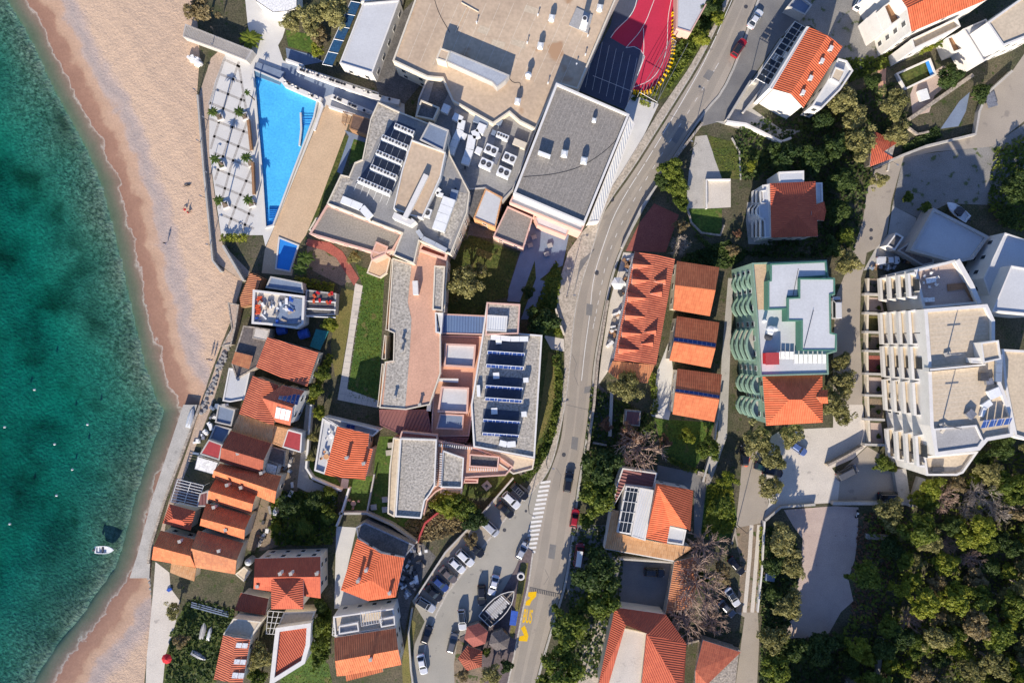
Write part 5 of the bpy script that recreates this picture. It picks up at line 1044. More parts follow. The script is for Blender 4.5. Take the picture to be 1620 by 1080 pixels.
def leafvol(name, poly, n, hmax, m, leaf, label=None, cat=None, kind=None, seed=1, zbase=0.0, mound=True, group=None):
 """leaf-sized faces through a low volume over a polygon: hedges, undergrowth"""
 rnd = np.random.default_rng(seed); P = np.array(WP(poly, 0)); lo, hi = P.min(0), P.max(0); pts = []
 A = P; B = np.roll(P, -1,0)
 while sum(map(len, pts)) < n:
  q = rnd.uniform(lo, hi, (n * 2,2)); ins = np.zeros(len(q), bool)
  for (ax, ay),(bx, by) in zip(A, B):
   c = ((ay > q[:, 1]) != (by > q[:, 1])) & (q[:, 0] < (bx - ax) * (q[:, 1] - ay) / (by - ay + 1e-12) + ax); ins ^= c
  pts.append(q[ins])
 q = np.concatenate(pts)[:n]; cell = .9
 f = np.sin(q[:, 0] * 1.3 + 2 * np.sin(q[:, 1] * .7)) * np.sin(q[:, 1] * 1.1 + 1.5 * np.sin(q[:, 0] * .9))
 top = hmax * (.62 + .38 * f); z = zbase + top * rnd.uniform(.35,1.0, n)
 N = rnd.normal(size=(n, 3)); N[:, 2] = np.abs(N[:, 2]) + .6; N /= np.linalg.norm(N, axis=1)[:, None]
 tint = np.clip(.5 + .4 * np.sin(q[:, 0] * .55 + 3) * np.sin(q[:, 1] * .6) + rnd.uniform(-.3,.3, n),0,1)
 o = bpy.data.objects.new(name, quadcloud(np.column_stack([q, z]), N, rnd.uniform(*leaf, n), tint, name, m, rnd))
 link(o); return tag(o, label, cat, group, kind)
def hedge(pts, w, h, m, label, group=None, dens=14):
 P = WP(pts); mb = MB(); mb.strip(P, w, 0, h); L = sum(hypot(b[0] - a[0], b[1] - a[1]) for a, b in zip(P, P[1:]))
 lp = []; rp = []
 for i in range(len(pts)):
  a, b = pts[max(0, i - 1)], pts[min(len(pts) - 1, i + 1)]; dx, dy = b[0] - a[0], b[1] - a[1]; l = hypot(dx, dy); k = w / S / 2
  lp.append((pts[i][0] - dy / l * k, pts[i][1] + dx / l * k)); rp.append((pts[i][0] + dy / l * k, pts[i][1] - dx / l * k))
 return leafvol('hedge', lp + rp[::-1], int(L * w * dens * 2.2), h * 1.25, m, (.22,.42), label, 'hedge', None, int(pts[0][0]), group=group)
def palm(px, py, hh, r, label, group=None, fronds=17, baseoff=None, lush=False):
 x, y, _ = W(px, py, hh); root = E('palm_tree', (x, y, 0), label, 'palm', group)
 mb = MB(); mb.tube((x, y, 0),(x, y, hh),.16,.12,7); O('trunk', mb, M['bark'], root)
 rnd = random.Random(int(px * 7 + py)); mb = MB()
 for k in range(fronds):
  a = k * 2 * pi / fronds * 1.0 + rnd.uniform(-.2,.2); up = rnd.uniform(.15,.9); L = r * rnd.uniform(.8,1.15); pr = None; n = 6
  for q in range(n + 1):
   t = q / n; c = (x + cos(a) * L * t, y + sin(a) * L * t, hh + .1 + up * L * (t - 1.25 * t * t)); w = .26 * r * (1 - t) ** .6 * (.25 + min(1,3 * t)) * .7
   l = (c[0] - sin(a) * w, c[1] + cos(a) * w, c[2] - .35 * w); rr = (c[0] + sin(a) * w, c[1] - cos(a) * w, c[2] - .35 * w)
   if pr: mb.face([pr[0], pr[1], c, l]); mb.face([pr[1], pr[2], rr, c])
   pr = (l, c, rr)
 O('crown', mb, M['leaf_lime' if lush else 'leaf_green'], root); return root
# --- seafront terrace palms in white planters
plab = ['sea-side palm planter nearest the beach hut end of the terrace', 'pool-side palm planter nearest the top corner of the long pool', 'sea-side palm planter beside the middle of the white terrace', 'pool-side palm planter beside the red bench on the white terrace', 'sea-side palm planter nearest the hedge of the white terrace', 'pool-side palm planter nearest the hedge of the white terrace']
for i, (px, py, bx, by) in enumerate(((337,177,347,185),(379,177,387,184),(340,252,350,261),(389,249,396,258),(346,317,356,324),(393,316,397,322))):
 X, Y, _ = W(bx, by, .5)
 hh = 4.2; rt_ = palm(px, py, hh, 1.35, plab[i].replace('palm planter', 'slim palm').replace('first slim palm', 'first slim palm'), 'palms of the white terrace', 13)
 q = E('planter', (X, Y, 0), 'white square' + (' ' + plab[i].replace('palm planter', 'planter')).replace(' first', ' first'), 'planter', 'planters of the white terrace')
 mb = MB(); mb.box((X, Y, .016),(1.5,1.5,.5),.35); O('box', mb, M['white_wall'], q)
 mb = MB(); mb.box((X, Y, .517),(1.1,1.1,.03),.35); O('soil', mb, M['dirt'], q)
palm(396,62,1.2,2.6, 'lush green fan palm clump behind the slatted walkway', None, 26, lush=True)
palm(391,147,4.6,.9, 'tallest thin palm leaning beside the pool edge of the white terrace', 'palms of the white terrace', 9)
palm(484,408,2.0,1.9, 'stout palm beside the small dark pool, nearest the footpath', 'stout palms', 22); palm(475,425,2.0,1.9, 'stout palm below the small dark pool beside the hedge', 'stout palms', 22)
# --- single trees: px, py, radius, kind, label
TR = [
 (320,18,24, 'tan', 'brownish ragged tree on the beach edge at the upper margin'),(463,36,17, 'olive', 'grey-green olive tree nearest the white sail roof'),(494,30,24, 'olive', 'middle olive tree of the clump beside the glass strip roof'),
 (529,22,25, 'olive', 'big olive tree touching the glass strip roof'),(504,58,16, 'tan', 'pale yellowish tree over the small hotel lawn'),(502,80,12, 'lime', 'round clipped bright tree beside the restaurant terrace'),
 (736,448,27, 'olive', 'large pale olive tree in the hotel courtyard lawn'),(762,430,13, 'olive', 'small olive tree attached to the large courtyard olive'),(722,472,7, 'olive', 'tiny olive shoot under the courtyard olive'),
 (856,508,27, 'dark', 'dark blue-green tree beside the gravel-rimmed tower'),(836,462,11, 'dark', 'small dark tree between the bluish paths'),(523,512,14, 'lime', 'bright tree beside the dark boat shed'),
 (708,795,24, 'lime', 'bright green tree below the small gravel-roofed wing'),(734,798,22, 'leaf', 'mid green tree next to the bright one near the parking bays'),(752,820,20, 'dark', 'dark tree at the bend of the parking wall'),(746,852,13, 'tan', 'yellowish small tree overhanging the parked cars'),
 (1110,62,14, 'lime', 'round bushy tree on the verge beside the red court'),(1136,30,12, 'lime', 'yellow-green small tree at the upper roadside verge'),(1094,36,12, 'dark', 'dark tree behind the white changing block'),(1118,12,14, 'dark', 'dark tree at the upper margin of the road verge'),
 (1060,268,20, 'leaf', 'uppermost tree of the sunlit clump beside the concrete yard'),(1073,296,19, 'leaf', 'middle tree of the sunlit clump beside the concrete yard'),(1076,322,14, 'leaf', 'lowest tree of the sunlit clump beside the concrete yard'),(1048,288,14, 'dark', 'dark roadside tree behind the sunlit clump'),
 (1076,388,19, 'pale', 'bare whitish tree at the head of the dormered block'),(1077,358,12, 'tan', 'small dry tree above the bare whitish one'),(1166,370,8, 'brown', 'small russet tree beside the maroon hipped house yard'),(1160,396,11, 'tan', 'dry bush-like tree beside the uppermost green balconies'),(1188,262,9, 'lime', 'vivid yellow-green small tree above the maroon hipped house'),
 (1238,246,25, 'dark', 'dark tree over the roof of the maroon house, seaward one'),(1284,252,24, 'dark', 'dark tree over the roof of the maroon house, uphill one'),(1316,232,22, 'dark', 'dark tree at the head of the shady lane hedge'),(1330,284,22, 'dark', 'second dark tree down the shady lane hedge'),(1322,334,21, 'dark', 'third dark tree down the shady lane hedge'),(1338,374,15, 'leaf', 'fourth tree down the shady lane hedge'),(1312,392,18, 'dark', 'dark tree just above the green-trimmed block'),
 (1334,160,24, 'olive', 'uppermost olive tree of the sunny group behind the white house'),(1346,192,22, 'olive', 'second olive tree of the sunny group behind the white house'),(1360,228,26, 'olive', 'broad olive tree beside the small red-roofed shed'),(1412,164,25, 'olive', 'yellowish olive tree below the rimmed garden plot'),(1418,212,20, 'olive', 'olive tree half covering the small red-roofed shed'),(1386,286,15, 'olive', 'small olive tree leaning over the lane bend'),(1340,414,20, 'olive', 'olive tree on the lane at the corner of the green-trimmed block'),
 (1300,190,18, 'dark', 'dark tree under the gable of the white house'),(1380,130,14, 'dark', 'dark tree beside the narrow brick path'),(1500,122,20, 'dark', 'dark tree between the rimmed garden plot and the cubic villa'),(1462,74,13, 'lime', 'bright shrub-like tree under the long white balcony'),(1482,66,11, 'leaf', 'green tree under the end of the long white balcony'),(1548,148,16, 'dark', 'dark tree at the bend of the upper lane wall'),
 (1606,300,24, 'dark', 'dark tree at the photo edge above the stepped grey block'),(1590,345,18, 'dark', 'dark tree behind the boat on land'),(1434,312,10, 'leaf', 'bush-like tree at the lane edge beside the gravel'),(1464,330,11, 'leaf', 'bush-like tree by the corner of the garage roof'),
 (990,612,25, 'olive', 'grey-green tree at the lower end of the dormered block'),(994,688,21, 'brown', 'russet-leaved tree above the bare one by the road'),(1012,712,40, 'bare', 'spreading bare brown tree above the glazed court'),(1052,698,13, 'brown', 'small russet tree at the edge of the sunny lawn'),(958,672,12, 'brown', 'thin russet tree near the road edge'),
 (951,736,31, 'dark', 'dense dark roadside tree, upper half of the pair by the black car'),(947,784,29, 'leaf', 'sunlit roadside tree, lower half of the pair by the black car'),(927,822,13, 'leaf', 'small tree beside the red parked car'),
 (944,904,36, 'dark', 'large dark tree beside the walled court'),(950,946,31, 'leaf', 'sunlit tree below the large dark one beside the walled court'),(897,990,33, 'leaf', 'big roadside tree opposite the yellow bus lettering'),(888,1056,36, 'leaf', 'big roadside tree at the lower margin'),(930,1010,8, 'dark', 'small conifer-like tree on the gravel verge'),
 (1118,872,36, 'bare', 'uppermost bare brown tree beside the dirt lane'),(1108,932,47, 'bare', 'widest bare brown tree beside the walled court'),(1086,984,33, 'bare', 'bare brown tree overhanging the rambling red-roofed house'),(1130,985,24, 'bare', 'bare brown tree above the diagonal corner roof'),(1112,914,15, 'leaf', 'green ivy-like tree inside the widest bare tree'),(1140,905,18, 'tan', 'dry tree behind the cars on the dirt verge'),
 (1086,690,14, 'lime', 'bright shrubby tree at the edge of the sunny lawn'),(1120,708,19, 'leaf', 'green tree at the lower corner of the sunny lawn'),(1150,758,16, 'lime', 'bright tree beside the dirt lane wall'),(1140,800,20, 'leaf', 'green tree on the narrow lawn beside the dirt lane'),
 (1196,692,25, 'olive', 'olive tree at the corner of the lowest green balconies'),(1216,718,24, 'olive', 'olive tree shading the dark parked car'),(1252,684,22, 'olive', 'olive tree beside the blue parked car'),(1216,770,21, 'olive', 'olive tree at the fork of the dirt lane'),(1312,636,24, 'olive', 'olive tree beside the red hipped wing, plaza side'),(1332,606,21, 'olive', 'olive tree beside the red hipped wing, lane side'),(1326,574,17, 'olive', 'olive tree uphill of the green-rimmed penthouse'),(1330,658,19, 'olive', 'olive tree spreading onto the sunny plaza'),
 (1396,733,15, 'leaf', 'dense green tree in the triangular planter of the plaza'),(1412,740,8, 'lime', 'small bright tree on the planter corner by the garage ramp'),
 (1234,856,27, 'olive', 'large olive tree beside the gravel yard, uppermost'),(1250,892,22, 'olive', 'second olive tree down the edge of the gravel yard'),(1222,888,20, 'dark', 'dark tree beside the blue trailer'),(1246,956,23, 'olive', 'olive tree at the waist of the gravel yard'),(1226,940,16, 'dark', 'dark tree along the lane wall'),(1221,1008,23, 'olive', 'olive tree along the lane below the gravel yard'),(1226,1056,24, 'leaf', 'green tree along the lane at the lower margin'),(1291,1022,27, 'dark', 'bluish dark tree at the foot of the gravel yard'),(1258,1028,19, 'dark', 'smaller bluish tree at the foot of the gravel yard'),
 (276,962,14, 'olive', 'olive bush-like tree beside the beach path'),(288,1012,12, 'tan', 'dry small tree in the boat garden'),(414,1036,20, 'olive', 'olive tree between the parapet house and the tall house'),(408,1070,16, 'leaf', 'green tree at the lower margin beside the tall house'),(503,990,17, 'leaf', 'green tree beside the patio roof'),(503,1018,16, 'leaf', 'green tree between the parapet house and the two-tone villa'),(508,958,12, 'dark', 'dark tree beside the cream house wall'),
 (456,800,18, 'dark', 'dark tree in the overgrown garden, nearest the terrace cottages'),(500,790,16, 'dark', 'dark tree in the middle of the overgrown garden'),(482,832,14, 'leaf', 'green tree at the foot of the overgrown garden'),(522,812,15, 'leaf', 'green tree beside the white-walled garden edge'),(437,832,10, 'lime', 'bright small tree in the overgrown garden'),(520,778,11, 'leaf', 'small tree under the villa lawn wall'),
 (506,652,12, 'lime', 'bright tree at the upper corner of the villa with the paved terrace'),(496,690,9, 'olive', 'small olive tree along the villa terrace wall'),(492,722,8, 'olive', 'lowest small olive tree along the villa terrace wall'),(560,408,10, 'olive', 'small round tree under the pink-edged terrace'),(512,590,13, 'leaf', 'green tree along the hedge beside the orange-roofed house'),(500,618,12, 'leaf', 'green tree beside the solar gable house'),(1035,148,6, 'lime', 'tiny round tree inside the court enclosure'),
]
TR += [(777,1064,17, 'olive', 'grey-green tree at the lower end of the traffic island'),(802,1052,11, 'dark', 'dark bush-like tree between the kiosks and the bus lettering'),(770,1030,8, 'leaf', 'small green tree squeezed between the kiosks'),(732,1066,11, 'tan', 'dry tree on the dirt bed below the kiosks')]
for px, py, r, k, lab in TR: tree(px, py, r, k, lab, sz=1.0)
# --- the wood below the apartment block
WOOD = [(1368,815),(1440,800),(1462,762),(1530,752),(1552,718),(1606,700),(1720,690),(1720,1180),(1330,1180),(1322,1010),(1352,960),(1362,880)]
def inside(x, y, P):
 c = False
 for (ax, ay),(bx, by) in zip(P, P[1:] + P[:1]):
  if (ay > y) != (by > y) and x < (bx - ax) * (y - ay) / (by - ay) + ax: c = not c
 return c
wl = {'leaf': 'mid green broadleaf tree of the wood below the apartment block', 'dark': 'dark evergreen tree of the wood below the apartment block', 'lime': 'yellow-green tree of the wood below the apartment block', 'olive': 'pale olive-grey tree of the wood below the apartment block', 'tan': 'dry tan tree of the wood below the apartment block', 'bare': 'leafless brown tree of the wood below the apartment block', 'pale': 'leafless whitish tree of the wood below the apartment block'}
pts = []; wr = random.Random(21); tries = 0
while len(pts) < 135 and tries < 9000:
 tries += 1; x, y = wr.uniform(1320,1690), wr.uniform(690,1150); r = wr.uniform(13,27)
 if inside(x, y, WOOD) and all(hypot(x - a, y - b) > (r + c) * .62 for a, b, c in pts): pts.append((x, y, r))
for x, y, r in pts:
 k = wr.choices(['leaf', 'dark', 'lime', 'olive', 'tan', 'bare', 'pale'],[27,13,24,23,5,5,3])[0]
 if x < 1402 and y < 1010 and wr.random() < .8: continue
 if x < 1420 and y > 960: k = 'dark' if wr.random() < .6 else k
 tree(x, y, r, k, wl[k], wl[k].split(' of the ')[0].replace('tree', 'trees') + ' of the wood', sz=wr.uniform(.9,1.35))
# --- hedges
hedge([(352,377),(394,377)],1.8,1.3, 'leaf_lime', 'low bright clipped hedge closing the lower end of the white terrace')
hedge([(878,560),(884,600),(882,640),(874,680),(862,712),(848,738),(826,758)],1.7,1.3, 'leaf_green', 'long green hedge following the road pavement along the hotel lawn')
hedge([(468,444),(500,450),(530,456)],2.0,1.3, 'leaf_lime', 'short bright hedge below the stout palms')
hedge([(524,560),(514,588),(500,622),(492,640)],1.6,1.4, 'leaf_lime', 'narrow hedge between the orange-roofed house and the stepped garden path')
hedge([(1056,724),(1090,742),(1118,748)],1.3,1.3, 'leaf_green', 'curved hedge along the lower edge of the sunny lawn')
hedge([(1012,162),(1028,168)],.9,.9, 'leaf_lime', 'short clipped hedge on the white terrace beside the courts')
hedge([(1000,160),(1010,150),(1022,156)],.9,.9, 'leaf_green', 'angled dark hedge beside the courts')
hedge([(1030,588),(1036,640),(1034,655)],1.4,1.6, 'leaf_green', 'tall hedge along the white path behind the dormered block')
hedge([(1100,372),(1124,392),(1150,396)],1.0,.9, 'leaf_dark', 'curved low hedge below the rounded lawn')
hedge([(1204,832),(1203,880),(1199,960)],.7,.8, 'leaf_lime', 'thin grassy hedge along the dirt lane wall')
# --- countless low growth
for i, (poly, n, h, m) in enumerate((
 (WOOD, 11000,1.5, 'leaf_green'),([(1358,815),(1400,805),(1410,900),(1395,990),(1345,985),(1352,900)],900,.4, 'leaf_brown'),([(1160,205),(1330,150),(1420,130),(1440,200),(1380,262),(1350,400),(1300,408),(1190,408),(1180,390),(1215,385),(1215,285),(1170,285)],5500,.8, 'leaf_dark'),
 ([(936,610),(1035,660),(1040,730),(985,750),(965,800),(915,790),(925,712)],3000,.8, 'leaf_dark'),([(430,775),(535,780),(532,835),(525,860),(440,862),(430,850)],2600,.8, 'leaf_green'),
 ([(270,1000),(300,945),(372,962),(345,1080),(262,1080)],1500,.5, 'leaf_dark'),([(1428,232),(1480,200),(1490,215),(1470,228),(1428,244)],500,.6, 'leaf_dark'),
 ([(1572,235),(1660,200),(1660,380),(1590,360),(1560,330)],2400,.8, 'leaf_green'),([(1205,830),(1250,835),(1266,880),(1258,960),(1240,1010),(1320,1010),(1330,1100),(1200,1100),(1204,970)],4200,1.0, 'leaf_dark'),
 ([(1120,765),(1158,772),(1164,840),(1112,848)],1400,.5, 'leaf_lime'),([(660,800),(700,784),(760,800),(750,830),(700,850),(650,860),(640,830)],1800,.8, 'leaf_tan'),
 ([(880,410),(888,440),(878,500),(890,530),(858,528),(840,510),(860,450)],1200,.5, 'leaf_green'),([(1080,405),(1150,380),(1190,400),(1150,425),(1080,412)],1200,.8, 'leaf_dark'),
 ([(905,835),(960,830),(985,880),(975,1060),(900,1080),(900,960)],2000,.6, 'leaf_dark'),([(1300,95),(1345,130),(1420,100),(1418,70),(1392,90)],800,.6, 'leaf_green'),([(505,940),(525,965),(520,1040),(495,1060),(494,990)],1200,.8, 'leaf_green'),([(1062,84),(1122,0),(1146,0),(1090,100),(1055,145)],1500,.9, 'leaf_green'))):
 leafvol('undergrowth', poly, n, h, m, (.3,.7), kind='stuff', seed=50 + i)

for i, (poly, n) in enumerate((([(562,420),(606,437),(602,530),(596,638),(550,627),(558,583),(575,455)],3500),([(1037,663),(1129,669),(1119,703),(1100,738),(1049,715)],1800),([(714,402),(744,375),(816,401),(802,468),(771,477),(768,498),(704,498)],1800),([(1120,765),(1157,772),(1164,822),(1130,852),(1110,848)],900),([(846,736),(868,712),(886,650),(890,600),(872,600),(850,700)],900),([(1120,216),(1214,242),(1212,268),(1175,282),(1144,280)],1200),([(448,1042),(490,1032),(518,1052),(530,1090),(445,1090)],900))):
 leafvol('grass_tufts', poly, n // 2,.07, 'leaf_green', (.12,.32), kind='stuff', seed=90 + i)
# ================================================================== ROOF PLANT, PANELS, TERRACE THINGS
def rbox(name, px, py, z, d, rot, label, cat, m='white_metal', group=None, fans=0, vent=False, legs=False):
 """boxy roof machine at pixel px,py standing on height z; fans = fan openings on its top"""
 x, y, _ = W(px, py, z + d[2]); root = E(name, (x, y, z), label, cat, group)
 mb = MB(); mb.box((x, y, z + (.25 if legs else .06)),(d[0], d[1], d[2] - (.25 if legs else .06)), rot, bot=True); O('housing', mb, M[m], root)
 mb = MB()
 for u in (-.4,.4): mb.box((x + u * d[0] * cos(rot), y + u * d[0] * sin(rot), z),(.12, d[1] * .95,.25 if legs else .06), rot)
 O('foot', mb, M['dark_metal'], root)
 for k in range(fans):
  u = (k + .5) / fans - .5; c = (x + u * d[0] * .92 * cos(rot), y + u * d[0] * .92 * sin(rot), z + d[2] + .02); r = min(d[0] / fans, d[1]) * .36
  mb = MB(); mb.disc(c, r, 14); 
  for q in range(14):
   a, b = 2 * pi * q / 14,2 * pi * (q + 1) / 14; mb.face([(c[0] + r * cos(a), c[1] + r * sin(a), c[2]),(c[0] + r * cos(b), c[1] + r * sin(b), c[2]),(c[0] + r * 1.12 * cos(b), c[1] + r * 1.12 * sin(b), c[2] + .06),(c[0] + r * 1.12 * cos(a), c[1] + r * 1.12 * sin(a), c[2] + .06)])
  f = O('fan', mb, M['dark_metal'], root); mb = MB(); mb.disc((c[0], c[1], c[2] + .03), r * .25,8); O('hub', mb, M['steel'], f)
 return root
def vlike(c, d, rot): return c
# five rows of condensers
rows = ((629,200,3),(609,218,4),(600,242,4),(591,265,4),(571,285,5)); first = None
for ri, (x0, y0, n) in enumerate(rows):
 for k in range(n):
  lab = ['topmost', 'second', 'third', 'fourth', 'lowest and longest'][ri] + ' row of condensers, ' + ['first', 'second', 'third', 'fourth', 'last'][k] + ' white unit from the sea side'
  px, py = x0 + 10.3 * k, y0 + 4.4 * k
  if first is None:
   first = rbox('condenser', px, py, 9.66,(1.36,.95,1.75), radians(-23), lab, 'condenser', 'white_metal', 'condenser rows on the hotel wing', 2); f0 = W(px, py, 11.4)
  else:
   q = W(px, py, 11.4); dup(first, (first.location.x + q[0] - f0[0], first.location.y + q[1] - f0[1],9.66), label=lab)
 a, b = W(x0 - 6, y0 + 4,9.9), W(x0 + 10.3 * n - 6, y0 + 4.4 * n + 4,9.9); mb = MB(); mb.tube(a, b, .10,.10,5)
 for k in range(n + 1):
  t = k / n; p = (a[0] + (b[0] - a[0]) * t, a[1] + (b[1] - a[1]) * t, a[2]); mb.tube(p, (p[0] - .75, p[1] - 1.75,9.75),.04,.04,4)
 O('pipe_rail', mb, M['white_metal'], label='white pipe rail in front of the ' + ['topmost', 'second', 'third', 'fourth', 'lowest'][ri] + ' row of condensers', cat='pipework')
# big two-fan chillers
cl = ['seaward upper two-fan chiller of the four beside the dark grey hall', 'uphill upper two-fan chiller of the four beside the dark grey hall', 'seaward lower two-fan chiller of the four beside the dark grey hall', 'uphill lower two-fan chiller of the four beside the dark grey hall']
for (px, py), lab in zip(((777,237),(806,250),(769,259),(797,272)), cl): rbox('chiller', px, py, 5.9,(2.7,1.9,1.9), radians(-24), lab, 'chiller', 'white_metal', 'two-fan chillers', 2, legs=True)
rbox('chiller', 672,335,9.66,(2.6,1.8,1.7), radians(-20), 'single two-fan chiller between the tan stair block and the white duct', 'chiller', 'white_metal', None, 2, legs=True)
rbox('condenser', 795,215,5.9,(2.6,1.1,1.6), radians(-22), 'row of small fans in one white case above the four big chillers', 'condenser', 'white_metal', None, 4)
rbox('air_handler', 785,250,5.9,(1.2,2.6,.9), radians(-24), 'grey pump skid in the gap between the four chillers', 'pump set', 'steel')
rbox('air_handler', 822,227,5.9,(2.8,1.4,1.2), radians(-22), 'cream plant box against the rim of the dark grey hall', 'plant box', 'cream_wall')
for i, (px, py) in enumerate(((763,187),(790,193),(781,210),(757,238),(733,215),(705,172))): rbox('air_handler', px, py, 5.9,((2.6,3.2,1.5),(1.3,1.1,.9),(1.1,.9,.9),(1.4,1.3,1.3),(1.3,1.3,1.3),(1.8,1.6,1.3))[i], radians(66),['blue-sided air handler at the elbow of the long duct', 'small bluish box above the row of small fans', 'small bluish box beside the row of small fans', 'white box at the side of the lower duct run', 'white box beside the thick duct under the lift house', 'pale box at the head of the bent duct'][i], 'air handler', 'slate_blue' if i in (0,1,2) else 'white_metal', fans=0)
def duct(pts, z, w, h, label, m='galvanised'):
 P = WP(pts, z + h); root = E('air_duct', (*P[0], z), label, 'duct')
 for a, b in zip(P, P[1:]):
  L = hypot(b[0] - a[0], b[1] - a[1]); n = max(1, round(L / 2.0)); ang = atan2(b[1] - a[1], b[0] - a[0])
  for k in range(n):
   t = (k + .5) / n; mb = MB(); mb.box((a[0] + (b[0] - a[0]) * t, a[1] + (b[1] - a[1]) * t, z + .35),(L / n - .05, w, h - .35), ang, bot=True); O('duct_section', mb, M[m], root)
 mb = MB()
 for p in P: mb.box((p[0], p[1], z),(.3, w * .8,.36),0)
 O('support', mb, M['dark_metal'], root); return root
duct([(717,183),(731,190),(728,205),(720,222),(712,244)],5.9,1.5,1.7, 'bent pale duct beside the lift house', 'white_metal')
duct([(786,140),(776,158),(768,178)],5.9,2.3,1.6, 'wide pale duct coming off the metal-roofed gallery', 'white_metal')
duct([(764,196),(758,210),(747,214),(743,236),(735,260)],5.9,1.7,1.7, 'snaking pale duct between the chillers and the lift house', 'white_metal')
duct([(711,313),(702,338),(693,364)],9.66,2.6,1.9, 'broad white duct on the lower roof of the hotel wing', 'white_metal')
duct([(720,300),(716,316)],9.66,1.5,1.2, 'short bluish duct beside the broad white one', 'slate_blue')
duct([(696,298),(690,306),(701,309)],9.66,.8,1.3, 'cluster of small white pipes above the lower chiller', 'white_metal')
duct([(660,364),(668,376),(688,386),(706,396)],9.66,.9,.9, 'crooked grey duct along the lower edge of the hotel wing')
duct([(540,315),(572,328),(586,344)],9.66,1.5,1.2, 'pale crooked duct below the rows of condensers', 'white_metal')
gl = flat('metal_gallery', [(700,77),(712,80),(806,119),(800,127),(786,138),(779,130),(706,97),(692,92)],10, 'long galvanised gallery roof crossing the tan hotel roof', cat='roof gallery', wall='grey_wall', roof='galvanised', par=.04, z0=7.4)
flat('metal_gallery', [(697,76),(712,81),(706,98),(690,93)],10.6, 'tan box at the seaward end of the galvanised gallery', cat='roof structure', wall='cream_wall', roof='tan_roof', par=.1, z0=7.4)
# roof vents
def vent(px, py, z, label, d=(1.25,1.5,1.5), rot=-.18, kind='hood', group='white roof vents'):
 x, y, _ = W(px, py, z + d[2] * .7); root = E('roof_vent', (x, y, z), label, 'roof vent', group)
 mb = MB(); mb.box((x, y, z),(d[0] * .7, d[1] * .7, d[2] * .6), rot); O('base', mb, M['white_wall'], root)
 mb = MB(); r, q = cos(rot), sin(rot)
 if kind == 'hood':
  P = [(x + a * r - b * q, y + a * q + b * r) for a, b in ((-d[0] / 2,-d[1] / 2),(d[0] / 2,-d[1] / 2),(d[0] / 2, d[1] / 2),(-d[0] / 2, d[1] / 2))]; t = inset(P, d[0] * .3); P = ccw(P); z1, z2 = z + d[2] * .6, z + d[2]
  for i in range(4):
   j = (i + 1) % 4; mb.face([(*P[i], z1),(*P[j], z1),(*t[j], z2),(*t[i], z2)])
  mb.face([(*p, z2) for p in t])
 else:
  for k in range(4): mb.tube((x, y, z + d[2] * .5 + k * .22),(x, y, z + d[2] * .5 + k * .22 + .22), d[0] * (.5,.55,.45,.25)[k], d[0] * (.55,.45,.25,.02)[k],12)
 O('cowl', mb, M['white_metal'], root); return root
vl = ['topmost white hood of the tan hotel roof, beside the grey plate', 'white hood in the middle of the tan hotel roof', 'lowest white hood of the tan hotel roof', 'white hood at the upper corner of the tan hotel roof']
for (px, py), lab in zip(((873,28),(855,72),(819,160),(949,12)), vl): vent(px, py, 7.55, lab)
vent(836,118,7.55, 'round domed white ventilator on the tan hotel roof', kind='dome', group=None, d=(1.3,1.3,2.2))
for (px, py), lab in zip(((893,243),(924,254)),('seaward of two white hoods on the dark grey hall', 'roadward of two white hoods on the dark grey hall')): vent(px, py, 10.45, lab, d=(1.35,1.6,1.5))
vent(940,190,10.45, 'small white hood near the far rim of the dark grey hall', d=(.9,1.0,1.1))
vent(796,177,5.9, 'small cream hood among the ducts', d=(.9,.9,.9))
ro = E('roof_plate', (*W(921,32,7.6)[:2],7.55), 'square grey roof plate carrying a tall white flue', 'flue', None)
P = WP([(912,12),(938,24),(930,53),(900,40)],7.75); mb = MB(); mb.prism(P, 7.5,7.75); O('plate', mb, M['grey_roof'], ro)
c = W(924,34,9); mb = MB(); mb.tube((c[0], c[1],7.7),(c[0], c[1],10.4),.55,.55,14); mb.box((c[0], c[1] - .6,7.7),(1.4,1.2,1.3),-.3); O('flue', mb, M['white_metal'], ro)
mb = MB(); mb.disc((c[0], c[1],10.41),.42,12); O('flue_mouth', mb, M['dark_metal'], ro)
mb = MB()
for a, b in (((730,4),(757,19)),((738,12),(720,52))): mb.strip(WP([a, b],7.7),.12,7.55,7.75)
O('roof_upstand', mb, M['cream_wall'], label='thin kinked kerb across the tan hotel roof', cat='kerb')
for i, (px, py) in enumerate(((754,36),(851,24),(834,68),(912,102),(867,132),(930,57),(926,87))):
 mb = MB(); x, y, _ = W(px, py, 8); mb.tube((x, y, 7.5),(x, y, 8.3),.10,.10,7); mb.tube((x, y, 8.3),(x, y, 8.42),.17,.17,7); O('vent_pipe', mb, M['white_metal'], label='thin white vent pipe on the tan hotel roof', cat='vent pipe', group='thin vent pipes of the tan roof')
def cable(pts, z, label):
 mb = MB(); P = WP(smooth(pts), z); mb.strip(P, .09, z, z + .03); O('cable', mb, M['rubber'], label=label, cat='cable')
cable([(686,-5),(694,22),(712,52)],7.56, 'dark cable curving over the upper corner of the tan hotel roof'); cable([(804,122),(812,132),(823,130),(824,140)],7.56, 'black cable at the end of the galvanised gallery')
cable([(990,196),(972,228),(926,262),(880,276),(828,280)],10.46, 'long dark cable curving across the dark grey hall'); cable([(634,232),(652,246),(662,268)],9.7, 'brown hose on the tan stair block')
mb = MB(); x, y, _ = W(861,245,11.2); mb.box((x, y, 10.45),(2.6,.5,1.5),-.35); mb.tube((x - .4, y, 10.45),(x - .4, y + .2,12),.05,.05,5); O('aerial_screen', mb, M['white_metal'], label='white screen with an aerial at the seaward rim of the dark grey hall', cat='aerial')
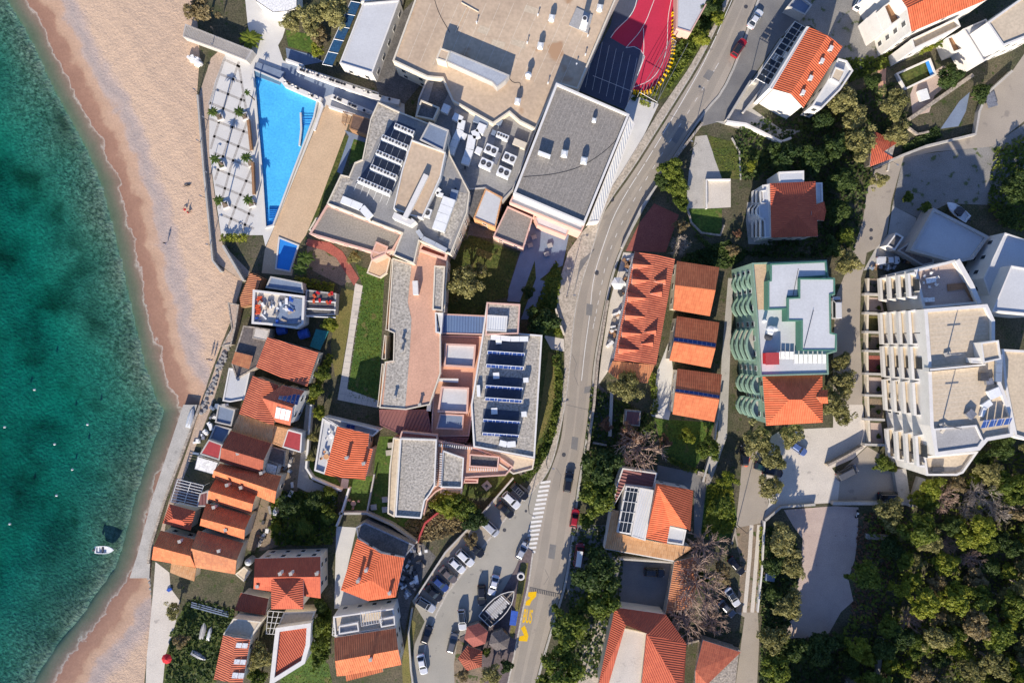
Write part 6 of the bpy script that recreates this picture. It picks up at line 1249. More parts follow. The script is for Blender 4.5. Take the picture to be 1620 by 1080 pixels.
# solar collectors of the solar wing
sl_ = ['topmost', 'second', 'third', 'fourth', 'fifth', 'lowest']
for i, (x0, x1, y) in enumerate(((771,829,556),(769,827,577),(768,826,610),(767,825,629),(764,822,663),(763,820,684))):
 ra, rb = W(x0, y + 4,7.7), W(x1, y + 8,7.7); root = E('solar_collector', ((ra[0] + rb[0]) / 2,(ra[1] + rb[1]) / 2,7.57), sl_[i] + ' row of blue solar collectors on the solar wing', 'solar collector', 'solar collector rows')
 n = 3; hh = 1.35; dep = .75
 for k in range(n):
  t0, t1 = k / n + .004,(k + 1) / n - .004; p = lambda t: (ra[0] + (rb[0] - ra[0]) * t, ra[1] + (rb[1] - ra[1]) * t)
  a, b = p(t0), p(t1); f = [(a[0], a[1],7.75),(b[0], b[1],7.75),(b[0] + .15, b[1] + dep, 7.75 + hh),(a[0] + .15, a[1] + dep, 7.75 + hh)]; mb = MB(); mb.face(f, 0, quv(f))
  g = [(q[0] + .02, q[1] + .06, q[2] - .05) for q in f]; mb.face(g[::-1],1)
  for q in range(4): mb.face([f[q], g[q], g[(q + 1) % 4], f[(q + 1) % 4]],1)
  O('panel', mb, [M['solar_cell'], M['white_metal']], root)
 mb = MB()
 for k in range(n + 1):
  q = p(k / n); mb.tube((q[0], q[1],7.6),(q[0] + .15, q[1] + dep, 7.75 + hh),.05,.05,4); mb.tube((q[0] + .15, q[1] + dep, 7.6),(q[0] + .15, q[1] + dep, 7.75 + hh),.05,.05,4)
 mb.tube((ra[0] + .15, ra[1] + dep, 7.8 + hh),(rb[0] + .15, rb[1] + dep, 7.8 + hh),.07,.07,5); O('stand', mb, M['white_metal'], root)
duct([(776,533),(808,536),(836,536)],7.6,1.1,1.3, 'white duct across the head of the solar wing', 'white_metal')
duct([(790,700),(802,703),(816,702)],7.6,1.2,1.2, 'white duct across the foot of the solar wing', 'white_metal')
for i, (px, py) in enumerate(((789,541),(785,594),(782,650),(832,601),(829,655),(757,618))): rbox('roof_unit', px, py, 7.57,((1.2,.8,.8),(1.3,1.3,.7),(1.3,1.3,.7),(1.1,1.0,1.2),(1.1,1.1,1.2),(.7,2.4,.9))[i],0.05,['small white unit behind the topmost solar row', 'square white unit between the second and third solar rows', 'square white unit between the fourth and fifth solar rows', 'white chimney-like unit beside the third solar row', 'white chimney-like unit beside the fifth solar row', 'slim white unit on the sea edge of the solar wing'][i], 'roof unit')
# slatted screens of the salmon deck
def screen(pts, z, label):
 P = WP(pts, z + .8); L = sum(hypot(b[0] - a[0], b[1] - a[1]) for a, b in zip(P, P[1:])); mb = MB()
 for a, b in zip(P, P[1:]):
  l = hypot(b[0] - a[0], b[1] - a[1]); n = max(2, int(l / .45)); ang = atan2(b[1] - a[1], b[0] - a[0])
  for k in range(n): mb.box((a[0] + (b[0] - a[0]) * (k + .5) / n, a[1] + (b[1] - a[1]) * (k + .5) / n, z),(.2,.55,.8), ang)
 O('slat_screen', mb, M['white_wall'], label=label, cat='screen')
screen([(689,700),(691,735),(688,770)],6.05, 'pale slatted screen along the seaward edge of the salmon deck'); screen([(693,704),(748,709)],6.05, 'pale slatted screen along the upper edge of the salmon deck'); screen([(741,742),(788,743)],6.05, 'pale slatted screen under the dark sunken court'); screen([(676,772),(674,790)],6.05, 'short pale slatted screen beside the garden wing'); screen([(698,716),(696,770)],6.9, 'pale slatted screen on the small gravel wing')
# pergolas
def pergola(name, quad, z, label, nu, nv, m='white_metal', r=.07, cat='pergola', z0=0):
 a, b, c, d = [W(*p, z) for p in quad]; root = E(name, (*cen([a[:2], b[:2], c[:2], d[:2]]), z0), label, cat)
 L = lambda p, q, t: tuple(p[i] + (q[i] - p[i]) * t for i in range(3)); mb = MB()
 for k in range(nu):
  t = k / (nu - 1); mb.tube(L(a, b, t), L(d, c, t), r, r, 4)
 O('rafter', mb, M[m], root); mb = MB()
 for k in range(nv):
  t = k / (nv - 1); p, q = L(a, d, t), L(b, c, t); mb.tube((p[0], p[1], p[2] - .1),(q[0], q[1], q[2] - .1), r, r, 4)
 O('beam', mb, M[m], root)
 for p in (a, b, c, d):
  mb = MB(); mb.tube((p[0], p[1], z0), p, .08,.08,6); O('post', mb, M[m], root)
 return root
pergola('pergola', [(281,758),(322,768),(312,802),(270,793)],2.8, 'white-barred pergola on the quay above the small hipped cottage', 2 + 1,9)
patch('yard', [(278,756),(322,766),(312,804),(268,794)], 'plum_paving', 6)
pergola('pergola', [(528,978),(542,980),(532,1008),(526,1004)],5.2, 'white grid pergola on the sea side of the two-tone villa', 3,7, z0=0)
pergola('pergola', [(424,966),(450,968),(436,1003),(421,1002)],3.6, 'white grid pergola beside the cream patio roof', 4,5)
pergola('pergola', [(570,968),(602,964),(604,984),(572,990)],6.9, 'whitish beams over the roof terrace between the sunken balconies', 9,2, 'white_wall', .06, z0=5.5)
pg = pergola('pergola', [(543,176),(562,181),(556,197),(541,193)],2.8, 'wooden slatted pergola beside the pool end of the restaurant terrace', 12,3, 'wood', .06)
flat('brown_canopy', [(558,180),(590,190),(584,216),(552,203)],3.2, 'dark brown slatted canopy between the pool deck and the hotel wing', cat='canopy', wall='wood', roof='brown_canopy', par=.06)
# slatted beach walkway and its hut roof
wq = [(293,38),(354,62),(400,80),(390,96),(345,78),(289,58)]
wr_ = flat('slatted_walkway', wq, 2.2, 'grey slatted walkway roof running down to the beach', cat='walkway', wall='grey_wall', roof='grey_roof', par=.05)
mb = MB()
for k in range(44):
 t = k / 43; a = (296 + 100 * t, 40 + 39 * t); b = (290 + 96 * t, 57 + 37 * t); mb.strip(WP([a, b],2.22),.07,2.2,2.24)
O('slat', mb, M['driftwood'], wr_)
def sunshade(px, py, r, z, m, label, n=8, name='parasol'):
 x, y, _ = W(px, py, z); root = E(name, (x, y, 0), label, 'parasol'); mb = MB()
 for k in range(n):
  a, b = 2 * pi * k / n, 2 * pi * (k + 1) / n; mb.face([(x + r * cos(a), y + r * sin(a), z - .45),(x + r * cos(b), y + r * sin(b), z - .45),(x, y, z)])
 O('canopy', mb, M[m], root); mb = MB(); mb.tube((x, y, 0),(x, y, z),.04,.04,6); O('pole', mb, M['steel'], root)
mb = MB(); rr = random.Random(4); x, y, _ = W(307,95,.8)
for k in range(26):
 a = rr.uniform(0,6.3); d = rr.uniform(0,1.5); s = rr.uniform(.5,1.0); mb.box((x + d * cos(a), y + d * sin(a) * .8,-.3),(s, s * .7, rr.uniform(.7,1.3)), a)
O('sunbed_heap', mb, M['white_fabric'], label='heap of white folded sunbeds on the sand below the walkway', cat='sunbed heap')
# benches and lamp posts of the white terrace
for i, (a, b) in enumerate((((393,190),(398,238)),((400,258),(402,308)))):
 P = WP([a, b],.5); root = E('bench', (*cen(P),0),('upper' if i == 0 else 'lower') + ' long reddish wooden bench along the pool side of the white terrace', 'bench', 'long wooden benches')
 mb = MB(); mb.strip(P, .75,.42,.55); O('seat', mb, M['wood'], root); mb = MB(); mb.strip([(P[0][0] + .35, P[0][1]),(P[1][0] + .35, P[1][1])],.12,.5,1.3); O('backrest', mb, M['wood'], root); mb = MB(); mb.strip(P, .4,0,.42); O('plinth', mb, M['concrete'], root)
def lamp(px, py, h, label, group='dark lamp posts', arm=.6, ang=2.6):
 x, y, _ = W(px, py, 0); root = E('street_lamp', (x, y, 0), label, 'lamp post', group); mb = MB(); mb.tube((x, y, 0),(x, y, h),.09,.06,6); mb.tube((x, y, h),(x + arm * cos(ang), y + arm * sin(ang), h + .1),.04,.04,5); O('pole', mb, M['dark_metal'], root)
 mb = MB(); mb.box((x + arm * cos(ang), y + arm * sin(ang), h + .02),(.5,.25,.14), ang, bot=True); O('lamp_head', mb, M['steel'], root); return root
for i, ((px, py), lab) in enumerate(zip(((343,78),(315,148),(329,191),(320,227),(333,276),(325,313),(335,388)),('at the hut end of the promenade', 'at the first bend of the promenade wall', 'beside the topmost palms', 'on the wall opposite the middle palms', 'beside the middle of the white terrace', 'on the wall above the lower palms', 'at the lower end of the promenade wall'))): lamp(px, py, 3.2, 'thin dark promenade lamp ' + lab, 'promenade lamps', .5,-.5)
for (px, py, lab, an) in ((864,732, 'street lamp on the hotel pavement above the zebra crossing', 0),(836,800, 'street lamp at the edge of the parking bays', -.5),(1090,240, 'street lamp on the shaded roadside wall', 2.8),(896,470, 'street lamp on the pavement by the lay-by', 0),(1386,268, 'lamp post at the bend of the upper lane', -.6),(1166,830, 'slanting pole beside the dirt lane', .9)): lamp(px, py, 6.5, lab, None, 1.2, an)
# walls
def wall(pts, w, h, m, label, name='garden_wall', z0=0):
 mb = MB(); mb.strip(WP(pts, h), w, z0, h); return O(name, mb, M[m], label=label, cat='wall')
mb = MB(); mb.strip(WP([(312,150),(321,260),(336,412),(350,430)],.9),.4,-1.2,.9); O('beach_wall', mb, M['concrete'], label='long straight sea wall between the sand and the promenade', cat='wall')
mb = MB(); mb.strip(WP([(352,388),(385,444)],1.4),.5,-1,1.4); O('beach_wall', mb, M['concrete'], label='short slanting wall at the lower end of the promenade', cat='wall')
WL = [([(492,640),(484,740),(494,756),(540,776)],.45,1.6, 'white_wall', 'tall white garden wall curving round the villa with the paved terrace'),([(552,772),(540,812),(532,832)],.4,1.8, 'white_wall', 'white wall climbing from the villa lawn to the side terrace'),([(592,750),(580,812)],.3,1.2, 'grey_wall', 'thin grey wall between the two villa lawns'),
 ([(536,812),(580,812),(620,830),(660,858)],.5,1.8, 'concrete', 'pale retaining wall above the slatted pergola'),([(706,800),(672,828),(660,858)],.4,1.4, 'red_metal', 'narrow red-topped wall beside the dry bank'),([(812,756),(758,818),(705,873),(656,948)],.35,1.1, 'grey_wall', 'straight grey wall behind the slanting parked cars'),
 ([(652,962),(646,1000),(650,1060),(656,1100)],.35,.9, 'concrete', 'curved pale kerb wall round the lower parking'),([(879,488),(886,512),(893,530)],.35,1.0, 'cream_wall', 'short curved cream wall on the hotel pavement'),([(962,475),(946,570),(940,640),(930,712)],.5,1.6, 'stone_wall', 'long stone retaining wall under the dormered block'),([(1060,262),(1014,330),(984,392)],.45,1.2, 'concrete', 'grey roadside wall above the red-paved terrace'),([(1112,194),(1064,256)],.5,1.6, 'stone_wall', 'stone roadside wall under the shrubs of the concrete yard'),
 ([(1150,190),(1176,147),(1188,128),(1198,130)],.5,1.3, 'concrete', 'pale wall between the road and the white house forecourt'),([(1150,192),(1180,196),(1236,224),(1252,218)],.5,1.5, 'white_wall', 'white curved retaining wall below the white house'),([(1208,164),(1196,182),(1228,92),(1240,74)][2:] + [(1206,140),(1176,178)],.4,1.2, 'grey_wall', 'grey wall along the forecourt of the white house'),
 ([(1382,266),(1427,246),(1466,231),(1544,212),(1550,176),(1562,148),(1602,112)],.5,1.2, 'concrete', 'long pale wall following the upper lane'),([(1408,252),(1405,270)],.4,.6, 'concrete', 'stub of wall by the lane bend'),([(1374,440),(1372,540),(1373,620),(1376,700)],.45,1.2, 'cream_wall', 'cream wall along the lane in front of the apartment gardens'),
 ([(1211,823),(1236,802),(1290,798)],.5,.9, 'concrete', 'bent pale wall at the plaza end of the dirt lane'),([(1318,796),(1432,796),(1444,800)],.7,1.4, 'concrete', 'broad pale wall along the lower edge of the plaza parking'),([(1424,742),(1432,796)],2.6,1.2, 'concrete', 'wide concrete ramp wall beside the black van'),([(1460,756),(1446,800)],1.6,1.3, 'concrete', 'slanting concrete ramp slab at the edge of the wood'),([(1210,824),(1206,900),(1199,968)],.35,1.0, 'white_wall', 'whitish wall along the dirt lane'),([(1164,835),(1158,860)],.3,1, 'stone_wall', 'stub of stone wall at the narrow lawn'),([(1112,762),(1130,700),(1142,620)],.4,1.2, 'concrete', 'pale wall along the path beside the green-trimmed block'),
 ([(1104,748),(1120,752),(1120,764)],.9,1.0, 'stone_wall', 'stone wall at the head of the narrow lawn'),([(1310,736),(1338,722),(1366,706)],.5,1.6, 'stone_wall', 'stone wall jutting across the plaza with saplings'),([(980,884),(1068,890),(1052,970),(978,957)],.4,1.8, 'concrete', 'concrete wall enclosing the walled court'),([(1086,1018),(1110,1012),(1172,1030)],.4,1.5, 'stone_wall', 'stone wall above the diagonal corner roof'),([(1396,1010),(1386,1100)],.8,1.2, 'concrete', 'pale wall beside a sunken yard in the wood'),
 ([(1370,848),(1406,850)],1.2,.5, 'stone_wall', 'broken stone steps beside the gravel yard'),([(968,806),(957,867),(1066,887)],.3,3, 'white_wall', 'white boundary wall of the L-shaped roof'),([(968,620),(965,690)],.7,.8, 'concrete', 'straight grey garden path wall under the russet trees'),([(938,700),(960,704)],.4,.8, 'stone_wall', 'low stone wall under the russet trees'),([(1088,330),(1094,352),(1110,368),(1140,372),(1146,356)],.4,.6, 'stone_wall', 'curved low stone edging of the rounded lawn'),
 ([(1118,330),(1118,284),(1156,284)],.35,.9, 'white_wall', 'white low wall round the small pale terrace'),([(1158,218),(1170,240),(1172,284)],.3,.3, 'concrete', 'thin curved kerb in the dark lawn'),([(520,168),(604,196)],.5,1.0, 'white_wall', 'white wall separating the pool from the terraces'),([(504,156),(510,168),(497,206)],.5,.7, 'white_wall', 'white wall at the shallow corner of the long pool'),([(403,108),(446,124)],3.0,.5, 'slate_blue', 'bluish slab at the head of the long pool'),([(444,124),(452,134),(508,158)],1.0,1.2, 'white_wall', 'white planter wall along the upper pool edge'),([(470,108),(530,130),(590,152),(632,162)],1.1,1.5, 'white_wall', 'long white planter wall of the restaurant terrace'),([(452,94),(480,104)],.5,1.2, 'white_wall', 'white wall above the upper terrace'),([(524,152),(590,180)],1.0,1.0, 'white_wall', 'white planter wall below the lower terrace')]
for pts_, w_, h_, m_, lab in WL: wall(pts_, w_, h_, m_, lab)
patch('terrace', [(446,100),(478,105),(530,130),(604,160),(600,190),(524,150),(508,156),(444,122)], 'slate_blue', 9)
patch('lawn', [(452,48),(500,56),(492,84),(456,74)], 'lush_grass', 9)
patch('terrace', [(452,76),(490,86),(512,98),(480,104),(454,92)], 'slate_blue', 9)
patch('terrace', [(600,60),(655,0),(621,96),(675,122),(640,165),(600,150),(590,120)], 'dark_slab', 10)
# pots in the planter walls
pr_ = random.Random(9)
for a, b, n, z in (((474,110),(624,160),30,1.5),((448,128),(504,157),13,1.2),((528,154),(588,180),13,1.0),((596,92),(622,20),12,.6)):
 for k in range(n):
  t = (k + pr_.uniform(.2,.8)) / n; px, py = a[0] + (b[0] - a[0]) * t, a[1] + (b[1] - a[1]) * t; x, y, _ = W(px, py, z + .3)
  if pr_.random() < .3: shrub(px, py, 3.2, pr_.choice(['dark', 'brown', 'leaf']), 'small potted bush on the white planter walls of the restaurant terrace', 'potted bushes of the restaurant terrace')
  else:
   mb = MB(); mb.tube((x, y, z - .02),(x, y, z + .55),.20,.30,8, cap=False); mb.disc((x, y, z + .42),.27,8); O('plant_pot', mb, M[pr_.choice(['dark_metal', 'dark_metal', 'white_wall'])], label='small plant pot on the white planter walls of the restaurant terrace', cat='plant pot', group='plant pots of the restaurant terrace')
def table(px, py, z, r, m, label, chairs=4, group=None, rect=False):
 x, y, _ = W(px, py, z + .75); root = E('table', (x, y, z), label, 'table', group); mb = MB()
 if rect: mb.box((x, y, z + .7),(r * 2.2, r * 1.2,.06),.2, bot=True)
 else: mb.tube((x, y, z + .7),(x, y, z + .76), r, r, 14)
 O('table_top', mb, M[m], root); mb = MB(); mb.tube((x, y, z),(x, y, z + .7),.06,.06,6); mb.tube((x, y, z),(x, y, z + .04),.3,.3,8); O('leg', mb, M['steel'], root)
 for k in range(chairs):
  a = 2 * pi * k / chairs + .4; cx, cy = x + (r + .55) * cos(a), y + (r + .45) * sin(a); c = E('chair', (cx, cy, z), 'white chair at the ' + label, 'chair', 'chairs at the ' + label); mb = MB(); mb.box((cx, cy, z + .40),(.5,.5,.06), a, bot=True); O('seat', mb, M[m], c); mb = MB(); mb.box((cx + .24 * cos(a), cy + .24 * sin(a), z + .46),(.05,.48,.45), a); O('backrest', mb, M[m], c); mb = MB()
  for u, v in ((-.2,-.2),(.2,-.2),(.2,.2),(-.2,.2)): mb.tube((cx + u, cy + v, z),(cx + u, cy + v, z + .4),.025,.025,4)
  O('leg', mb, M['steel'], c)
table(1473,443,12.3,.9, 'white_fabric', 'white dining table on the lower block terrace', 6, rect=True)
table(524,690,3.75,.6, 'white_fabric', 'round table on the paved villa terrace', 4); table(516,722,3.75,.6, 'orange_wall', 'wooden table on the paved villa terrace', 4)
table(559,796,.03,.6, 'terracotta_paving', 'brick-coloured table on the lower villa lawn', 3)
rbox('sofa', 1470,474,12.3,(2.2,.9,.7),.05, 'white sofa on the lower block terrace', 'sofa', 'white_fabric')
rbox('table', 1485,742,12.02,(2.3,.9,.75),.02, 'dark rectangular table on the plaza-end terrace', 'table', 'dark_metal', legs=True)
# concrete garden lights / slab boxes under the garden wing
for i, (px, py) in enumerate(((618,664),(618,704),(615,716),(609,790),(609,806),(591,802))): rbox('service_hatch', px, py, 0,(1.3,1.2,.4),.1, 'square grey service hatch on the lawn beside the garden wing', 'service hatch', 'concrete', 'service hatches beside the garden wing')
for i, (px, py, lab) in enumerate(((828,748, 'square hatch with a dark centre on the lawn by the zebra crossing'),(770,768, 'square hatch on the lawn beside the parking wall'))):
 r_ = rbox('service_hatch', px, py, 0,(1.7,1.7,.35),.7, lab, 'service hatch', 'pavement'); x, y, _ = W(px, py, .36); mb = MB(); mb.box((x, y, .355),(.6,.6,.05),.7); O('grille', mb, M['dark_metal'], r_)
for i, (px, py) in enumerate(((839,388),(865,402),(845,375),(870,388))): rbox('bench', px, py, .03,(1.1,.9,.5),.3, 'grey stone seat on the bluish patio behind the dark grey hall', 'seat', 'grey_roof', 'stone seats on the bluish patio')
# skylights and chimneys on houses
def skylight(px, py, z, d, rot, label, cat='skylight', m='white_metal', tilt=.35):
 x, y, _ = W(px, py, z); root = E('roof_window', (x, y, z), label, cat); mb = MB(); mb.box((x, y, z - .3), d, rot); O('frame', mb, M[m], root); mb = MB(); mb.box((x, y, z - .3 + d[2]),(d[0] * .75, d[1] * .75,.03), rot); O('pane', mb, M['window_pane'], root); return root
ok = ['topmost', 'second', 'third', 'lowest']
for i, (px, py) in enumerate(((1314,77),(1300,97),(1282,124),(1270,147))):
 x, y, _ = W(px, py, 10.2); root = E('roof_dormer', (x, y, 9.4), ok[i] + ' white roof light on the sunny slope of the white house', 'roof light', 'roof lights of the white house'); mb = MB(); mb.box((x, y, 9.2),(.75,1.0,1.35), radians(-24)); O('box', mb, M['white_wall'], root); mb = MB(); mb.box((x - .0, y - .52,9.75),(.5,.05,.6), radians(-24)); O('pane', mb, M['window_pane'], root)
for (px, py, z, h, lab) in ((548,724,7.0,1.5, 'whitish chimney with a long shadow on the striped villa roof'),(575,733,6.7,1.0, 'small white chimney near the side bay of the striped villa roof'),(579,902,6.9,1.3, 'white chimney in the middle of the angular villa roof'),(566,919,6.9,1.5, 'white flue on the seaward face of the angular villa roof'),(616,938,6.5,.8, 'small white chimney at the lower corner of the angular villa roof'),(501,907,8.6,.9, 'white chimney at the end of the cream house ridge'),(443,907,9,.9, 'white chimney behind the square tower, sea side'),(460,907,9,.9, 'white chimney behind the square tower, uphill side'),(407,927,7.3,.8, 'white vent with a dark hole on the sunny cream house slope'),(586,1043,7.6,1.0, 'white chimney on the orange slope of the two-tone villa'),
   (359,767,6.2,.9, 'white chimney stack on the terrace cottage with the dark slope'),(381,771,5.8,.5, 'small white vent beside the white stack of the terrace cottages'),(338,802,5.6,.6, 'white pipe on the dark slope of the third lowest terrace cottage'),(357,838,5.2,1.0, 'dark flue on the sunny slope of the third lowest terrace cottage'),(346,871,5.6,.8, 'pinkish chimney on the mottled old tiles'),(284,856,5.2,.7, 'small chimney on the quay cottage roof'),(376,717,7.0,.7, 'white cap on the ridge of the tall-roofed terrace cottage'),(413,748,5.6,.8, 'white chimney at the end of the tall-roofed terrace cottage'),(354,641,6.2,.8, 'white flue on the solar gable house')):
 x, y, _ = W(px, py, z + h); root = E('chimney_stack', (x, y, z - .6), lab, 'chimney'); mb = MB(); mb.box((x, y, z - 1.0),(.5,.5, h + 1.0),.25); O('stack', mb, M['white_wall' if 'dark' not in lab.split()[0] else 'dark_metal'], root); mb = MB(); mb.box((x, y, z + h + .1),(.68,.68,.09),.25, bot=True); mb.box((x, y, z + h),(.35,.35,.1),.25); O('cap', mb, M['concrete'], root)
def panels(px4, z4, label, rows=1, cols=4, m='solar_cell', frame='white_metal', name='solar_array'):
 f = [W(p[0], p[1], z) for p, z in zip(px4, z4)]; root = E(name, (*cen([q[:2] for q in f]), min(z4) - .2), label, 'solar array' if m == 'solar_cell' else 'skylight'); L = lambda p, q, t: tuple(p[i] + (q[i] - p[i]) * t for i in range(3))
 for r in range(rows):
  for c in range(cols):
   e = .02; q = lambda u, v: L(L(f[0], f[1], u), L(f[3], f[2], u), v); g = [q(c / cols + e, r / rows + e), q((c + 1) / cols - e, r / rows + e), q((c + 1) / cols - e, (r + 1) / rows - e), q(c / cols + e, (r + 1) / rows - e)]
   mb = MB(); mb.face(g, 0, quv(g)); h = [(a[0], a[1], a[2] - .08) for a in g]
   for i in range(4): mb.face([g[i], h[i], h[(i + 1) % 4], g[(i + 1) % 4]],1)
   O('panel' if m == 'solar_cell' else 'pane', mb, [M[m], M[frame]], root)
 return root
panels([(443,621),(476,624),(471,641),(439,631)],[7.0,7.0,8.3,8.3], 'deep blue solar array on the dark slope of the gabled wing', 1,5)
panels([(434,661),(457,666),(461,649),(437,643)],[7.0,7.0,8.1,8.1], 'whitish three-pane skylight on the sunny slope of the gabled wing', 1,3, 'lamp_glass')
for i, (y0, y1) in enumerate(((1016,1024),(1042,1050),(1063,1072))): panels([(372 - 3 * i, y1),(391 - 3 * i, y1 + 1),(393 - 3 * i, y0 + 1),(374 - 3 * i, y0)],[8.1,7.35,7.35,8.1],['topmost', 'middle', 'lowest'][i] + ' white skylight strip on the tall house', 1,2, 'lamp_glass', name='skylight_strip')
panels([(1550,678),(1598,671),(1603,660),(1556,664)],[16.1,16.1,17.0,17.0], 'row of four blue solar panels at the plaza corner of the tan roof', 1,4)
panels([(546,688),(560,690),(562,672),(548,670)][::-1],[4.1] * 4, 'small slatted glass table-like panel on the shaded villa terrace', 1,2)
# solar canopy of the white house
pc = pergola('solar_pergola', [(1258,34),(1280,46),(1222,138),(1196,124)],5.2, 'dark panelled pergola along the road side of the white house', 7,12, 'white_metal', .06)
for k in range(11):
 for j in range(2):
  t0, t1 = (k + .1) / 11,(k + .9) / 11; q = lambda u, v: (1258 + 22 * u - (62 - 4 * 0) * v, 34 + 12 * u + 90 * v)
  if (k + j) % 7 == 6: continue
  g = [W(*q(j * .5 + .04, t1),5.3), W(*q(j * .5 + .46, t1),5.3), W(*q(j * .5 + .46, t0),5.3), W(*q(j * .5 + .04, t0),5.3)]; mb = MB(); mb.face(g, 0, quv(g)); O('panel', mb, M['dark_glass'], pc)
# dormers of the long roof
dl = ['first', 'second', 'third', 'fourth', 'fifth', 'sixth']
def dormer(tip, base, y0, y1, z, label, group):
 """little gabled dormer: front gable at base, ridge running back to tip"""
 f0, f1 = W(base, y0, z), W(base, y1, z); rt = W(base, (y0 + y1) / 2, z + 1.15); tp = W(*tip, z + 1.15)
 root = E('dormer', (*cen([f0[:2], f1[:2]]), z - 1), label, 'dormer', group)
 roofmesh('roof', [[f0, rt, tp],[rt, f1, tp]], 'tile_brick', root, edge='white_wall'); mb = MB(); mb.face([(f0[0], f0[1], z - 1.2),(f1[0], f1[1], z - 1.2), f1, rt, f0]); O('front', mb, M['white_wall'], root)
 mb = MB(); dx = .05 if tip[0] < base else -.05; x = (f0[0] + f1[0]) / 2 + dx; mb.box((x, (f0[1] + f1[1]) / 2, z - .8),(.06,1.0,.9),0); O('window', mb, M['window_pane'], root)
for i, (x, y) in enumerate(((1001,417),(1000,441),(993,469),(989,498),(984,525),(979,551))): dormer((x + 32, y + 3), x, y - 8, y + 9,7.0, dl[i] + ' roadside dormer from the upper end of the terracotta roof', 'roadside dormers')
for i, (x, y) in enumerate(((1053,442),(1047,461),(1038,522),(1033,541))): dormer((x - 19, y + 3), x, y - 7, y + 8,7.25, dl[i] + ' garden-side dormer from the upper end of the terracotta roof', 'garden-side dormers')
# green block roof things
x, y, _ = W(1220,567,14); rt_ = E('roof_hatch', (x, y, 12.7), 'red roof cube on the white terrace of the green-trimmed block', 'roof hatch'); mb = MB(); mb.box((x, y, 12.7),(2.5,2.2,1.9),.02); O('cube', mb, M['red_fabric'], rt_); mb = MB(); mb.box((x, y, 14.61),(2.7,2.4,.1),.02); O('lid', mb, M['red_metal'], rt_)
for i, (px, py, r) in enumerate(((1211,507,.35),(1220,521,.75),(1219,526,.6),(1227,520,.55),(1217,533,.7))):
 x, y, _ = W(px, py, 13.6); mb = MB(); mb.tube((x, y, 12.7),(x, y, 13.6), r, r, 14); mb.tube((x, y, 13.6),(x, y, 13.75), r, r * .3,14); O('water_tank', mb, M['white_metal' if i != 4 else 'dark_metal'], label=['small white tank standing apart on the white terrace of the green-trimmed block', 'big white tank in the cluster of roof tanks', 'middle white tank in the cluster of roof tanks', 'uphill white tank in the cluster of roof tanks', 'dark tank in the cluster of roof tanks'][i], cat='water tank')
panels([(1228,568),(1256,568),(1256,556),(1228,555)],[12.9,12.9,13.5,13.5], 'pale panel row on the white terrace beside the red cube', 1,4, 'lamp_glass', name='glass_roof_row')
panels([(1256,575),(1308,575),(1308,560),(1256,560)],[12.9,12.9,13.6,13.6], 'longer pale panel row on the white terrace under the penthouse', 1,7, 'lamp_glass', name='glass_roof_row')
for pts_ in ([(1263,425),(1254,470)],[(1287,490),(1272,550)]): cable(pts_, 15.65 if pts_[0][0] > 1280 else 14.87, 'thin dark cable on the ' + ('larger' if pts_[0][0] > 1280 else 'upper') + ' penthouse roof')
# apartment roof: mast, aerial, clutter
for (px, py, h, lab) in ((1498,560,4.2, 'aerial mast with a cross bar on the upper half of the tan roof'),(1490,672,6.0, 'tall mast near the plaza end of the tan roof')):
 x, y, _ = W(px, py, 15.5); root = E('aerial_mast', (x, y, 15.4), lab, 'mast'); mb = MB(); mb.tube((x, y, 15.4),(x, y, 15.4 + h),.14,.1,7); O('pole', mb, M['steel'], root); mb = MB(); mb.tube((x - 1.3, y, 15.4 + h * .65),(x + 1.3, y + .2,15.4 + h * .65),.09,.09,5); O('cross_bar', mb, M['steel'], root); mb = MB(); mb.box((x, y, 15.4),(1.2,.8,.4),.3); O('base', mb, M['concrete'], root)
for i, (px, py, s, m_) in enumerate(((1558,596,(1.6,1.6,.9), 'dark_metal'),(1566,603,(1.4,1.2,.8), 'steel'),(1574,622,(2.4,1.8,.7), 'white_metal'),(1562,640,(2,1.2,.6), 'white_metal'),(1537,655,(1.6,1.6,.8), 'steel'),(1494,678,(1.8,.6,.5), 'cream_wall'),(1556,652,(1.8,.7,.7), 'white_metal'))): rbox('roof_unit', px, py, 15.4, s, .2 * i, ['dark unit beside the stair head on the tan roof', 'grey unit beside the blue duct on the tan roof', 'wide white unit at the uphill rim of the tan roof', 'white unit among the clutter of the tan roof', 'grey frame alone on the tan roof', 'cream box at the foot of the tall mast', 'white unit under the uphill clutter of the tan roof'][i], 'roof unit', m_)
duct([(1582,560),(1580,604)],15.4,1.2,.9, 'bluish duct along the uphill rim of the tan roof', 'slate_blue')
mb = MB(); mb.strip(WP([(1500,455),(1530,452),(1545,478)],12.6),1.4,12.3,12.6); O('wooden_deck', mb, M['wood'], label='reddish wooden deck strip on the lower block terrace', cat='deck')
mb = MB(); mb.strip(WP([(1515,411),(1536,448),(1550,480)],14.4),.9,14.0,14.4); O('white_beam', mb, M['white_wall'], label='white beam framing the uphill edge of the lower block terrace', cat='beam')
# garden plots in front of the apartment block
for i, (y0, y1) in enumerate(((440,462),(470,492),(500,522),(530,552),(562,588),(596,622),(630,660),(668,700))):
 patch('garden_plot', [(1368, y0),(1394, y0 + 1),(1398, y1),(1369, y1)],['red_paving', 'gravel_lot', 'dry_grass', 'gravel_lot'][i % 4] if i % 3 else 'dirt', 6)
 wall([(1368, y1 + 3),(1400, y1 + 4)],.5,1.4, 'grey_wall', ['first', 'second', 'third', 'fourth', 'fifth', 'sixth', 'seventh', 'last'][i] + ' cross wall of the apartment gardens, counted down from the garage end')
 shrub(1390,(y0 + y1) / 2 + 6,4, 'leaf', ['first', 'second', 'third', 'fourth', 'fifth', 'sixth', 'seventh', 'last'][i] + ' green bush in the apartment gardens, counted down from the garage end')
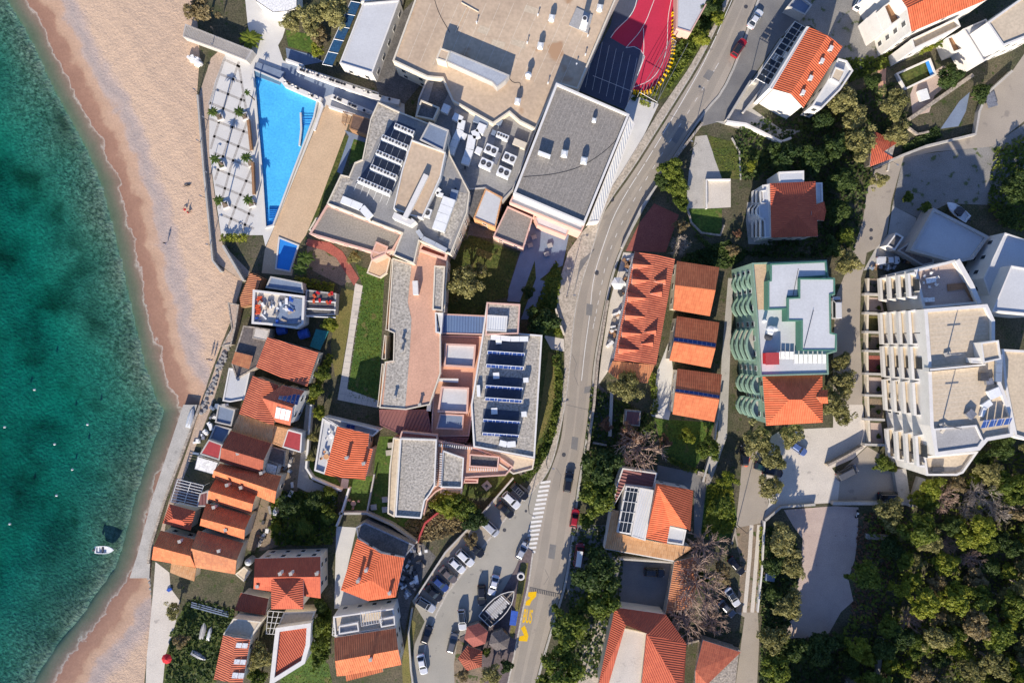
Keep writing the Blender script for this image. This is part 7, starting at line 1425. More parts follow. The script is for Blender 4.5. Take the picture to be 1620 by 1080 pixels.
# boat workshop yard: barrels, orange gear, tarps
def barrel(px, py, r, L, ang, m, label):
 x, y, _ = W(px, py, r); root = E('barrel', (x, y, .0), label, 'barrel', 'blue barrels'); dx, dy = cos(ang) * L / 2, sin(ang) * L / 2; mb = MB(); mb.tube((x - dx, y - dy, r),(x + dx, y + dy, r), r, r, 14); O('drum', mb, M[m], root); mb = MB(); mb.tube((x - dx * .4, y - dy * .4, r),(x - dx * .3, y - dy * .3, r), r * 1.04, r * 1.04,14); mb.tube((x + dx * .3, y + dy * .3, r),(x + dx * .4, y + dy * .4, r), r * 1.04, r * 1.04,14); O('hoop', mb, M[m], root)
barrel(446,522,1.0,1.9,.2, 'blue_tarp', 'blue barrel-shaped tank nearer the sea above the orange-roofed house'); barrel(481,528,1.05,2.1,.3, 'blue_tarp', 'blue barrel-shaped tank beside the teal sheet')
mb = MB(); P = WP([(500,520),(520,524),(506,554),(490,548)],1.6); mb.prism(P, 1.4,1.6, bot=True); O('tarpaulin', mb, M['teal_tarp'], label='teal sheet stretched over the yard beside the blue barrels', cat='tarpaulin')
P = WP([(460,470),(482,474),(478,512),(436,512),(440,486)],3.75); mb = MB(); mb.prism(P, 3.55,3.75); O('tarpaulin', mb, M['slate_blue'], label='crumpled bluish tarpaulin on the open workshop roof', cat='tarpaulin')
jr = random.Random(12)
for k in range(34):
 px, py = jr.uniform(404,476), jr.uniform(470,510); c = jr.choice(['white_fabric', 'white_metal', 'driftwood', 'blue_tarp', 'white_fabric', 'steel']); x, y, _ = W(px, py, 3.9); mb = MB(); mb.box((x, y, 3.42),(jr.uniform(.5,1.6), jr.uniform(.3,.6), jr.uniform(.3,.8)), jr.uniform(0,3)); O('crate', mb, M[c], label={'white_fabric': 'white bundle', 'white_metal': 'white box', 'driftwood': 'wooden crate', 'blue_tarp': 'blue crate', 'steel': 'grey crate'}[c] + ' among the clutter on the open workshop roof', cat='crate', group='clutter on the workshop roof ' + c.replace('_', ' '))
for k in range(9):
 px, py = 410 + jr.uniform(-2,2) - .4 * k, 470 + 3.2 * k; x, y, _ = W(px, py, 3.9); mb = MB(); mb.tube((x - .5, y, 3.7),(x + .5, y + .1,3.7),.22,.22,8); O('buoy', mb, M['orange_plastic'], label='orange buoy in the stacked line on the workshop roof', cat='buoy', group='stacked orange buoys')
for k in range(8):
 px, py = jr.uniform(496,530), jr.choice([jr.uniform(461,470), jr.uniform(474,480)]); x, y, _ = W(px, py, 2.9); mb = MB(); mb.box((x, y, 2.72),(.8,.5,.4), jr.uniform(0,3)); O('fuel_can', mb, M['orange_plastic' if k % 2 else 'red_fabric'], label='orange-red canister on the dark open shed', cat='canister', group='canisters on the dark shed')
for k in range(3): mb = MB(); a, b = W(484,476 + 12 * k, 3), W(531,478 + 12 * k, 3); mb.tube(a, b, .12,.12,5); O('roof_beam', mb, M['white_metal'], label=['upper', 'middle', 'lower'][k] + ' white beam across the dark open shed', cat='beam')
# rocks along the quay and beach
def rock(px, py, s, label, group, z=0.0):
 x, y, _ = W(px, py, z); mb = MB(); rr = random.Random(int(px * 13 + py)); n = 7; R0 = [(x + s * rr.uniform(.7,1.1) * cos(2 * pi * k / n), y + s * rr.uniform(.6,1.1) * sin(2 * pi * k / n)) for k in range(n)]
 R1 = [(x + (p[0] - x) * .7, y + (p[1] - y) * .7) for p in R0]; t = z + s * .7
 for k in range(n):
  j = (k + 1) % n; mb.face([(*R0[k], z - .4),(*R0[j], z - .4),(*R0[j], z + s * .3),(*R0[k], z + s * .3)]); mb.face([(*R0[k], z + s * .3),(*R0[j], z + s * .3),(*R1[j], t),(*R1[k], t)])
 mb.face([(*p, t) for p in R1]); O('rock', mb, M['stone_rock'], label=label, cat='rock', group=group)
kr = random.Random(3)
for k in range(60):
 t = kr.random(); px, py = 362 - 44 * t + kr.uniform(-5,5),545 + 110 * t; rock(px, py, kr.uniform(.25,.55), 'grey boulder of the rubble strip between the beach and the whitish terrace', 'boulders of the rubble strip')
for k in range(22):
 t = kr.random(); px, py = 239 + 6 * t + kr.uniform(-4,4),900 + 90 * t; rock(px, py, kr.uniform(.25,.5), 'grey boulder at the foot of the quay beside the lower beach', 'boulders of the lower beach', -.4)
mb = MB(); 
for k in range(5): mb.box((*W(240 - k * 2.2,985 + k * 7,0)[:2],-.5),(1.1,.7,.5),.4)
# slatted red kiosk roofs and the wooden model ship on the traffic island
def kiosk(px, py, r, n, z, m, label, rot=.3):
 x, y, _ = W(px, py, z); root = E('kiosk', (x, y, .13), label, 'kiosk'); R = [(x + r * cos(2 * pi * k / n + rot), y + r * sin(2 * pi * k / n + rot), z - .9) for k in range(n)]; roofmesh('roof', [[R[k], R[(k + 1) % n],(x, y, z)] for k in range(n)], m, root, edge='driftwood')
 mb = MB(); mb.prism([(x + (p[0] - x) * .82, y + (p[1] - y) * .82) for p in R],.13, z - 1.0, top=False); O('wall', mb, M['driftwood'], root); a, b = R[0], R[1]; mb = MB(); q = ((a[0] + b[0]) / 2 * .86 + x * .14,(a[1] + b[1]) / 2 * .86 + y * .14); mb.box((q[0], q[1],.14),(1.0,.1,1.9), atan2(b[1] - a[1], b[0] - a[0])); O('door', mb, M['wood'], root)
kiosk(753,1007,2.7,6,3.6, 'red_paving', 'six-sided kiosk with a worn red roof on the traffic island'); kiosk(790,1016,2.4,6,3.5, 'dark_roof', 'six-sided kiosk with a dark weathered roof on the traffic island'); kiosk(745,1044,2.9,5,3.6, 'tile_rust', 'lowest kiosk of the traffic island with a dark and orange roof', .6)
bx0, by0 = W(767,978,0)[:2]; bx1, by1 = W(813,931,0)[:2]; L_ = hypot(bx1 - bx0, by1 - by0); an = atan2(by1 - by0, bx1 - bx0)
def loc(u, v): return (bx0 + cos(an) * u * L_ - sin(an) * v, by0 + sin(an) * u * L_ + cos(an) * v)
root = E('wooden_ship', (*cen([(bx0, by0),(bx1, by1)]),.13), 'old wooden ship displayed on the traffic island, deck half boarded with white planks', 'ship')
prof = [(0,1.75),(.15,1.95),(.35,2.1),(.55,2.0),(.75,1.55),(.9,.8),(1.0,.04)]
mb = MB(); up = [loc(u, w) for u, w in prof] + [loc(u, -w) for u, w in prof[::-1]]; lo = [loc(u * .94 + .03, w * .45) for u, w in prof] + [loc(u * .94 + .03,-w * .45) for u, w in prof[::-1]]; n = len(up)
for k in range(n):
 j = (k + 1) % n; mb.face([(*lo[k],.15),(*lo[j],.15),(*up[j],1.5),(*up[k],1.5)])
mb.face([(*p, 1.0) for p in [loc(u * .97 + .01, w * .9) for u, w in prof] + [loc(u * .97 + .01,-w * .9) for u, w in prof[::-1]]]); O('hull', mb, M['dark_metal'], root)
mb = MB(); mb.strip(up + [up[0]],.14,1.45,1.62); O('gunwale', mb, M['white_wall'], root)
for k in range(11):
 u = .2 + .5 * k / 10; w = 1.95 if u < .55 else 1.7; mb = MB(); mb.strip([loc(u, w * .75), loc(u, -w * (.75 if k % 3 else .5))],.24,1.3,1.36); O('plank', mb, M['white_fabric'], root)
mb = MB(); mb.strip([loc(0,0), loc(1,0)],.16,1.3,1.42)
for u in (.1,.18,.75): mb.strip([loc(u, 1.5), loc(u, -1.5)],.12,1.3,1.42)
O('thwart', mb, M['driftwood'], root)
mb = MB(); P = WP([(809,965),(820,967),(816,989),(806,988)],3.0); mb.prism(P, 2.85,3.0, bot=True); bb = E('information_board', (*cen(P),.13), 'blue slanted information roof beside the wooden ship', 'information board'); O('roof', mb, M['blue_tarp'], bb); mb = MB()
for q in P: mb.tube((*q, .13),(*q, 2.86),.05,.05,5)
O('post', mb, M['steel'], bb)
x, y, _ = W(824,912,1.2); w_ = E('stone_well', (x, y, .13), 'round white stone well at the tip of the traffic island', 'well'); mb = MB(); mb.ring([(x + .85 * cos(a * pi / 8), y + .85 * sin(a * pi / 8)) for a in range(16)],.3,.13,1.1); O('rim', mb, M['white_wall'], w_); mb = MB(); mb.disc((x, y, .6),.6,14); O('water', mb, M['dark_glass'], w_)
patch('terrace', [(1446,134),(1492,104),(1512,122),(1478,152),(1470,178),(1444,184),(1440,150)], 'gravel_lot', 5)
patch('yard', [(1488,204),(1518,160),(1534,146),(1528,176),(1516,200)], 'slate_blue', 6)
patch('path', [(1388,106),(1402,104),(1400,152),(1390,152)], 'terracotta_paving', 5)
rbox('garden_table', 1462,150,0,(2.0,2.4,.9),.3, 'small white box on the pinkish terrace under the rimmed garden plot', 'box', 'white_metal')
wall([(1440,188),(1480,160),(1540,118)],.8,1.2, 'stone_wall', 'stone terrace wall running up to the cubic villa')
wall([(1422,190),(1452,212),(1470,208)],.4,.8, 'stone_wall', 'low stone wall under the olive trees by the lane')
# fence with yellow slats round the court
FP = smooth([(1066,20),(1066,84),(1059,108),(1042,136),(1022,148),(1002,145)]); P = WP(FP, .7)
cf = E('slat_fence', (*P[0],0), 'curved fence of yellow slats round the red court', 'fence'); mb = MB(); mb.strip(P, .1,.1,.3); O('rail', mb, M['driftwood'], cf)
for a, b in zip(P, P[1:]):
 l = hypot(b[0] - a[0], b[1] - a[1]); n = max(1, int(l / .6)); ang = atan2(b[1] - a[1], b[0] - a[0])
 for k in range(n): mb = MB(); mb.box((a[0] + (b[0] - a[0]) * k / n, a[1] + (b[1] - a[1]) * k / n, 0),(.2,.85,.8), ang); O('slat', mb, M['yellow_paint'], cf)
pergola('court_net', [(1012,146),(1062,60),(1070,66),(1040,162)],4, 'thin metal net frame standing round the end of the red court', 2,6, 'steel', .05, cat='net frame')
for k in range(3):
 t = k / 2; mb = MB(); a = W(1040,160,0); b = W(1085,75,0); mb.strip([a[:2], b[:2]],.06,.5 + .7 * k, .56 + .7 * k); 
 if k == 0: fen = E('wire_fence', (*a[:2],0), 'grey wire fence between the red court and the road verge', 'fence')
 O('rail', mb, M['steel'], fen)
for k in range(9):
 t = k / 8; p = W(1040 + 45 * t, 160 - 85 * t, 0); mb = MB(); mb.tube((p[0], p[1],0),(p[0], p[1],2.0),.05,.05,5); O('post', mb, M['steel'], fen)

# junk in the yards
for nm, poly, n, where in (('y', [(600,850),(655,855),(686,880),(652,940),(632,965),(640,890)],46, 'in the dark yard beside the slanting parked cars'),('c', [(444,706),(474,718),(466,780),(420,860),(402,860),(440,770)],34, 'in the back yards of the terrace cottages'),('d', [(990,405),(1000,405),(975,540),(962,580),(958,560),(974,470)],30, 'on the roadside terrace of the dormered block'),('q', [(338,640),(352,640),(312,720),(300,715)],16, 'along the upper quay'),('s', [(1366,424),(1400,418),(1440,404),(1440,412),(1396,430)],18, 'on the pallets beside the dark yard wall')):
 for k in range(n):
  while True:
   px, py = jr.uniform(300,1440), jr.uniform(400,970); lo_, hi_ = [min(p[i] for p in poly) for i in (0,1)],[max(p[i] for p in poly) for i in (0,1)]
   px, py = jr.uniform(lo_[0], hi_[0]), jr.uniform(lo_[1], hi_[1])
   if inside(px, py, poly): break
  c = jr.choice(['white_metal', 'driftwood', 'steel', 'slate_blue', 'wood', 'white_fabric', 'dark_metal', 'stone_rock']); w_ = {'white_metal': 'white box', 'driftwood': 'pale wooden crate', 'steel': 'grey metal box', 'slate_blue': 'bluish box', 'wood': 'brown crate', 'white_fabric': 'white bundle', 'dark_metal': 'black box', 'stone_rock': 'grey stone block'}[c]
  x, y, _ = W(px, py, .5); hh_ = jr.uniform(.3,.9); mb = MB(); a_ = jr.uniform(0,3); mb.box((x, y, .02),(jr.uniform(.5,1.8), jr.uniform(.35,.8), hh_), a_)
  if jr.random() < .4: mb.box((x + .1, y, .02 + hh_),(jr.uniform(.3,.6), jr.uniform(.2,.4),.2), a_ + .4)
  O('crate', mb, M[c], label=w_ + ' among the clutter ' + where, cat='crate', group=w_ + 's ' + where)
sunshade(978,448,1.5,2.4, 'white_fabric', 'white parasol on the roadside terrace of the dormered block', 6)
# ================================================================== VEHICLES, BOATS, PEOPLE
def loft(mb, rings, mi=0, cap=True):
 for A, B in zip(rings, rings[1:]):
  n = len(A)
  for i in range(n): mb.face([A[i], A[(i + 1) % n], B[(i + 1) % n], B[i]], mi)
 if cap: mb.face(rings[-1], mi)
CT = {'hatch': (4.1,1.76,1.5,.98,(-2.0,-1.45,.15,.95)), 'sedan': (4.5,1.8,1.45,.95,(-1.7,-1.0,.3,1.05)), 'suv': (4.5,1.86,1.68,1.08,(-2.15,-1.8,.25,.95)), 'van': (5.0,1.95,2.0,1.15,(-2.45,-2.35,1.2,1.8)), 'pickup': (5.0,1.86,1.75,1.08,(-.55,-.35,.75,1.4))}
CC = {}
def carparts(t):
 if t in CC: return CC[t]
 L, Wd, Hh, belt, (r0, r1, f1, f0) = CT[t]; hl, hw = L / 2, Wd / 2
 def ol(s, z, w=1.0):
  P = [(-hl, -hw * .72),(-hl * .9,-hw * .97),(hl * .6,-hw),(hl * .88,-hw * .92),(hl, -hw * .55),(hl * 1.02,0),(hl, hw * .55),(hl * .88, hw * .92),(hl * .6, hw),(-hl * .9, hw * .97),(-hl, hw * .72),(-hl * 1.01,0)]
  return [(x * s, y * w, z) for x, y in P]
 b = MB(); loft(b, [ol(.98,.22,.95), ol(1,.38), ol(1, belt * .72), ol(.985, belt * .86,.98), ol(.93, belt * .93,.9)])
 w0, w1 = hw * .90, hw * .68
 A = [(r0,-w0, belt * .9),(f0,-w0, belt * .9),(f0, w0, belt * .9),(r0, w0, belt * .9)]; B = [(r1,-w1, Hh - .05),(f1,-w1, Hh - .05),(f1, w1, Hh - .05),(r1, w1, Hh - .05)]
 C = [(r1 + .12,-w1 * .86, Hh),(f1 - .12,-w1 * .86, Hh),(f1 - .12, w1 * .86, Hh),(r1 + .12, w1 * .86, Hh)]; loft(b, [A, B, C])
 if t == 'pickup': b.box((-1.5,0, belt * .94),(1.6,1.3,.02),0)
 g = []
 for nm, i, j in (('windscreen', 1,2),('rear_window', 3,0),('side_window', 0,1),('side_window', 2,3)):
  q = [np.array(v, float) for v in (A[i], A[j], B[j], B[i])]; c = sum(q) / 4; n = np.cross(q[1] - q[0], q[3] - q[0]); n /= np.linalg.norm(n)
  if n @ (c - np.array((0,0, belt))) < 0: n = -n
  mb = MB(); mb.face([tuple(c + (v - c) * np.array((.86,.9,.82)) + n * .025) for v in q]); g.append((nm, mesh(nm, mb, M['dark_glass'])))
 mb = MB(); mb.tube((0,-.11,0),(0,.11,0),.33,.33,14); wh = mesh('wheel', mb, M['rubber']); mb = MB(); mb.tube((0,-.125,0),(0,.125,0),.19,.19,10); rim = mesh('rim', mb, M['steel'])
 mb = MB(); mb.box((0,0,0),(.22,.38,.14)); hd = mesh('headlight', mb, M['lamp_glass']); mb = MB(); mb.box((0,0,0),(.12,.36,.16)); tl = mesh('taillight', mb, M['tail_red'])
 mb = MB(); mb.box((0,0,0),(.14,.22,.14)); mr = mesh('mirror', mb, M['dark_metal'])
 CC[t] = (b, g, wh, rim, hd, tl, mr); return CC[t]
BODY = {}
def car(px, py, ang, t, col, rgb, label, cat='car', top=None, rack=False, z=0.012, name='parked_car'):
 """ang: heading in the photo, degrees anticlockwise from the picture's right"""
 b, g, wh, rim, hd, tl, mr = carparts(t); L, Wd, Hh, belt, cab = CT[t]; x, y, _ = W(px, py, .8); root = E(name, (x, y, z), label, cat, None, radians(ang)); hl, hw = L / 2, Wd / 2
 k = (t, col)
 if k not in BODY: BODY[k] = mesh('body', b, paint(col, rgb), smooth=False)
 def ch(nm, me, l, p=None):
  o = bpy.data.objects.new(nm, me); COL.objects.link(o); o.parent = p or root; o.location = l; return o
 ch('body', BODY[k],(0,0,0))
 for nm, me in g: ch(nm, me, (0,0,0))
 for sx in (-.31,.31):
  for sy in (-1,1): w_ = ch('wheel', wh, (sx * L, sy * (hw - .12),.33)); ch('rim', rim, (0,0,0), w_)
 for sy in (-1,1): ch('headlight', hd, (hl * .93, sy * hw * .68, belt * .66)); ch('taillight', tl, (-hl * .97, sy * hw * .72, belt * .68)); ch('mirror', mr, (cab[3] - .15, sy * (hw + .08), belt * .95))
 if top: mb = MB(); mb.box((0,0,0),(cab[2] - cab[1] - .1, Wd * .62,.03)); ch('roof_panel', mesh('roof_panel', mb, M[top]),((cab[1] + cab[2]) / 2,0, Hh - .005))
 if rack:
  mb = MB()
  for i in range(4): mb.box((-.9 + .55 * i, 0,0),(.06,1.2,.06))
  for s in (-.58,.58): mb.box((-.1, s, 0),(1.9,.05,.06))
  ch('roof_rack', mesh('roof_rack', mb, M['steel']),(0,0, Hh + .06))
 return root
BK, WT, SV, GY, BL, RD = (.012,.012,.014),(.75,.75,.74),(.48,.49,.51),(.12,.12,.125),(.03,.06,.2),(.38,.012,.02); b_ = -43
for a in (
 (1195,30,57, 'sedan', 'white', WT, 'white car parked at the kerb at the upper end of the road'),(1169,76,57, 'suv', 'red', RD, 'red car with a dark glass roof just behind the white one at the upper end', 'car', 'dark_glass'),(899,762,82, 'suv', 'black', BK, 'black car driving up the road beside the zebra crossing'),(909,819,80, 'hatch', 'red', RD, 'red hatchback parked under the roadside tree pair'),(916,877,82, 'van', 'crimson', (.26,.02,.03), 'crimson and white van in the shade above the big dark tree', 'van', 'white_metal'),
 (822,777, b_, 'suv', 'black', BK, 'dark car with a white roof rack, first in the row of slanting bays', 'car', None, True),(809,791, b_, 'suv', 'white', WT, 'white car second in the row of slanting bays'),(799,806, b_, 'sedan', 'black', BK, 'black sedan third in the row of slanting bays'),(774,833, b_, 'van', 'silver', SV, 'silver van alone in the middle of the slanting bays', 'van'),(752,868, b_, 'suv', 'black', BK, 'black car half in shade beside the yellowish small tree'),
 (736,882, b_, 'suv', 'white', WT, 'white car with a pale roof beside the shaded black car'),(723,894, b_, 'hatch', 'white', WT, 'white hatchback next along the bays, dark windscreen uphill'),(709,909, b_, 'sedan', 'brown', (.16,.13,.115), 'brownish sedan in the lower slanting bays'),(697,923, b_, 'hatch', 'blue', BL, 'dark blue car in the lower slanting bays'),(686,938, b_, 'sedan', 'black', BK, 'black sedan last but one of the slanting bays'),(674,956,-32, 'suv', 'silver', SV, 'silver car last of the slanting bays', 'car', 'dark_glass'),
 (675,1004,70, 'hatch', 'black', BK, 'small dark hatchback along the curved kerb'),(668,1050,-78, 'sedan', 'white', WT, 'white sedan along the curved kerb at the lower margin'),(826,871,62, 'hatch', 'silver', SV, 'silver hatchback stopped at the end of the zebra crossing'),(781,925,-105, 'sedan', 'pale', (.62,.63,.66), 'pale sedan parked above the wooden ship'),(762,941,-88, 'suv', 'black', BK, 'black car parked beside the pale sedan'),(731,980,-85, 'suv', 'white', WT, 'white car with a long black roof above the kiosks', 'car', 'dark_glass'),(716,1016,75, 'suv', 'grey', GY, 'grey car beside the red-roofed kiosk'),
 (1263,709,-35, 'hatch', 'sky blue', (.10,.16,.36), 'bright blue car on the plaza beside the olive trees'),(1222,746,-12, 'suv', 'black', BK, 'dark car under the olive trees at the plaza edge'),(1208,740,-20, 'hatch', 'green', (.02,.06,.05), 'dark greenish car half hidden under the olive trees'),(1178,720,90, 'suv', 'black', BK, 'black car in the shade at the head of the dirt lane'),(1407,785,0, 'van', 'black', BK, 'long black van at the lower wall of the plaza parking', 'van'),(1340,747,27, 'van', 'grey', (.22,.23,.25), 'grey van beside the triangular planter', 'van'),
 (1323,487,91, 'van', 'white', WT, 'white van in the shade beside the green-rimmed penthouse', 'van'),(1405,412,2, 'pickup', 'white', WT, 'white pickup in the dark yard below the garage roof', 'pickup'),(1159,944,-57, 'sedan', 'white', WT, 'white sedan on the dirt verge', 'car', 'dark_glass'),(1150,962,-45, 'sedan', 'grey', GY, 'grey sedan next to the white one on the dirt verge'),(1165,895,-48, 'sedan', 'black', BK, 'black sedan nosing out of the bare trees'),(1035,905,-3, 'suv', 'black', BK, 'black car in the walled court'),(1361,3,60, 'hatch', 'white', WT, 'white car at the photo edge beside the stepped white terraces'),(1202,912,80, 'hatch', 'green', (.03,.07,.05), 'x')):
 if a[6] != 'x': car(*a)
# quad and motorbike
def bike(px, py, ang, m, label):
 x, y, _ = W(px, py, .5); root = E('motorbike', (x, y, .01), label, 'motorbike', None, radians(ang)); 
 def ch(nm, mb, mm): o = bpy.data.objects.new(nm, mesh(nm, mb, M[mm])); COL.objects.link(o); o.parent = root
 for u in (-.65,.65): mb = MB(); mb.tube((u, -.07,.31),(u, .07,.31),.31,.31,14); ch('wheel', mb, 'rubber')
 mb = MB(); loft(mb, [[(-.5,-.12,.4),(.5,-.12,.45),(.5,.12,.45),(-.5,.12,.4)],[(-.6,-.2,.75),(.45,-.2,.85),(.45,.2,.85),(-.6,.2,.75)],[(-.5,-.12,.85),(.3,-.1,.98),(.3,.1,.98),(-.5,.12,.85)]]); ch('body', mb, m)
 mb = MB(); mb.tube((.5,-.38,1.05),(.5,.38,1.05),.03,.03,5); mb.tube((.5,0,1.05),(.65,0,.35),.04,.04,5); ch('handlebar', mb, 'dark_metal'); mb = MB(); mb.box((-.3,0,.85),(.7,.3,.1)); ch('seat', mb, 'rubber')
bike(1356,813,75, 'white_metal', 'white and blue motorbike on the gravel yard by the wall'); bike(834,858,70, 'dark_metal', 'dark motorbike on the lower end of the zebra crossing')
# trailer
x, y, _ = W(1218,913,.8); tr_ = E('trailer', (x, y, 0), 'small blue-covered trailer beside the lane wall under the olive trees', 'trailer'); mb = MB(); mb.box((x, y, .45),(2.0,1.5,.6),-.15, bot=True); O('box', mb, M['slate_blue'], tr_); mb = MB()
for s in (-1,1): mb.tube((x + .0, y + s * .8,.3),(x, y + s * .9,.3),.3,.3,12)
mb.strip([(x + 1, y - .1),(x + 2, y - .3)],.1,.4,.5); O('chassis', mb, M['dark_metal'], tr_)
x, y, _ = W(1586,158,.8)
for (px, py) in ((1568,158),):
 x, y, _ = W(px, py, .6); root = E('trailer', (x, y, 0), 'bare flat trailer on the upper lane', 'trailer'); mb = MB(); mb.box((x, y, .5),(2.2,3.2,.12),.3, bot=True); O('bed', mb, M['steel'], root)
 for u in (-1.1,1.1): mb = MB(); mb.tube((x + u - .1, y - .4,.32),(x + u + .1, y - .4,.32),.32,.32,12); O('wheel', mb, M['rubber'], root)
# boats
def boat(px, py, ang, L, B, hull, label, z=0.0, inner='white_metal', canopy=None, motor=False, flip=False, seats=2, name='boat'):
 x, y, _ = W(px, py, z + .6); root = E(name, (x, y, z), label, 'boat', None, radians(ang)); prof = [(-.5,.42),(-.3,.48),(0,.5),(.22,.42),(.38,.24),(.5,.02)]; h = .85 if not flip else .55
 def ch(nm, mb, mm, p=None):
  o = bpy.data.objects.new(nm, mesh(nm, mb, M[mm])); COL.objects.link(o); o.parent = p or root; return o
 R = lambda s, zz: [(u * L * (s if s < 1 else 1), w * B * s, zz + (.18 * max(0, u) if not flip else 0)) for u, w in prof] + [(u * L * (s if s < 1 else 1),-w * B * s, zz + (.18 * max(0, u) if not flip else 0)) for u, w in prof[::-1]]
 mb = MB()
 if flip: loft(mb, [R(1,0), R(.95, h * .5), R(.6, h * .9), R(.25, h)]); ch('hull', mb, hull); mb = MB(); mb.strip([(-.42 * L, 0),(.45 * L, 0)],.08, h * .9, h + .06); ch('keel', mb, 'white_wall')
 else:
  loft(mb, [R(.6,-.25), R(.9, h * .45), R(1, h), R(.86, h)], cap=False); mb.face(R(.86, h * .55)); loft(mb, [R(.86, h), R(.86, h * .55)], cap=False); ch('hull', mb, hull)
  mb = MB(); mb.face([(.12 * L, .36 * B, h + .03),(.12 * L, -.36 * B, h + .03),(.3 * L, -.26 * B, h + .06),(.44 * L, -.08 * B, h + .1),(.44 * L, .08 * B, h + .1),(.3 * L, .26 * B, h + .06)][::-1]); ch('foredeck', mb, inner)
  for k in range(seats): mb = MB(); mb.box((-.12 * L - k * .2 * L, 0, h * .55),(.35, B * .72,.25)); ch('bench', mb, 'dark_metal' if k == 0 else inner)
  if canopy: mb = MB(); mb.box((-.05 * L, 0, h + .05),(L * .26, B * .7,.5)); ch('cabin', mb, canopy)
  if motor: mb = MB(); mb.box((-.53 * L, 0,.2),(.4,.4,1.0)); ch('motor', mb, 'dark_metal')
 return root
boat(166,869,0,4.3,1.75, 'white_metal', 'small white motor boat anchored in the sea off the quay', SEA, motor=True)
boat(1514,334,-38 + 180,6.0,2.3, 'white_metal', 'white cabin boat with a dark canopy laid up behind the garage roof', .3, canopy='dark_metal', motor=True, seats=1)
boat(300,661,75,4.6,1.5, 'galvanised', 'pale covered dinghy upturned on the end of the quay', .06, flip=True)
boat(320,998,78,4.2,1.3, 'grey_roof', 'longer grey upturned rowing boat in the garden', .03, flip=True); boat(330,1003,75,3.2,1.0, 'galvanised', 'short pale upturned rowing boat beside the longer one', .03, flip=True); boat(313,1038,-28,3.8,1.3, 'steel', 'dark grey upturned boat lying alone in the garden', .03, flip=True)
boat(1184,728,70,3.0,.9, 'orange_plastic', 'orange kayak leaning in the shade at the head of the dirt lane', .03, flip=True, name='kayak'); boat(294,1000,0,.1,.1, 'steel', 'x') if False else None
mb = MB()
for k in range(3): mb.strip(WP([(302,953 + 3 * k),(361,969 + 3 * k)],.5),.25,.15 + .1 * k, .3 + .1 * k)
O('mast_bundle', mb, M['slate_blue'], label='bundle of long bluish masts lying in the boat garden', cat='masts')
sunshade(262,1043,1.15,1.9, 'red_fabric', 'bright red parasol beside the beach path')
mb = MB(); mb.prism([W(263 + a, 931 + b, .3)[:2] for a, b in ((0,2),(3,-1),(8,-1),(9,2),(4,5))],.02,.35); O('tarpaulin', mb, M['blue_tarp'], label='crumpled blue sheet on the beach path', cat='tarpaulin')
x, y, _ = W(389,892,3.8); mb = MB(); mb.tube((x, y, 0),(x, y, 2.6),.75,.75,16); mb.tube((x, y, 2.6),(x, y, 3.0),.75,.3,16); O('water_tank', mb, M['galvanised'], label='pale blue round water tank beside the terrace cottages', cat='water tank'); flat('tank_base', [(372,908),(386,896),(396,904),(386,920)],1.2, 'cream platform below the pale blue water tank', cat='platform', wall='cream_wall', roof='sand_roof', par=.05)
for i, (px, py) in enumerate(((55,616),(139,671),(115,742),(8,675),(90,783),(16,828),(87,702))):
 x, y, _ = W(px, py, SEA); root = E('mooring_buoy', (x, y, SEA),['topmost', 'quay-side', 'elongated middle', 'outermost', 'lower middle', 'lowest', 'tiny'][i] + ' white mooring buoy in the green water', 'buoy', 'mooring buoys'); mb = MB(); P = [(.25 * cos(a),.25 * sin(a)) for a in (2 * pi * k / 10 for k in range(10))]; loft(mb, [[(x + p[0] * s, y + p[1] * s, SEA + z) for p in P] for s, z in ((.4,-.25),(1,0),(.9,.25),(.4,.4))]); O('float', mb, M['white_fabric'], root); mb = MB(); mb.tube((x, y, SEA + .4),(x, y, SEA + .52),.05,.05,6); O('ring', mb, M['steel'], root)
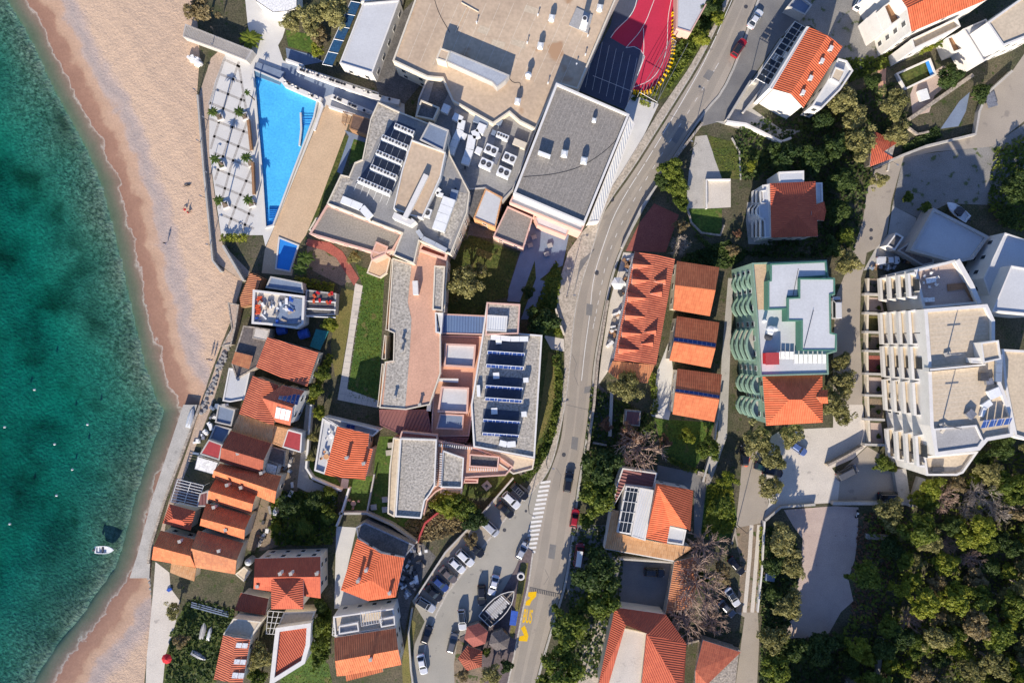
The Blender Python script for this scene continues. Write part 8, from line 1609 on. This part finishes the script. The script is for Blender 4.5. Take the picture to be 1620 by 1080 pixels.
# people: one skinned body each, with hair and clothes
def person(px, py, ang, top, legs, label, pose='stand', z=None):
 x, y, _ = W(px, py, .8); gz = z if z is not None else 0.02; root = E('person', (x, y, gz), label, 'person', None, radians(ang))
 if pose == 'sit': J = [(0,0,.14),(0,0,.45),(0,.02,.62),(0,.05,.70),(0,.06,.80),(.12,0,.14),(.16,.36,.34),(.15,.68,.08),(.15,.80,.06),(-.12,0,.14),(-.16,.36,.34),(-.15,.68,.08),(-.15,.80,.06),(.20,0,.56),(.26,-.02,.32),(.22,.2,.22),(-.20,0,.56),(-.26,-.02,.32),(-.22,.2,.22)]
 elif pose == 'lie': J = [(0,0,.12),(0,-.32,.13),(0,-.5,.13),(0,-.6,.14),(0,-.7,.14),(.1,.02,.12),(.12,.45,.13),(.13,.85,.08),(.14,.92,.12),(-.1,.02,.12),(-.13,.44,.2),(-.12,.8,.08),(-.13,.88,.12),(.2,-.46,.12),(.34,-.22,.08),(.3,0,.08),(-.2,-.46,.12),(-.34,-.22,.08),(-.3,0,.08)]
 else: J = [(0,0,.92),(0,.01,1.22),(0,.01,1.42),(0,.02,1.5),(0,.03,1.6),(.1,0,.9),(.11,.12,.48),(.11,.10,.07),(.11,.24,.04),(-.1,0,.9),(-.11,-.05,.48),(-.11,-.22,.10),(-.11,-.10,.05),(.2,.01,1.38),(.26,-.06,1.1),(.25,.06,.86),(-.2,.01,1.38),(-.26,.06,1.1),(-.25,.14,.88)]
 Ed = [(0,1),(1,2),(2,3),(3,4),(0,5),(5,6),(6,7),(7,8),(0,9),(9,10),(10,11),(11,12),(2,13),(13,14),(14,15),(2,16),(16,17),(17,18)]; Rd = [.14,.14,.13,.055,.10,.09,.065,.045,.04,.09,.065,.045,.04,.055,.042,.034,.055,.042,.034]
 for s, e in ((15,1),(18,-1)):   # five fingers per hand
  v = np.array(J[s]) - np.array(J[s - 1]); v = v / np.linalg.norm(v)
  for f in range(5): J.append(tuple(np.array(J[s]) + v * (.10,.12,.125,.115,.06)[f] + np.array(((f - 1.5) * .018 * e, (.0 if f < 4 else .05),0)))); Ed.append((s, len(J) - 1)); Rd.append(.009)
 me = bpy.data.meshes.new('body'); me.from_pydata(J, Ed, []); o = bpy.data.objects.new('body', me); COL.objects.link(o); o.parent = root; sk = o.modifiers.new('Skin', 'SKIN'); sd = o.modifiers.new('Sub', 'SUBSURF'); sd.levels = sd.render_levels = 1
 if not me.skin_vertices:
  me.attributes.new('tmp', 'FLOAT', 'POINT')
 if me.skin_vertices:
  for v, r in zip(me.skin_vertices[0].data, Rd): v.radius = (r, r * .85)
  me.skin_vertices[0].data[0].use_root = True
 me.materials.append(M[top])
 def bl(nm, c, r, mm, sz=1.0):
  mb = MB(); rings = [[(c[0] + r * s * cos(2 * pi * k / 10), c[1] + r * s * sin(2 * pi * k / 10), c[2] + r * sz * t) for k in range(10)] for s, t in ((.2,-.97),(.75,-.7),(1,0),(.75,.7),(.2,.97))]; loft(mb, rings); q = bpy.data.objects.new(nm, mesh(nm, mb, M[mm], smooth=True)); COL.objects.link(q); q.parent = root
 hd = J[4]; bl('head', hd, .10, 'skin', 1.2); bl('hair', (hd[0], hd[1] - .02, hd[2] + .045),.105, 'hair', .9)
 mb = MB()
 for a, b in ((5,6),(6,7),(9,10),(10,11)): mb.tube(J[a], J[b], Rd[a] * 1.08, Rd[b] * 1.1,8)
 q = bpy.data.objects.new('trousers', mesh('trousers', mb, M[legs])); COL.objects.link(q); q.parent = root
 return root
for k, (px, py, an, tp, lg, lab, po, z) in enumerate(((293,292,100, 'black_cloth', 'black_cloth', 'person in dark clothes lying on the dry sand', 'lie', -.15),(291,331,60, 'red_fabric', 'red_fabric', 'person in red sitting on the sand, seaward one of two', 'sit', -.12),(295,335,-60, 'red_fabric', 'black_cloth', 'person in red and black sitting on the sand beside another', 'sit', -.12),(259,384,20, 'black_cloth', 'blue_cloth', 'person in dark clothes walking along the wet sand', 'stand', -.55),(329,568,0, 'black_cloth', 'blue_cloth', 'first of two people in dark clothes walking below the rubble strip', 'stand', -.12),(334,569,10, 'blue_cloth', 'black_cloth', 'second person, in blue, walking below the rubble strip', 'stand', -.12),(826,866,120, 'white_fabric', 'blue_cloth', 'x', 'stand', .02),(833,853,-60, 'black_cloth', 'blue_cloth', 'person standing by the motorbike on the zebra crossing', 'stand', .02),(343,52,20, 'black_cloth', 'black_cloth', 'person in black on the slatted walkway', 'stand', 2.2))):
 if lab != 'x': person(px, py, an, tp, lg, lab, po, z)
